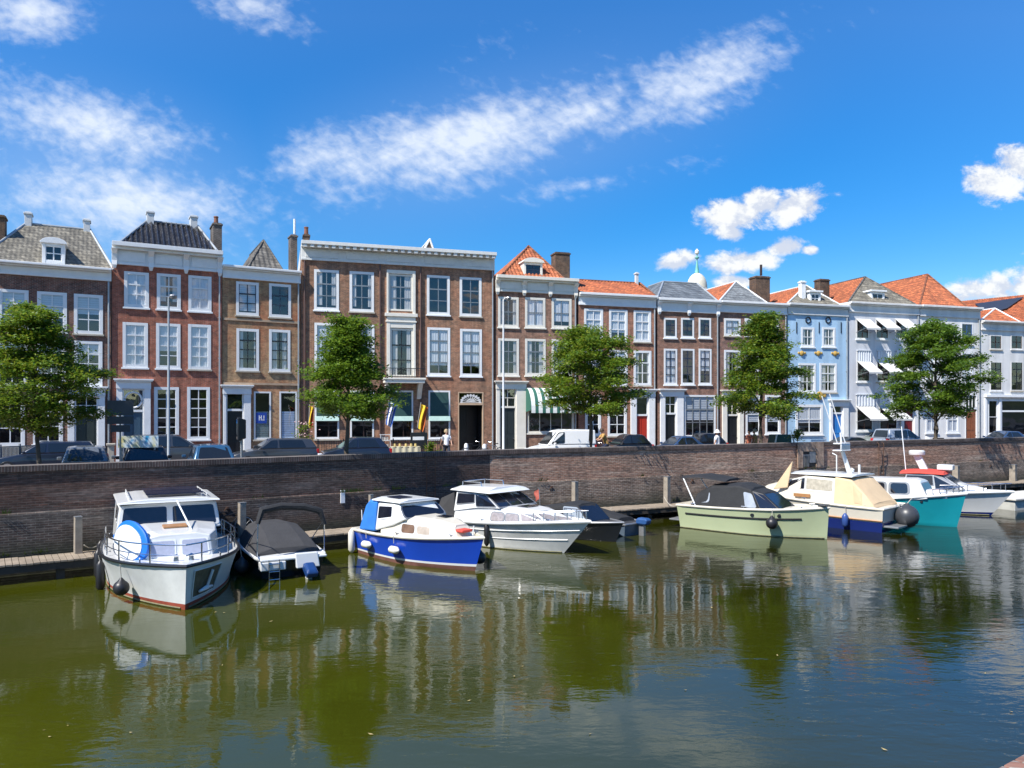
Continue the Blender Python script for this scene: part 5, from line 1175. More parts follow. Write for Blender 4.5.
def fence(p0, p1, h, n, m, label, rails=2, r=.012, posts=4):
    p0, p1 = Vector(p0), Vector(p1); d = p1 - p0; Ln = d.length; o = empty('railing', p0, math.atan2(d.y, d.x), label, 'railing')
    mb = MB()
    for i in range(n): x = Ln * (i + .5) / n; mb.box(x - r, -r, .05, x + r, r, h - .012)
    mb.build('bars', m, o)
    mb = MB(); mb.box(0, -.02, h - .01, Ln, .02, h + .03); mb.box(0, -.018, .1, Ln, .018, .13); mb.build('rail', m, o)
    for i in range(posts): x = Ln * i / (posts - 1); mb = MB(); mb.box(x - .035, -.035, 0, x + .035, .035, h + .12); mb.build('post', m, o)
def pt(px, Y): return (PX(px, Y), Y, 0)
fence(pt(-20, 33.5), pt(38, 36.3), 1.25, 44, GREYM, 'grey barred railing in front of the slate roofed house')
fence(pt(318, 45.4), pt(441, 47.6), 1.12, 52, BLACKP, 'black iron railing in front of the five-bay house windows', posts=6)
def bollard(px, Y, label):
    o = empty('bollard', (PX(px, Y), Y, 0), 0, label, 'bollard', 'white bollards by the shop door'); mb = MB(); mb.lathe([(.13, 0), (.12, .9), (.09, 1.0), (.02, 1.03)], 12); mb.build('post', WHITE, o, smooth=True); mb = MB(); mb.lathe([(.135, .7), (.135, .78)], 12); mb.build('band', GREYM, o)
bollard(466.2, 44.5, 'white bollard left of the bicycles at the open shop door'); bollard(484.5, 43.6, 'white bollard right of the bicycles at the open shop door')
# flags on the shop front
def flag(px, y0, y1, Y, cols, label, lean=.5, stripes=False, w=.8):
    p = at(px, y1, Y); o = empty('flag', (p.x, p.y, p.z), R(17), label, 'flag', 'flags hung on the five-bay house')
    H = (y1 - y0) / F * Y
    mb = MB(); mb.tube([(0, .55, 0), (lean * .3, -.25, H * 1.05)], .022, 6); mb.build('pole', GREYW, o)
    mb = MB(); n = len(cols)
    for k in range(n):
        def f(u, v): t = (k + u) / n; return (lean * .3 * (1 - v) + t * w * (.55 - .3 * v) * (1 - .1 * v) + .03 * math.sin(v * 5 + t * 4), -.25 + .10 * math.sin(t * 9 + v * 2) + .2 * v, H * (1 - v * 1.02) - t * .5 * H * .3)
        mb.grid(f, 4, 12, k)
    mb.build('cloth', cols, o, fix=False)
YEL = pm('yellow_flag_cloth', (.68, .46, .03), .8, .08, 4); RED = pm('red_flag_cloth', (.60, .03, .02), .8, .08, 4); BLU = pm('blue_flag_cloth', (.03, .09, .36), .8, .08, 4); ORA = pm('orange_flag_cloth', (.60, .14, .03), .8, .1, 4); WHF = pm('white_flag_cloth', (.72, .72, .72), .8, .05, 4); BKF = pm('black_flag_cloth', (.02, .02, .02), .8)
flag(309, 405.5, 426.5, 44.6, [YEL, YEL, RED], 'red and yellow flag at the left corner of the five-bay house', .1, w=.5)
flag(386.5, 402, 424, 46.2, [BLU, WHF, BLU, WHF, BLU], 'blue and white striped flag between the green blinds', .35, w=1.0)
flag(419, 404, 428, 47.0, [YEL, YEL, ORA], 'yellow and orange flag left of the rightmost green blind', .25, w=.85)
# wares outside the shop
Y = 45; o = empty('display_rack', (PX(385, Y), Y, 0), R(17), 'white display rack of small goods in front of the striped flag', 'rack')
mb = MB(); [mb.box(-.3, -.2, z_, .3, .15, z_ + .03) for z_ in (.35, .75, 1.15, 1.5)]; [mb.box(x, -.2, 0, x + .03, -.17, 1.55) for x in (-.3, .27)]; mb.build('shelf_frame', GREYW, o)
rg = random.Random(4)
mb = MB(); [mb.box(x, -.15, z_ + .032, x + .12, .05, z_ + .032 + rg.uniform(.12, .26)) for z_ in (.35, .75, 1.15) for x in (-.26, -.1, .06)]; mb.build('goods', pm('mixed_goods', (.45, .42, .38), .7, .5, 5), o)
Y = 44.5; o = empty('display_table', (PX(405, Y), Y, 0), R(17), 'table of yellowish goods outside the five-bay house', 'table')
mb = MB(); mb.box(-.85, -.35, .78, .85, .35, .83); mb.build('table_top', WOOD, o); mb = MB(); mb.grid(lambda u, v: (-.86 + 1.72 * u, -.36 - .02 * math.sin(u * 30), .84 - .45 * v), 30, 2); mb.grid(lambda u, v: (-.86 + 1.72 * u, -.36 + .72 * v, .84), 2, 2); mb.build('cloth', pm('pale_yellow_cloth', (.56, .52, .36), .8, .12, 3), o, fix=False)
for x in (-.78, .72):
    mb = MB(); mb.box(x, -.3, 0, x + .06, .3, .777); mb.build('leg', WOODD, o)
mb = MB(); [mb.lathe([(.06, 0), (.08, .06), (.06, .14), (.065, .18)], 8, (x, rg.uniform(-.15, .15), .842)) for x in (-.6, -.3, .05, .35, .6)]; mb.build('jar', pm('ochre_jar', (.50, .38, .14), .5, .3, 6), o)
Y = 45; o = empty('notice_board', (PX(419, Y), Y, 0), R(17), 'black notice board with a white strip between the goods table and the plant pot', 'board')
mb = MB(); mb.box(-.5, -.03, .7, .5, .03, 1.65); mb.build('panel', BLACKP, o); mb = MB(); mb.box(-.38, -.04, 1.2, .3, -.033, 1.4); mb.build('white_strip', WHITE, o); mb = MB(); mb.box(-.45, -.02, 0, -.4, .02, .7); mb.box(.4, -.02, 0, .45, .02, .7); mb.build('leg', BLACKP, o)
bush(431, 44.2, 0, .7, .38, 'shrub in a terracotta pot beside the man in the white shirt', 'potted_plant', 9, pot=pm('terracotta', (.40, .15, .07), .8))
Y = 46; o = empty('market_stand', (PX(780, Y), Y, 0), R(17), 'dark green sloping covered stand behind the wall left of the round bush', 'stand')
mb = MB(); mb.hexa([(-.75, -.5, .1), (.55, -.5, .1), (.55, .5, .1), (-.75, .5, .1), (-.5, -.4, 1.5), (.5, -.4, 1.5), (.5, .4, 1.5), (-.5, .4, 1.5)]); mb.build('cover', pm('green_tarpaulin', (.03, .075, .05), .7, .2, 3), o, bevel=.03)
for a_ in ([(-.95, -.55, .1), (-.55, -.45, 1.52)], [(.85, -.55, .1), (.52, -.45, 1.52)]): mb = MB(); mb.tube(a_, .05, 6); mb.build('frame', CREAM, o)
Y = 47; o = empty('bench', (PX(821, Y), Y, 0), R(26), 'white slatted bench behind the wall below the blue house', 'bench')
mb = MB(); [mb.box(-.65, .2 - .02 * k, .75 + .14 * k, .65, .23 - .02 * k, .86 + .14 * k) for k in range(4)]; mb.build('backrest', WHITE, o); mb = MB(); [mb.box(-.65, -.3 + .12 * k, .42, .65, -.2 + .12 * k, .46) for k in range(4)]; mb.build('seat', WHITE, o)
for x in (-.6, .52): mb = MB(); mb.box(x, -.28, 0, x + .07, .22, .418); mb.build('leg', WHITE, o)
# ------------------------------------------------------------------ bicycles
def bike(loc, rz, label, m=BLACKP, tilt=0, ry=.34, group='bicycles', cat='bicycle', steer=.0):
    o = empty('bicycle', loc, rz, label, cat, group); o.rotation_euler = (tilt, 0, rz)
    for x in (-.52, .52):
        mb = MB(); mb.tube([(x + ry * math.cos(a * math.pi / 12), 0, ry + ry * math.sin(a * math.pi / 12)) for a in range(24)], .022, 6, closed=True); w = mb.build('wheel', BLACKR, o)
        mb = MB(); mb.tube([(x + (ry - .03) * math.cos(a * math.pi / 12), 0, ry + (ry - .03) * math.sin(a * math.pi / 12)) for a in range(24)], .012, 5, closed=True)
        for a in range(8): mb.tube([(x, 0, ry), (x + (ry - .03) * math.cos(a * .785), 0, ry + (ry - .03) * math.sin(a * .785))], .004, 4)
        mb.build('rim', GREYW, w)
    mb = MB()
    for a, b in (((-.52, 0, ry), (-.1, 0, .3)), ((-.52, 0, ry), (-.22, 0, .82)), ((-.1, 0, .3), (-.22, 0, .88)), ((-.1, 0, .3), (.36, 0, .78)), ((-.2, 0, .78), (.34, 0, .86)), ((.52, 0, ry), (.32, 0, .98))): mb.tube([a, b], .02, 6)
    mb.build('frame', m, o)
    mb = MB(); mb.hexa([(-.36, -.09, .9), (-.08, -.03, .9), (-.08, .03, .9), (-.36, .09, .9), (-.36, -.08, .95), (-.06, -.03, .94), (-.06, .03, .94), (-.36, .08, .95)]); mb.build('saddle', BLACKR, o, bevel=.01)
    mb = MB(); mb.tube([(.18, -.28, 1.06), (.3, -.2, 1.06), (.31, 0, 1.02), (.3, .2, 1.06), (.18, .28, 1.06)], .016, 6); mb.build('handlebar', STEEL, o)
    mb = MB(); mb.tube([(-.1, -.12, .25), (-.1, .12, .35)], .015, 5); mb.box(-.17, -.2, .235, -.03, -.12, .255); mb.box(-.17, .12, .345, -.03, .2, .365); mb.build('pedals', BLACKP, o)
    return o
bike(pt(474, 46.2), R(20), 'dark bicycle parked left of the shop door bollards'); bike(pt(492, 46.8), R(200), 'dark bicycle parked at the right side of the shop door', GREYM, R(-5))
jp = onz(226, 540, DOCK); bike((jp.x, jp.y + .35, DOCK), aL + .1, 'bicycle with pale rims leaning on the quay wall on the jetty', BLACKP, R(-7), .36)
Y = 56; o = empty('scooter', (PX(934, Y), Y, 0), R(195), 'white motor scooter parked right of the rightmost tree trunk', 'scooter')
for x in (-.6, .62): mb = MB(); mb.lathe([(.12, -.06), (.24, -.05), (.26, 0), (.24, .05), (.12, .06)], 16, (x, 0, .26), axis='y'); mb.build('wheel', BLACKR, o)
mb = MB(); mb.loft([[(x, -w_, z0), (x, w_, z0), (x, w_ * .7, z1), (x, -w_ * .7, z1)] for x, w_, z0, z1 in ((-.9, .08, .55, .75), (-.5, .2, .4, .85), (0, .18, .3, .75), (.1, .17, .2, .32), (.4, .17, .2, .35), (.5, .2, .3, 1.0), (.72, .12, .5, 1.1))]); mb.build('body', PWH, o, smooth=True)
mb = MB(); mb.box(-.8, -.13, .87, .02, .13, .97); mb.build('seat', BLACKR, o, bevel=.03); mb = MB(); mb.tube([(.45, -.33, 1.12), (.6, 0, 1.1), (.45, .33, 1.12)], .02, 6); mb.build('handlebar', BLACKP, o)
# ------------------------------------------------------------------ people
SKIN = pm('skin', (.50, .29, .20), .6, .05, 5); HAIRB = pm('brown_hair', (.06, .035, .02), .7, .2, 9); HAIRG = pm('fair_hair', (.35, .26, .15), .7, .2, 9)
def skinmesh(name, V, E, m, parent, sub=1, root=0):
    me = bpy.data.meshes.new(name); me.from_pydata([v[0] for v in V], E, []); me.materials.append(m); o = bpy.data.objects.new(name, me); COL.objects.link(o); o.parent = parent
    sk = o.modifiers.new('skin', 'SKIN'); sk.use_smooth_shade = True; sl = me.skin_vertices[0].data
    for i, v in enumerate(V): sl[i].radius = (v[1], v[2] if len(v) > 2 else v[1]); sl[i].use_root = (i == root)
    sb = o.modifiers.new('subd', 'SUBSURF'); sb.levels = sub; sb.render_levels = sub; return o
def person(loc, rz, label, pose, shirt, trousers, hair, hat=None, bag=None):
    o = empty('person', loc, rz, label, 'person', 'people on the quay')
    hip = .92; lean = 0.0
    if pose == 'stand': LA = ((0, .06), (0, .0)); arms = ((.02, .0), (.05, .05)); 
    legs = {'stand': (((.02, .1, .50), (-.01, .1, .08), (.13, .11, .03)), ((.0, -.1, .50), (-.02, -.1, .08), (.12, -.11, .03))),
            'walk': (((.2, .09, .52), (.24, .09, .09), (.38, .1, .06)), ((-.06, -.09, .5), (-.32, -.09, .15), (-.22, -.1, .05))),
            'sit': (((.42, .1, .52), (.44, .1, .08), (.58, .11, .03)), ((.42, -.1, .52), (.42, -.1, .08), (.56, -.11, .03)))}
    if pose == 'cycle': legs_ = (((.36, .1, .78), (.16, .1, .42), (.3, .11, .36)), ((.34, -.1, .6), (.1, -.1, .26), (.24, -.11, .2))); hip = .98; lean = .22
    else: legs_ = legs[pose]
    if pose == 'sit': hip = .5; lean = .03
    hx = -.22 if pose == 'cycle' else 0
    T = lambda k: (hx + lean * k, 0, hip + .56 * k)                     # k 0 pelvis, 1 shoulder line
    V = [(T(0), .13, .10), (T(.3), .125, .095), (T(.62), .15, .105), (T(.92), .14, .09), (T(1.08), .055, .055), ((T(1.2)[0] + .02, 0, T(1.2)[2]), .06, .065), ((T(1.33)[0] + .03, 0, T(1.33)[2]), .085, .098), ((T(1.48)[0] + .02, 0, T(1.48)[2]), .075, .09)]
    E = [(i, i + 1) for i in range(7)]
    i = len(V); V.append(((T(1.3)[0] + .125, 0, T(1.3)[2]), .016)); E.append((6, i))      # nose
    A = {'stand': ((.02, .27, -.28), (.12, .25, -.52)), 'walk': ((.08, .27, -.27), (.22, .25, -.48)), 'sit': ((.1, .26, -.26), (.34, .18, -.3)), 'cycle': ((.22, .28, -.24), (.44, .27, -.32))}[pose]
    armv = []
    for sd in (1, -1):
        sgn = -1 if (pose == 'walk' and sd < 0) else 1; sh = T(.95)
        a0 = len(V); V.append(((sh[0], sd * .19, sh[2]), .062)); e1 = (sh[0] + A[0][0] * sgn, sd * A[0][1], sh[2] + A[0][2]); w1 = (sh[0] + A[1][0] * sgn, sd * A[1][1], sh[2] + A[1][2])
        V.append((e1, .043)); V.append((w1, .03)); d = (Vector(w1) - Vector(e1)).normalized(); pc = Vector(w1) + d * .07; V.append((tuple(pc), .036, .022))
        E += [(3, a0), (a0, a0 + 1), (a0 + 1, a0 + 2), (a0 + 2, a0 + 3)]; armv.append((V[a0][0], e1, w1))
        for f in range(4):
            b = len(V); off = Vector((.018 * (f - 1.5), 0, 0)) if abs(d.z) > .6 else Vector((0, .018 * (f - 1.5), 0)); l = (.05, .06, .055, .04)[f]
            V.append((tuple(pc + off + d * .035), .009)); V.append((tuple(pc + off + d * (.035 + l * .6) + Vector((0, -sd * .012, 0))), .008)); E += [(a0 + 3, b), (b, b + 1)]
        b = len(V); V.append((tuple(pc + Vector((.035, -sd * .015, 0))), .011)); V.append((tuple(pc + Vector((.05, -sd * .025, -.02)) + d * .02), .009)); E += [(a0 + 3, b), (b, b + 1)]
    lv = []
    for sd, lg in zip((1, -1), legs_):
        a0 = len(V); V.append(((hx + (.02 if hip > .6 else .06), sd * .095, hip - .06), .095)); V.append(((lg[0][0] + (hx if pose == 'cycle' else 0), lg[0][1], lg[0][2]), .062)); V.append(((lg[1][0] + (hx if pose == 'cycle' else 0), lg[1][1], lg[1][2]), .04)); V.append(((lg[2][0] + (hx if pose == 'cycle' else 0), lg[2][1], lg[2][2]), .035, .03))
        E += [(0, a0), (a0, a0 + 1), (a0 + 1, a0 + 2), (a0 + 2, a0 + 3)]; lv.append([V[a0 + j][0] for j in range(4)])
    skinmesh('body', V, E, SKIN, o)
    S = [(T(-.12), .19, .16), (T(.02), .19, .16), (T(.3), .185, .155), (T(.62), .205, .16), (T(.92), .20, .145), (T(1.06), .085, .085)]; SE = [(0, 1), (1, 2), (2, 3), (3, 4), (4, 5)]
    for a in armv: k = len(S); S += [(a[0], .10), (tuple(Vector(a[0]).lerp(Vector(a[1]), .8)), .078)]; SE += [(4, k), (k, k + 1)]
    skinmesh('shirt', S, SE, shirt, o)
    P = [(T(.08), .165, .14)]; PE = []
    for l in lv: k = len(P); P += [(l[0], .125), (l[1], .092), (tuple(Vector(l[2]) + Vector((0, 0, .02))), .07)]; PE += [(0, k), (k, k + 1), (k + 1, k + 2)]
    skinmesh('trousers', P, PE, trousers, o)
    for l in lv: mb = MB(); c = Vector(l[3]); mb.cbox((c.x - .05, c.y, max(c.z, .04)), (.27, .1, .09)); mb.build('shoe', BLACKR, o, bevel=.03)
    mb = MB(); hc = Vector((T(1.42)[0] + .005, 0, T(1.42)[2]))
    mb.lathe([(.125, -.06), (.128, .02), (.11, .09), (.06, .135), (.01, .15)], 14, hc - Vector((.02, 0, 0))); mb.build('hair' if not hat else 'hat', hat or hair, o, smooth=True)
    if hat: mb = MB(); mb.lathe([(.1, -.02), (.2, -.035), (.2, -.02), (.1, .02)], 16, hc - Vector((.02, 0, 0))); mb.build('hat_brim', hat, o, smooth=True)
    return o
CW = pm('white_cotton', (.74, .75, .78), .85, .06, 6); CB = pm('navy_cotton', (.02, .03, .07), .85, .15, 6); CD = pm('dark_denim', (.03, .035, .05), .9, .15, 8); CO = pm('ochre_cotton', (.42, .25, .08), .85, .15, 6); CT = pm('rust_cotton', (.36, .11, .06), .85, .15, 6)
person(pt(446.3, 44.8), R(-60), 'person in a white T-shirt walking past the shop door', 'walk', CW, CD, HAIRG)
cb = bike(pt(603, 44.6), R(190), 'bicycle being ridden past the black hatchback by the tree', BLACKP); person(pt(603, 44.55), R(190), 'cyclist in an ochre and navy outfit riding past the tree', 'cycle', CO, CB, HAIRB)
person(pt(717, 43.6), R(150), 'person in a white hat and white shirt by the wall behind the green sloop', 'stand', CW, CB, HAIRB, hat=CW)
person(pt(749.5, 45.2), R(200), 'person in a rust top standing left of the tree trunk by the blue house', 'stand', CT, CD, HAIRB)
person(pt(754.5, 45.6), R(170), 'person in an ochre top close to the person in the rust top', 'stand', CO, CT, HAIRG)
# ------------------------------------------------------------------ boats
GEL = pm('white_gelcoat', (.66, .67, .66), .22, .05, 1.5, coat=.3); GELC = pm('cream_gelcoat', (.64, .595, .49), .28, .06, 1.5, coat=.3)
DIRTYW = pm('dirty_white_hull', (.62, .63, .61), .35, .2, 1.2); ANTIRED = pm('red_antifouling', (.30, .06, .035), .6, .3, 3); ANTIBR = pm('brown_antifouling', (.14, .06, .045), .7, .3, 3)
BLUEH = pm('cobalt_blue_hull', (.008, .055, .42), .18, .08, 1, coat=.5); BLUEC = pm('blue_canvas', (.02, .16, .52), .75, .12, 3, .3); SAGE = pm('sage_green_hull', (.40, .45, .27), .25, .05, 1, coat=.3)
NAVYH = pm('navy_hull', (.010, .022, .13), .2, .1, 1, coat=.4); TEAL = pm('teal_hull', (.008, .25, .30), .22, .08, 1, coat=.4); BLACKC = pm('black_canvas', (.016, .017, .019), .8, .3, 3, .4); CHARC = pm('charcoal_cover', (.036, .036, .038), .85, .2, 2, .4)
TANC = pm('tan_canvas', (.62, .46, .28), .85, .09, 2, .3); REDC = pm('red_canvas', (.55, .06, .04), .8, .12, 3); BLKHULL = pm('black_hull', (.014, .016, .02), .2, .2, 1, coat=.3); TEAK = pm('varnished_teak', (.34, .17, .07), .4, .25, 6)
BLUEP = pm('blue_paint', (.01, .14, .55), .3, .1, 3); LAVC = pm('pale_blinds', (.36, .39, .50), .7, .12, 14); GREYBL = pm('blue_grey_hull', (.10, .14, .19), .35, .15, 2); ROPE = pm('rope', (.45, .42, .36), .9, .2, 20); SOLAR = pm('solar_cell', (.02, .025, .05), .12, .2, 4)
DKGREY = pm('dark_grey_rubber', (.045, .047, .052), .4, .15, 4); FENDW = pm('white_fender_vinyl', (.66, .64, .57), .45, .12, 4)

class Boat:
    def __init__(s, name, O, deg, L, hb, zst, zbw, label, tr=.82, pw=2.4, rake=.5, wl=.86, fl=1.3, draft=.45, bands=None, mats=None, cat='boat', deckm=None, rail=None, rr=.045, sc=1.0):
        s.L, s.hb, s.zst, s.zbw, s.tr, s.pw, s.rake, s.wlr, s.fl, s.draft = L, hb, zst, zbw, tr, pw, rake, wl, fl, draft
        s.sc = sc; s.deg = deg; s.O = Vector((O[0], O[1], WATER))
        s.root = empty(name, s.O, R(deg), label, cat, 'boats moored along the quay'); s.root.scale = (sc, sc, sc)
        vs = [1, .93, .86, .78, .68, .56, .42, .3, .2, .13, .0, -.5, -1]; bands = bands or [(-9, 1), (.0, 0)]
        nt = 30; mb = MB(); ids = {}
        for sd in (-1, 1):
            g = [[mb.vv([s.hp((i / nt), v, sd)]) for v in vs] for i in range(nt + 1)]; ids[sd] = g
            for i in range(nt):
                for j in range(len(vs) - 1):
                    vm = (vs[j] + vs[j + 1]) / 2; m = [mm for vv, mm in bands if vm >= vv][-1]
                    mb.f.append((g[i][j], g[i + 1][j], g[i + 1][j + 1], g[i][j + 1]) if sd > 0 else (g[i][j], g[i][j + 1], g[i + 1][j + 1], g[i + 1][j])); mb.m.append(m)
        for j in range(len(vs) - 1):
            vm = (vs[j] + vs[j + 1]) / 2; m = [mm for vv, mm in bands if vm >= vv][-1]
            a, b = ids[-1][0], ids[1][0]; mb.f.append((a[j], b[j], b[j + 1], a[j + 1])); mb.m.append(m)
        s.hull = mb.build('hull', mats or [GEL, ANTIRED], s.root, smooth=True)
        mb = MB()
        def dk(u, v):
            p = Vector(s.hp(u * .995, .97, 1)); y = p.y * (2 * v - 1) * .985; return (p.x, y, p.z + .05 * (1 - (2 * v - 1) ** 2))
        mb.grid(dk, 24, 6); mb.build('deck', deckm or GEL, s.root, smooth=True)
        mb = MB(); pts = [s.hp(t / 24, 1, -1) for t in range(25)] + [s.hp(1 - t / 24, 1, 1) for t in range(1, 25)]
        mb.tube(pts, rr, 7, closed=True); mb.build('rub_rail', rail or GEL, s.root, smooth=True)
    def zs(s, t): return s.zst + (s.zbw - s.zst) * max(0, t) ** 2
    def hp(s, t, v, sd):
        if t < .45: g = s.tr + (1 - s.tr) * math.sin(t / .45 * math.pi / 2); gw = g
        else: q = (t - .45) / .55; g = 1 - q ** s.pw; gw = 1 - q ** (s.pw * .68)
        yd, yw = s.hb * g, s.hb * s.wlr * gw
        if v >= 0: return (t * (s.L - s.rake) + s.rake * t ** 4 * v - .1 * (1 - t) ** 4 * v, sd * (yw + (yd - yw) * v ** s.fl), v * s.zs(t))
        return (t * (s.L - s.rake) + .25 * v * t ** 4, sd * yw * (1 - abs(v) ** 1.6), v * s.draft)
    def world(s, p):
        c, n = math.cos(R(s.deg)), math.sin(R(s.deg)); p = Vector(p) * s.sc; return Vector((s.O.x + p[0] * c - p[1] * n, s.O.y + p[0] * n + p[1] * c, s.O.z + p[2]))
    def strip(s, name, v, t0, t1, sd, r, m, n=16):
        mb = MB(); mb.tube([Vector(s.hp(t0 + (t1 - t0) * i / n, v, sd)) for i in range(n + 1)], r, 6); return mb.build(name, m, s.root, smooth=True)
    def cab(s, name, secs, m, cam=.05, parent=None, bevel=.03, front=True):
        mb = MB(); rings = []
        for xb, xt, wb, wt_, zb, zt in secs: rings.append([(xb, -wb, zb), (xt, -wt_, zt), (xt, -wt_ * .55, zt + cam), (xt, wt_ * .55, zt + cam), (xt, wt_, zt), (xb, wb, zb)])
        mb.loft(rings); o = mb.build(name, m, parent or s.root, bevel=bevel)
        o['_'] = 0; del o['_']
        s.rings = rings; return o
    def side(s, i, sd, rings=None):
        r = (rings or s.rings); a, b = r[i], r[i + 1]
        return [a[0], b[0], b[1], a[1]] if sd < 0 else [b[5], a[5], a[4], b[4]]
    def front(s, rings=None): r = (rings or s.rings)[-1]; return [r[0], r[5], r[4], r[1]]
    def back(s, rings=None): r = (rings or s.rings)[0]; return [r[5], r[0], r[1], r[4]]
    def win(s, par, q, u0, v0, u1, v1, m=None, frame=None, r=.2, name='window'):
        if frame:
            mb = MB(); du = .022 * (1 if u1 > u0 else -1); mb.panel(q, u0 - .03, v0 - .06, u1 + .03, v1 + .06, .0, .012, r); f = mb.build(name, frame, par)
            mb = MB(); mb.panel(q, u0, v0, u1, v1, .0135, .004, r); mb.build('pane', m or BOATGLASS, f); return f
        mb = MB(); mb.panel(q, u0, v0, u1, v1, .002, .012, r); return mb.build(name, m or BOATGLASS, par)
    def railing(s, t0, h, sides=(-1, 1), m=None, mid=True, step=5, r=.018, ins=.93, name='bow_rail'):
        mb = MB(); n = 14
        def P(t, sd, z): p = s.hp(t, 1, sd); return Vector((p[0] - .08 * (t > .97), p[1] * ins, p[2] + z))
        if len(sides) == 2: path = [(t0 + (1 - t0) * i / n, -1) for i in range(n + 1)] + [(1 - (1 - t0) * i / n, 1) for i in range(1, n + 1)]
        else: path = [(t0 + (.985 - t0) * i / n, sides[0]) for i in range(n + 1)]
        mb.tube([P(t, sd, h) for t, sd in path], r, 6)
        if mid: mb.tube([P(t, sd, h * .5) for t, sd in path], r * .7, 5)
        for k, (t, sd) in enumerate(path):
            if k % 3 == 0 or k == len(path) - 1: mb.tube([P(t, sd, .0), P(t, sd, h)], r, 6)
        return mb.build(name, m or STEEL, s.root, smooth=True)

def fender(boat, t, sd, kind, r, length, label, m=None, v=.45, hang=.0, out=.02, group='fenders hanging from the boats', rope=True):
    p = Vector(boat.hp(t, v, sd)); top = Vector(boat.hp(t, 1, sd)); p.y += sd * (r + out); p.z -= hang
    p.z = max(p.z, r * .6 if kind == 'ball' else length / 2 * .8)
    w = boat.world(p); o = empty('fender', w, R(boat.deg), label, 'fender', group)
    mb = MB(); m = m or BLACKR
    if kind == 'ball': mb.lathe([(r * .12, r * 1.32)] + [(r * math.sin(math.pi * (.16 + .84 * i / 10)), r * math.cos(math.pi * (.16 + .84 * i / 10))) for i in range(11)], 18)
    else: mb.lathe([(.02, -length / 2 - .05), (r * .5, -length / 2 - .02)] + [(r, -length / 2 + r * .6), (r * 1.02, 0), (r, length / 2 - r * .6)] + [(r * .5, length / 2 + .02), (.02, length / 2 + .06)], 14)
    mb.build('body', m, o, smooth=True)
    if rope:
        mb = MB(); e = top - p; e.y += -sd * .0; mb.tube([(0, 0, (r * 1.25 if kind == 'ball' else length / 2)), (e.x, e.y + sd * .055, e.z + .03)], .012, 5); mb.build('rope', ROPE, o)
    return o
def outboard(b, x, y, z, cowl, leg=None, h=.55, tilt=0):
    o = empty('outboard_motor', (x, y, z), 0); o.parent = b.root; o.rotation_euler = (0, R(tilt), 0)
    mb = MB(); mb.loft([[(-.34 * k + dx, -.17 * k, zz), (.2 * k + dx, -.17 * k, zz), (.2 * k + dx, .17 * k, zz), (-.34 * k + dx, .17 * k, zz)] for k, zz, dx in ((.7, 0, 0), (1, .08, 0), (1, h * .75, -.03), (.7, h, -.03))])
    mb.build('cowling', cowl, o, bevel=.04)
    mb = MB(); mb.loft([[(-.14, -.07, zz), (.1, -.07, zz), (.1, .07, zz), (-.14, .07, zz)] for zz in (-.003, -.75)]); mb.box(-.34, -.12, -.62, .05, .12, -.59); mb.lathe([(.02, -.2), (.07, -.1), (.07, .12), (.01, .22)], 10, (-.05, 0, -.82), axis='x'); mb.build('leg', leg or GREYM, o, bevel=.01)
    return o

SCUM = pm('waterline_scum', (.16, .15, .08), .8, .4, 5)
# 1 --- white steel cruiser with the paddleboard
bw = wp(185, 610); th = -61; c_, s_ = math.cos(R(th)), math.sin(R(th))
L = 7.4; SC1 = 1.13; O = bw - Vector((c_, s_, 0)) * (L - .25) * SC1
b = B1 = Boat('motor_cruiser', O, th, L, 1.62, .82, 1.0, 'white steel cruiser with a red waterline, steel bow rail and two dark windscreens', tr=.85, pw=2.9, rake=.25, wl=.9, bands=[(-9, 1), (.13, 0)], mats=[DIRTYW, ANTIRED], rail=BLACKP, rr=.04, sc=SC1)
tk = b.cab('cabin_trunk', [(3.4, 3.4, 1.2, 1.12, .8, 1.42), (5.0, 4.95, 1.0, .94, .8, 1.42), (5.75, 5.6, .78, .72, .8, 1.40)], GEL, .07)
rk = b.rings; fq = b.front()
b.win(tk, fq, .07, .30, .44, .86, LAVC, WHITE, .1); b.win(tk, fq, .56, .30, .93, .86, LAVC, WHITE, .1)
for sd in (-1, 1): b.win(tk, b.side(0, sd, rk), .15, .35, .85, .8, BOATGLASS, WHITE, .2)
wh = b.cab('wheelhouse', [(1.0, 1.05, 1.28, 1.2, .9, 1.95), (3.55, 3.35, 1.26, 1.16, 1.3, 1.95)], GEL, .04)
fq = b.front(); b.win(wh, fq, .04, .16, .47, .90, None, GREYW, .12, 'windscreen'); b.win(wh, fq, .53, .16, .96, .90, None, GREYW, .12, 'windscreen')
for sd in (-1, 1):
    q_ = b.side(0, sd); (b.win(wh, q_, .80, .42, .95, .92, None, GREYW), b.win(wh, q_, .45, .5, .74, .92, None, GREYW)) if sd < 0 else (b.win(wh, q_, .06, .42, .3, .92, None, GREYW), b.win(wh, q_, .4, .5, .7, .92, None, GREYW))
rf = b.cab('roof', [(.85, .85, 1.27, 1.25, 2.015, 2.05), (3.6, 3.56, 1.24, 1.22, 2.015, 2.05)], GEL, .06)
mb = MB()
for y in (-.95, .95): mb.tube([(1.0, y, 2.17), (3.2, y, 2.17)], .016, 6)
for x in (1.1, 2.1, 3.1):
    for y in (-.95, .95): mb.tube([(x, y, 2.04), (x, y, 2.17)], .014, 6)
mb.build('roof_rack', GEL, rf)
for x in (1.3, 2.3): mb = MB(); mb.box(x, -.55, 2.185, x + .85, .85, 2.21); mb.build('solar_panel', SOLAR, rf)
cn = b.cab('canopy', [(.05, .15, 1.2, 1.12, .75, 1.82), (.98, .98, 1.27, 1.2, .8, 2.0)], BLUEC, .08)
b.win(cn, b.side(0, -1), .12, .1, .9, .72, pm('clear_vinyl', (.30, .32, .33), .2), None, .1)
b.railing(.30, .46)
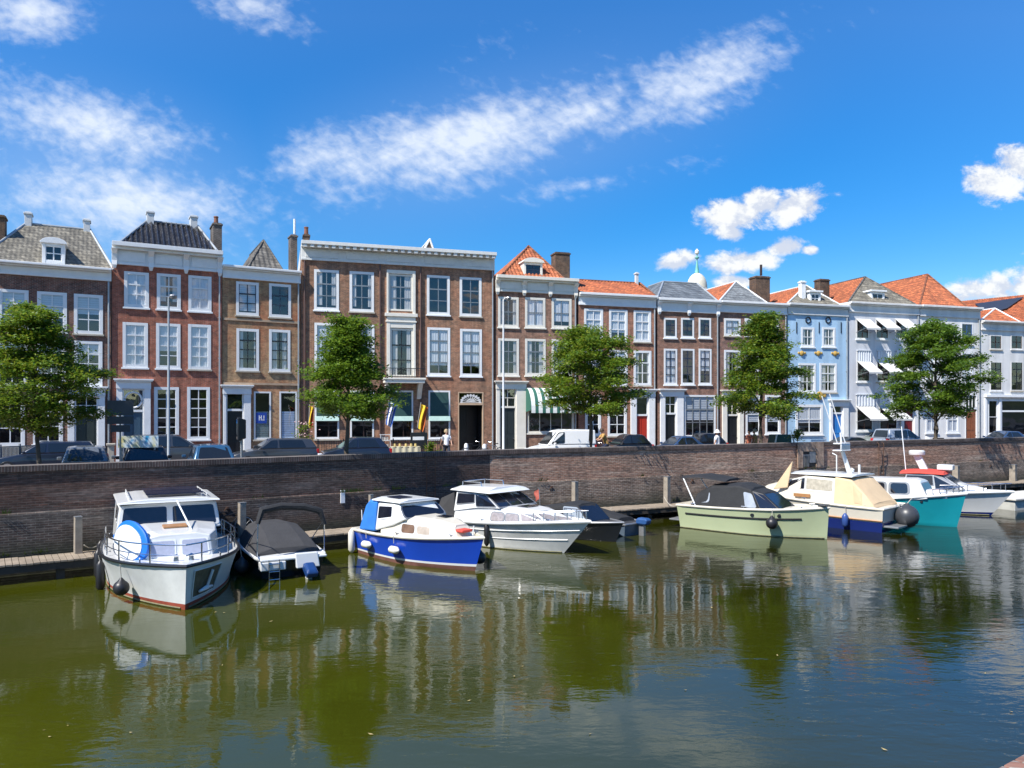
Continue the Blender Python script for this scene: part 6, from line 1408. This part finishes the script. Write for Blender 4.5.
mb = MB(); mb.tube([(5.2, .35, 1.47), (3.7, .15, 2.06)], .022, 6); mb.build('mast', GEL, b.root)
mb = MB(); mb.box(4.3, -.25, 1.50, 4.75, .3, 1.545); mb.build('hatch', TEAK, b.root, bevel=.01)
mb = MB(); mb.lathe([(.06, 0), (.05, .1), (.07, .13), (.01, .16)], 10, (6.5, .2, .98)); mb.lathe([(.06, 0), (.05, .1), (.07, .13), (.01, .16)], 10, (6.5, -.12, .98)); mb.build('bollard', STEEL, b.root)
# anchor pocket on the port bow
mb = MB()
def hullpatch(b, t0, t1, v0, v1, sd, off):
    def f(u, v):
        t, vv = t0 + (t1 - t0) * u, v0 + (v1 - v0) * v; p = Vector(b.hp(t, vv, sd)); q_ = Vector(b.hp(min(t + .01, 1), vv, sd)) - p; r_ = Vector(b.hp(t, vv + .02, sd)) - p
        n_ = q_.cross(r_).normalized(); n_ = n_ if n_.y * sd > 0 else -n_; return p + n_ * off
    return f
mb.grid(hullpatch(b, .86, .975, .22, .86, 1, .012), 6, 4); pk = mb.build('anchor_pocket', pm('rusty_recess', (.10, .085, .05), .7, .5, 6), b.root)
mb = MB(); f = hullpatch(b, .86, .975, .22, .86, 1, .018)
for k in range(5): mb.tube([f(u / 8, (0, 1)[k % 2]) for u in range(9)] if k < 2 else [f((0, 1)[k % 2], v / 4) for v in range(5)], .014, 6)
mb.build('pocket_frame', DIRTYW, pk)
f = hullpatch(b, .86, .975, .22, .86, 1, .07); mb = MB(); p0, p1, p2, p3 = f(.45, .9), f(.5, .25), f(.2, .12), f(.8, .12); o_ = Vector((0, 0, 0))
mb.tube([p0 + o_, p1 + o_], .032, 7); mb.tube([p1 + o_, p2 + o_ + Vector((0, 0, .05))], [.06, .03], 7); mb.tube([p1 + o_, p3 + o_ + Vector((0, 0, .05))], [.06, .03], 7); mb.build('anchor', GEL, b.root)
# paddleboard leaning on the trunk
p = b.world((5.15, -1.14, .97)); e = empty('paddleboard', p, R(th + 35), 'white paddleboard with a bright blue rim standing on the side deck of the white cruiser', 'paddleboard')
rot = Matrix.Rotation(R(-14), 3, 'X') @ Matrix.Rotation(R(28), 3, 'Y')
def ell(a, bb, y, n=28): return [Vector((a * math.copysign(abs(math.cos(2 * math.pi * i / n)) ** .9, math.cos(2 * math.pi * i / n)), y, bb * math.sin(2 * math.pi * i / n) + bb)) for i in range(n)]
mb = MB(); mb.loft([[rot @ q_ for q_ in r_] for r_ in (ell(.66, .43, .065), ell(.72, .46, .04), ell(.72, .46, -.04), ell(.66, .43, -.065))]); mb.build('rim', BLUEP, e, smooth=True)
mb = MB(); mb.ext([rot @ (q_ + Vector((-.04, 0, .005))) for q_ in ell(.60, .39, -.067)], rot @ Vector((0, -.02, 0))); mb.build('deck_pad', GEL, e)
for t, k, r_, ln, lb, hg in ((.80, 'ball', .20, 0, 'large black ball fender on the bow of the white cruiser with the paddleboard', .12), (.56, 'cyl', .115, .75, 'black cylinder fender nearest the bow on the left side of the white cruiser', .1), (.40, 'cyl', .115, .75, 'second black cylinder fender along the left side of the white cruiser', .0), (.2, 'cyl', .12, .7, 'rearmost black fender at the left stern of the white cruiser', -.05)):
    fender(b, t, -1, k, r_, ln, lb, v=.5, hang=hg)
fender(b, .55, 1, 'ball', .22, 0, 'dark grey fender between the white cruiser and the black covered motorboat', m=DKGREY, v=.5, hang=.2)

# 2 --- black covered motorboat, outboard towards us
O = wp(291, 576); b = B2 = Boat('open_motorboat', O, 120, 4.7, 1.08, .62, .82, 'black motorboat under a charcoal cover with a folded bimini and outboard', tr=.93, pw=2.6, rake=.5, bands=[(-9, 0), (.0, 0), (.87, 1)], mats=[BLKHULL, GEL], rail=GEL, rr=.05)
cv = b.cab('cover', [(.30, .35, 1.0, .93, .62, .72), (1.3, 1.3, 1.04, .85, .64, 1.02), (2.4, 2.4, 1.05, .8, .66, 1.22), (3.3, 3.3, .95, .6, .7, 1.2), (4.35, 4.2, .45, .2, .78, 1.0)], CHARC, .1, bevel=.05)
mb = MB(); mb.box(-.42, -.98, .56, .28, .98, .64); mb.box(-.45, .25, .3, -.12, .98, .555); mb.build('transom_platform', GEL, b.root, bevel=.03)
mb = MB(); pts = [(-.02, -1.0, .64), (-.1, -.98, 1.6), (-.05, -.8, 2.0), (0, 0, 2.12), (-.05, .8, 2.05), (-.1, .98, 1.7), (-.02, 1.0, .64)]
mb.tube(pts[:2], .02, 6); mb.tube(pts[-2:], .02, 6); mb.tube([(1.6, .98, .7), (.05, .97, 1.55)], .016, 6); mb.tube([(1.6, -.98, .7), (.05, -.97, 1.55)], .016, 6); mb.build('bimini_frame', STEEL, b.root)
mb = MB(); mb.tube([(-.1, -1.0, 1.5), (-.06, -.86, 1.92), (0, -.4, 2.06), (0, .3, 2.12), (-.05, .86, 2.04), (-.1, 1.0, 1.66)], [.06, .1, .11, .11, .12, .07], 9); mb.build('folded_bimini', BLACKC, b.root, smooth=True)
outboard(b, -.62, -.38, .16, pm('dark_blue_cowling', (.012, .045, .16), .35), GEL, .32, tilt=-25)
mb = MB(); mb.hexa([(-.5, -.75, .3), (-.30, -.75, .3), (-.30, -.05, .3), (-.5, -.05, .3), (-.42, -.7, .74), (-.3, -.7, .74), (-.3, -.02, .74), (-.42, -.02, .74)]); mb.build('motor_bracket', GEL, b.root, bevel=.03)
mb = MB()
for y in (.45, .75): mb.tube([(-.46, y, .62), (-.5, y, -.05)], .016, 6)
for z in (.05, .28, .5): mb.tube([(-.49, .45, z), (-.49, .75, z)], .016, 6)
mb.build('ladder', STEEL, b.root)

# 3 --- blue cabin boat
bw = wp(475, 571); th = -44; c_, s_ = math.cos(R(th)), math.sin(R(th)); L = 5.7
O = bw - Vector((c_, s_, 0)) * (L - .4)
b = B3 = Boat('cabin_boat', O, th, L, 1.1, .84, 1.08, 'cobalt blue cabin boat with white wheelhouse and blue canvas at its stern', tr=.78, pw=2.5, rake=.4, wl=.84, bands=[(-9, 2), (.02, 2), (.10, 1), (.25, 0)], mats=[BLUEH, GEL, ANTIBR], deckm=GELC, rail=GELC, rr=.05)
tk = b.cab('cabin_trunk', [(1.6, 1.6, .92, .84, .85, 1.42), (2.7, 2.7, .91, .82, .85, 1.45), (4.1, 4.0, .72, .62, .9, 1.42), (4.95, 4.65, .42, .34, .95, 1.3)], GELC, .09, bevel=.06)
for sd in (-1,): 
    q_ = b.side(1, sd); b.win(tk, q_, .02, .28, .44, .76, pm('brown_curtain_glass', (.16, .10, .07), .15, .4, 4), GEL, .3); b.win(tk, q_, .52, .28, .92, .74, pm('beige_curtain_glass', (.42, .36, .30), .2, .3, 4), GEL, .3)
b.win(tk, b.side(1, 1), .1, .3, .9, .7, BOATGLASS, GEL, .3)
wh = b.cab('wheelhouse', [(1.35, 1.4, .94, .84, .95, 1.88), (2.3, 2.25, .94, .84, 1.2, 1.90), (2.95, 2.5, .92, .80, 1.46, 1.88)], GEL, .06, bevel=.05)
b.win(wh, b.front(), .03, .10, .97, .88, BOATGLASS, GREYM, .25, 'windscreen')
for sd in (-1, 1): q_ = b.side(0, sd); b.win(wh, q_, .12 if sd < 0 else .05, .42, .95 if sd < 0 else .88, .88, BOATGLASS, WHITE, .1)
rf = b.cab('roof', [(1.1, 1.1, .90, .88, 1.945, 1.985), (2.62, 2.58, .86, .84, 1.945, 1.985)], GEL, .06)
mb = MB(); mb.box(1.5, -.55, 2.06, 2.2, -.0, 2.08); mb.build('solar_panel', SOLAR, rf); mb = MB(); mb.box(3.45, .0, 1.535, 3.9, .35, 1.55); mb.build('hatch', BOATGLASS, tk)
b.cab('canopy', [(.4, .62, .94, .8, .88, 1.72), (.9, .9, .96, .84, .9, 1.92), (1.34, 1.38, .95, .86, .92, 1.94)], BLUEC, .08, bevel=.06)
mb = MB(); mb.box(4.5, -.3, 1.18, 5.05, .15, 1.27); mb.build('folded_red_cover', REDC, b.root, bevel=.04)
mb = MB(); mb.tube([(.15, -.6, .9), (.1, -.6, 1.5)], .02, 6); mb.tube([(5.2, 0, 1.1), (5.25, 0, 1.4)], .02, 6); mb.build('flagstaff', WHITE, b.root)
for t, x, lb in ((.2, 0, 'short white fender near the stern of the blue cabin boat'), (.50, 0, 'short white fender amidships on the blue cabin boat')):
    o = fender(b, t, -1, 'cyl', .12, .42, lb, m=FENDW, v=.55, hang=.02); o.children[0].rotation_euler = (0, R(90), 0)
fender(b, .0, -1, 'cyl', .12, .75, 'long white fender hanging upright at the stern corner of the blue cabin boat', m=FENDW, v=.5)
fender(b, .93, 1, 'ball', .2, 0, 'black fender squeezed between the blue boat bow and the next white cruiser', v=.4, hang=.1)

# 4 --- white hardtop cruiser
bw = wp(564, 553); th = -43; c_, s_ = math.cos(R(th)), math.sin(R(th)); L = 6.9
O = bw - Vector((c_, s_, 0)) * (L - 1.15)
b = B4 = Boat('cabin_cruiser', O, th, L, 1.38, .84, 1.22, 'white cabin cruiser with a hardtop, raked windows and a dark mesh cockpit cover', tr=.86, pw=2.4, rake=1.15, wl=.8, bands=[(-9, 1), (.06, 0)], mats=[DIRTYW, ANTIBR], rail=GEL, rr=.06)
b.strip('spray_rail', .42, .15, .97, -1, .02, GEL); b.strip('rub_strake', .72, .05, .99, -1, .025, GEL)
tk = b.cab('cabin_trunk', [(1.3, 1.3, 1.2, 1.08, .82, 1.40), (3.2, 3.2, 1.16, 1.0, .84, 1.44), (4.5, 4.35, 1.0, .84, .9, 1.42), (5.75, 4.95, .66, .56, 1.06, 1.36)], GEL, .07, bevel=.05)
CUR = pm('curtained_cabin_glass', (.30, .27, .27), .18, .3, 9)
q_ = b.side(1, -1); b.win(tk, q_, .02, .28, .48, .78, CUR, GREYM, .35); b.win(tk, q_, .55, .28, 1.0, .78, CUR, GREYM, .3)
q_ = b.side(2, -1); b.win(tk, q_, .12, .25, .85, .85, CUR, GREYM, .12)
q_ = b.front(); b.win(tk, q_, .06, .15, .46, .88, CUR, GREYM, .1); b.win(tk, q_, .54, .15, .94, .88, CUR, GREYM, .1)
b.win(tk, b.side(1, 1), .1, .3, .9, .78, CUR, GREYM, .3)
wh = b.cab('wheelhouse', [(1.3, 1.35, 1.16, 1.05, 1.2, 1.93), (2.4, 2.3, 1.12, 1.0, 1.4, 1.93), (3.6, 2.75, 1.04, .92, 1.47, 1.93)], GEL, .03, bevel=.02)
b.win(wh, b.side(0, -1), .12, .38, .98, .92, None, GREYM, .1); b.win(wh, b.side(1, -1), .08, .12, .94, .9, None, GREYM, .12)
q_ = b.front(); [b.win(wh, q_, u, .08, u + .29, .92, None, GREYM, .1, 'windscreen') for u in (.03, .355, .68)]
rf = b.cab('hardtop', [(1.0, 1.1, 1.12, 1.1, 1.97, 2.03), (3.2, 3.0, 1.12, 1.02, 1.97, 2.08)], GEL, .09, bevel=.05)
mb = MB(); mb.tube([(1.2, -.6, 2.12), (1.22, -.6, 2.29), (2.2, -.6, 2.31), (2.25, -.6, 2.13)], .02, 6); mb.tube([(1.2, .6, 2.12), (1.22, .6, 2.29), (2.2, .6, 2.31), (2.25, .6, 2.13)], .02, 6); mb.tube([(1.22, -.6, 2.29), (1.22, .6, 2.29)], .02, 6); mb.build('roof_rail', STEEL, rf)
b.cab('cockpit_cover', [(.1, .35, 1.1, .95, .85, 1.6), (1.27, 1.2, 1.12, 1.04, .9, 1.9)], CHARC, .05)
mb = MB(); mb.box(3.8, -.3, 1.5, 4.3, .3, 1.525); mb.build('hatch', BOATGLASS, tk)
b.railing(.80, .36, mid=False)
fender(b, .55, -1, 'cyl', .10, .75, 'black cylinder fender on the side of the white hardtop cruiser', v=.55)

# 5 --- dark runabout
bw = wp(616, 542); th = -44; c_, s_ = math.cos(R(th)), math.sin(R(th)); L = 5.6
O = bw - Vector((c_, s_, 0)) * (L - .35)
b = B5 = Boat('runabout', O, th, L, 1.05, .62, .78, 'dark runabout with a raked windscreen and black cockpit cover beside the white hardtop cruiser', tr=.8, pw=2.6, rake=.35, bands=[(-9, 0)], mats=[BLKHULL, BLKHULL], deckm=DKGREY, rail=GREYM, rr=.04)
ws = b.cab('windscreen_frame', [(3.3, 3.15, .9, .74, .6, 1.34), (4.55, 3.85, .70, .6, .68, 1.32)], BLACKC, .06)
b.win(ws, b.front(), .05, .12, .95, .9, BOATGLASS, BLACKP, .1, 'windscreen'); b.win(ws, b.side(0, -1), .1, .12, .95, .9, pm('pale_vinyl_window', (.30, .34, .38), .12), BLACKP, .15); b.win(ws, b.side(0, 1), .1, .12, .9, .9, BOATGLASS, BLACKP, .15)
b.cab('cover', [(.2, .3, .85, .6, .6, .8), (1.6, 1.6, .92, .7, .6, 1.02), (3.35, 3.2, .92, .75, .62, 1.3)], BLACKC, .08, bevel=.05)
mb = MB(); mb.tube([(2.0, -.7, 1.0), (1.95, -.72, 1.9)], .018, 6); fs = mb.build('flagstaff', GREYM, b.root)
mb = MB(); mb.grid(lambda u, v: (1.94 - .22 * u - .03 * math.sin(v * 6), -.72 + .04 * math.sin(u * 5 + v * 3), 1.85 - .42 * v - .12 * u), 6, 6); mb.build('flag', pm('faded_red_flag', (.42, .10, .07), .8, .3, 6), fs, fix=False)
O = wp(634, 535); b = B5b = Boat('dinghy', O, 132, 3.9, .74, .48, .6, 'small blue grey dinghy with a blue outboard, moored stern out right of the dark runabout', tr=.95, pw=2.6, rake=.4, bands=[(-9, 0)], mats=[GREYBL], deckm=DKGREY, rail=GREYM)
outboard(b, -.28, -.15, .42, pm('dull_blue_cowling', (.025, .08, .22), .4), None, .3); b.cab('cover', [(.4, .45, .6, .5, .46, .62), (2.0, 2.0, .64, .4, .5, .85), (3.4, 3.3, .3, .2, .55, .65)], BLACKC, .06)

# 6 --- sage green sloop
bw = wp(827, 539); th = -40; c_, s_ = math.cos(R(th)), math.sin(R(th)); L = 5.9
O = bw - Vector((c_, s_, 0)) * (L - .08)
b = B6 = Boat('sloop', O, th, L, 1.2, .98, 1.22, 'sage green open sloop with a black canvas hood and a black rubbing strake', tr=.9, pw=2.7, rake=.08, wl=.86, bands=[(-9, 1), (.04, 0)], mats=[SAGE, BLACKP], deckm=GELC, rail=GELC, rr=.05)
STRK = pm('matt_black_strake', (.012, .012, .012), .85)
b.strip('rubbing_strake', .66, .06, .86, -1, .04, STRK); b.strip('rubbing_strake', .66, .06, .86, 1, .04, STRK)
mb = MB()
for t in (.56, .73):
    p = Vector(b.hp(t, .8, -1)); mb.lathe([(.085, .03), (.085, -.0), (.06, -.012)], 12, p, axis='y')
mb.build('porthole', BLACKP, b.root)
cv = b.cab('canopy', [(.45, .7, .98, .7, .95, 1.5), (1.4, 1.4, 1.04, .85, .97, 1.84), (2.7, 2.6, 1.02, .82, 1.0, 1.93), (3.5, 3.1, .99, .80, 1.03, 1.8)], BLACKC, .08, bevel=.05); cvr = b.rings
wsr = b.cab('windscreen', [(3.51, 3.11, .97, .79, 1.035, 1.77), (4.3, 3.55, .84, .7, 1.08, 1.66)], BLACKC, .03, bevel=.02)
b.win(wsr, b.front(), .04, .06, .96, .94, BOATGLASS, BLACKP, .08); b.win(wsr, b.side(0, -1), .06, .08, .94, .92, BOATGLASS, BLACKP, .1); b.win(wsr, b.side(0, 1), .06, .08, .94, .92, BOATGLASS, BLACKP, .1)
CLV = pm('clear_hood_vinyl', (.33, .36, .40), .1, .25, 2); b.win(cv, b.side(2, -1, cvr), .3, .1, .92, .8, CLV, None, .2); b.win(cv, b.side(0, -1, cvr), .2, .25, .95, .75, CLV, None, .25)
bi = b.cab('bimini', [(-.1, -.1, .75, .7, 2.1, 2.12), (.8, .8, .9, .86, 2.18, 2.22), (2.0, 2.0, .82, .76, 2.06, 2.09)], BLACKC, .07, bevel=.03)
mb = MB()
for sd in (-1, 1): mb.tube([(.75, sd * 1.02, 1.0), (.05, sd * .74, 2.1)], .028, 6)
mb.build('bimini_pole', WHITE, bi)
mb = MB(); mb.box(-.55, -.9, .28, -.02, .9, .34); mb.build('swim_platform', GREYM, b.root, bevel=.01)
fender(b, .70, -1, 'ball', .23, 0, 'black ball fender hanging on the side of the sage green sloop', v=.55, hang=.02)
mb = MB(); mb.cbox((5.7, 0, 1.3), (.3, .5, .08)); mb.build('bow_fairlead', BLACKP, b.root, bevel=.02)

# 7 --- cream and navy cruiser, stern out
O = wp(893, 530); b = B7 = Boat('cabin_cruiser', O, 133, 7.2, 1.42, .98, 1.35, 'cream and navy cruiser under tan canvas with a leaning aerial bracket', tr=.94, pw=2.4, rake=.8, wl=.88, bands=[(-9, 0), (.45, 1)], mats=[NAVYH, GELC], deckm=GELC, rail=GELC, rr=.055)
for sd in (-1, 1): b.strip('rub_strake', .49, 0, .97, sd, .04, TEAK)
cb = b.cab('cabin', [(1.9, 1.9, 1.27, 1.12, .98, 2.1), (3.3, 3.3, 1.22, 1.07, 1.0, 2.14), (4.6, 4.0, 1.08, .88, 1.08, 1.95), (5.9, 5.5, .65, .5, 1.22, 1.5)], GELC, .06, bevel=.05)
b.win(cb, b.side(1, 1), .02, .5, .98, .92, BOATGLASS, GEL, .1); b.win(cb, b.side(0, 1), .05, .5, .9, .92, pm('cream_blind_glass', (.42, .38, .30), .2, .3, 6), GEL, .1); b.win(cb, b.side(1, -1), .1, .5, .9, .9, BOATGLASS, GEL, .1)
cv = b.cab('canvas_cover', [(.25, .34, 1.27, 1.2, .98, 1.12), (.7, .8, 1.3, 1.13, 1.0, 1.62), (1.1, 1.25, 1.3, 1.15, 1.0, 2.08), (1.95, 1.95, 1.3, 1.16, 1.0, 2.17)], TANC, .06, bevel=.05)
mb = MB(); mb.panel(b.side(1, 1), .1, .15, .9, .85, .003, .006, .05); mb.build('canvas_window', pm('tan_canvas_panel', (.55, .40, .24), .8, .1, 3), cv)
rf = b.cab('roof', [(1.2, 1.2, 1.18, 1.15, 2.2, 2.24), (4.1, 4.05, 1.05, 1.02, 2.2, 2.22)], GEL, .06)
mb = MB(); mb.hexa([(-.62, -1.1, .22), (0, -1.1, .22), (0, 1.1, .22), (-.62, 1.1, .22), (-.62, -1.1, .29), (0, -1.1, .29), (0, 1.1, .29), (-.62, 1.1, .29)]); mb.build('swim_platform', GREYM, b.root, bevel=.01)
mb = MB()
for y in (-.35, .05): mb.tube([(-.12, y, 1.05), (-.3, y, 1.1), (-.34, y, .1)], .02, 6)
for z in (.35, .6, .85): mb.tube([(-.32, -.35, z), (-.32, .05, z)], .02, 6)
mb.build('ladder', STEEL, b.root)
br = empty('aerial_bracket', (1.75, .1, 2.26), 0); br.parent = b.root
mb = MB(); mb.tube([(0, 0, 0), (.25, .2, 1.0)], [.11, .08], 8); mb.build('post', GEL, br, smooth=True)
mb = MB(); mb.box(.08, -.3, 1.0, .5, .65, 1.06); mb.box(.1, -.28, 1.3, .48, .63, 1.36); mb.box(.1, -.28, 1.061, .16, .63, 1.299); mb.build('radar_box', GEL, br, bevel=.03)
mb = MB(); mb.tube([(.3, .6, 1.37), (.75, 1.1, 3.4)], .022, 5); mb.tube([(.3, -.2, 1.37), (.75, .35, 3.5)], .022, 5); mb.tube([(.3, .2, 1.37), (.32, .22, 1.8)], .04, 6); mb.build('aerial', WHITE, br)
mb = MB(); mb.tube([(1.6, -.5, 2.28), (1.6, -.5, 2.65)], .05, 7); mb.build('vent', GEL, b.root)
mb = MB(); q0 = [(4.1, 1.1, 1.55), (4.75, 1.15, 1.45), (3.9, 1.0, 2.75)]; mb.ext(q0, (.02, .05, .02)); mb.build('canvas_flap', TANC, b.root, bevel=.02)
mb = MB(); mb.box(3.0, 1.235, 1.22, 3.75, 1.27, 1.36); mb.build('name_board', TEAK, b.root)
p = b.world((-.05, -.35, .0)); o = empty('fender', b.world((-.5, -.15, .62)), 0, 'huge dark grey ball fender at the stern of the cream and navy cruiser', 'fender', 'fenders hanging from the boats')
mb = MB(); r_ = .47; mb.lathe([(.06, r_ * 1.15)] + [(r_ * math.sin(math.pi * (.1 + .9 * i / 12)), r_ * math.cos(math.pi * (.1 + .9 * i / 12))) for i in range(13)], 22); mb.build('body', DKGREY, o, smooth=True)
mb = MB(); mb.tube([(0, 0, r_ * 1.1), (.3, .15, .75)], .014, 5); mb.build('rope', ROPE, o)
fender(b, .22, 1, 'cyl', .13, .5, 'blue fender on the near side of the cream and navy cruiser', m=pm('blue_fender_vinyl', (.03, .07, .24), .4), v=.4)

# 8 --- teal boat
bw = wp(957, 527); th = -42; c_, s_ = math.cos(R(th)), math.sin(R(th)); L = 6.4
O = bw - Vector((c_, s_, 0)) * (L - .35)
b = B8 = Boat('cabin_boat', O, th, L, 1.14, 1.0, 1.46, 'teal hulled cabin boat with a white two-window cabin beside the cream and navy cruiser', tr=.8, pw=2.5, rake=.35, wl=.82, bands=[(-9, 1), (.03, 0)], mats=[TEAL, pm('light_green_stripe', (.15, .55, .40), .4)], rail=GEL, rr=.06)
cb = b.cab('cabin', [(1.2, 1.4, 1.0, .88, 1.0, 1.9), (4.5, 4.4, .92, .8, 1.1, 1.96), (5.1, 4.75, .8, .66, 1.2, 1.9)], GEL, .06, bevel=.05)
q_ = b.side(0, -1); b.win(cb, q_, .44, .34, .66, .85, None, GREYM, .25); b.win(cb, q_, .74, .34, .96, .85, None, GREYM, .25); b.win(cb, b.front(), .08, .3, .92, .88, None, GREYM, .15, 'windscreen')
b.cab('cabin_trunk', [(4.9, 4.8, .75, .62, 1.1, 1.5), (5.8, 5.6, .4, .3, 1.25, 1.5)], GEL, .06, bevel=.05)
b.strip('white_strake', .62, .0, .55, -1, .04, GEL); b.railing(.84, .3, mid=False)
mb = MB(); mb.tube([(1.0, 0, 2.05), (1.0, 0, 2.9), (.8, 0, 3.0)], .03, 6); mb.lathe([(.02, -.1), (.1, -.08), (.12, .05), (.02, .12)], 10, (1.6, .3, 2.2)); mb.build('mast', GEL, b.root)
mb = MB(); p = Vector(b.hp(.78, .84, -1)); mb.lathe([(.07, .03), (.07, 0), (.05, -.01)], 10, p, axis='y'); mb.build('porthole', BLACKP, b.root)
# 9 --- white boat with the red top
bw = wp(991, 515.5); th = -40; c_, s_ = math.cos(R(th)), math.sin(R(th)); L = 7.2
O = bw - Vector((c_, s_, 0)) * (L - .9)
b = B9 = Boat('motorboat', O, th, L, 1.35, .9, 1.2, 'white motorboat with a red canvas top and a sharp raked bow', tr=.88, pw=2.3, rake=.9, wl=.78, bands=[(-9, 1), (.07, 0)], mats=[GEL, NAVYH], rail=GEL, rr=.06)
wsr = b.cab('windscreen_frame', [(2.7, 2.8, 1.12, .98, .95, 1.86), (4.1, 4.0, 1.05, .92, 1.0, 1.88), (5.3, 4.4, .88, .76, 1.25, 1.85)], GEL, .03, bevel=.02)
b.win(wsr, b.side(0, -1), .05, .45, .97, .95, None, GREYM, .08); b.win(wsr, b.side(1, -1), .06, .1, .94, .94, None, GREYM, .08); q_ = b.front(); b.win(wsr, q_, .03, .06, .48, .94, None, GREYM, .06, 'windscreen'); b.win(wsr, q_, .52, .06, .97, .94, None, GREYM, .06, 'windscreen')
b.cab('red_top', [(2.5, 2.5, 1.05, 1.0, 1.88, 1.95), (3.4, 3.4, 1.04, 1.0, 1.92, 2.02), (4.5, 4.4, .92, .86, 1.9, 1.96)], REDC, .08, bevel=.04)
b.cab('cabin_trunk', [(2.4, 2.4, 1.14, .98, .92, 1.4), (5.0, 4.9, .86, .68, 1.0, 1.46), (6.3, 6.0, .3, .2, 1.1, 1.25)], GEL, .06, bevel=.06)
ar = empty('radar_arch', (3.3, .2, 2.03), 0); ar.parent = b.root
mb = MB(); mb.loft([[(x - .18, -.12, z), (x + .18, -.12, z), (x + .18, .12, z), (x - .18, .12, z)] for x, z in ((.1, 0), (-.25, .75))]); mb.build('post', GEL, ar, bevel=.03)
mb = MB(); mb.lathe([(.36, .76), (.38, .8), (.38, .95), (.3, 1.0)], 16, (-.25, 0, 0)); mb.build('radar_dome', GEL, ar, smooth=True)
mb = MB(); mb.tube([(-.7, -.3, 0), (-.9, -.3, 2.2)], .025, 5); mb.build('aerial', WHITE, ar); mb = MB(); mb.box(.7, -.3, .05, 1.4, .3, .32); mb.build('locker', GEL, ar, bevel=.05)
b.railing(.66, .38, mid=False)
fender(b, .60, -1, 'cyl', .14, .8, 'black cylinder fender on the side of the white motorboat with the red top', v=.5)
# pale floating pontoon at the right edge
p = wp(1012, 511); e = empty('pontoon', (p.x, p.y, WATER), aR, 'pale grey boxy floating pontoon at the right edge of the photo', 'pontoon')
mb = MB(); mb.box(.25, 0, -.3, 5, 2.2, .5); mb.build('float', pm('pale_concrete', (.42, .42, .38), .8, .2, 2), e, bevel=.03); mb = MB(); mb.box(.15, -.1, .503, 5.1, 2.3, .6); mb.build('top_slab', pm('pale_deck_slab', (.52, .50, .45), .8), e, bevel=.02)
# bicycle on the jetty comes from bike() below

def mooring(b, t, sd, px_, z1, label, sag=.25):
    a = b.world(Vector(b.hp(t, 1, sd)) + Vector((0, 0, .04))); S_, D_, N_ = (WB, dL, nL) if px_ < 490 else (WB, dR, nR); k = (px_ - CX) / F; q_ = S_ + N_ * .9; t_w = (k * q_.y - q_.x) / (D_.x - k * D_.y); e_ = q_ + D_ * t_w; e_.z = z1
    mb = MB(); mb.tube([a.lerp(e_, i / 10) - Vector((0, 0, sag * 4 * (i / 10) * (1 - i / 10))) for i in range(11)], .014, 5)
    tag(mb.build('mooring_rope', ROPE), label, 'rope', 'mooring ropes')
mooring(B1, .05, -1, 84, DOCK + .3, 'rope from the stern of the white cruiser to the jetty on its left')
mooring(B2, .9, -1, 268, DOCK + .03, 'rope from the black covered motorboat to the jetty on its right')
mooring(B3, .02, -1, 352, DOCK + .03, 'rope from the stern of the blue cabin boat to the jetty')
mooring(B5b, .95, 1, 612, DOCK + .03, 'rope from the blue grey dinghy to the jetty')
mooring(B6, .02, -1, 664, DOCK + .4, 'rope from the stern of the sage green sloop to the pale timber post')
for b in (B1, B4, B6, B9):
    for sd in (-1, 1): b.strip('waterline_scum', .03, .0, .985, sd, .022, SCUM)
for b in (B1, B3, B4, B6, B7, B8, B9):
    for t in (.12, .5, .86):
        for sd in (-1, 1):
            p = Vector(b.hp(t, 1, sd)); p.y *= .92; p.z += .03; mb = MB(); mb.cbox((p.x, p.y, p.z + .03), (.05, .03, .07)); mb.tube([(p.x - .11, p.y, p.z + .075), (p.x + .11, p.y, p.z + .075)], .016, 6); mb.build('cleat', STEEL, b.root)
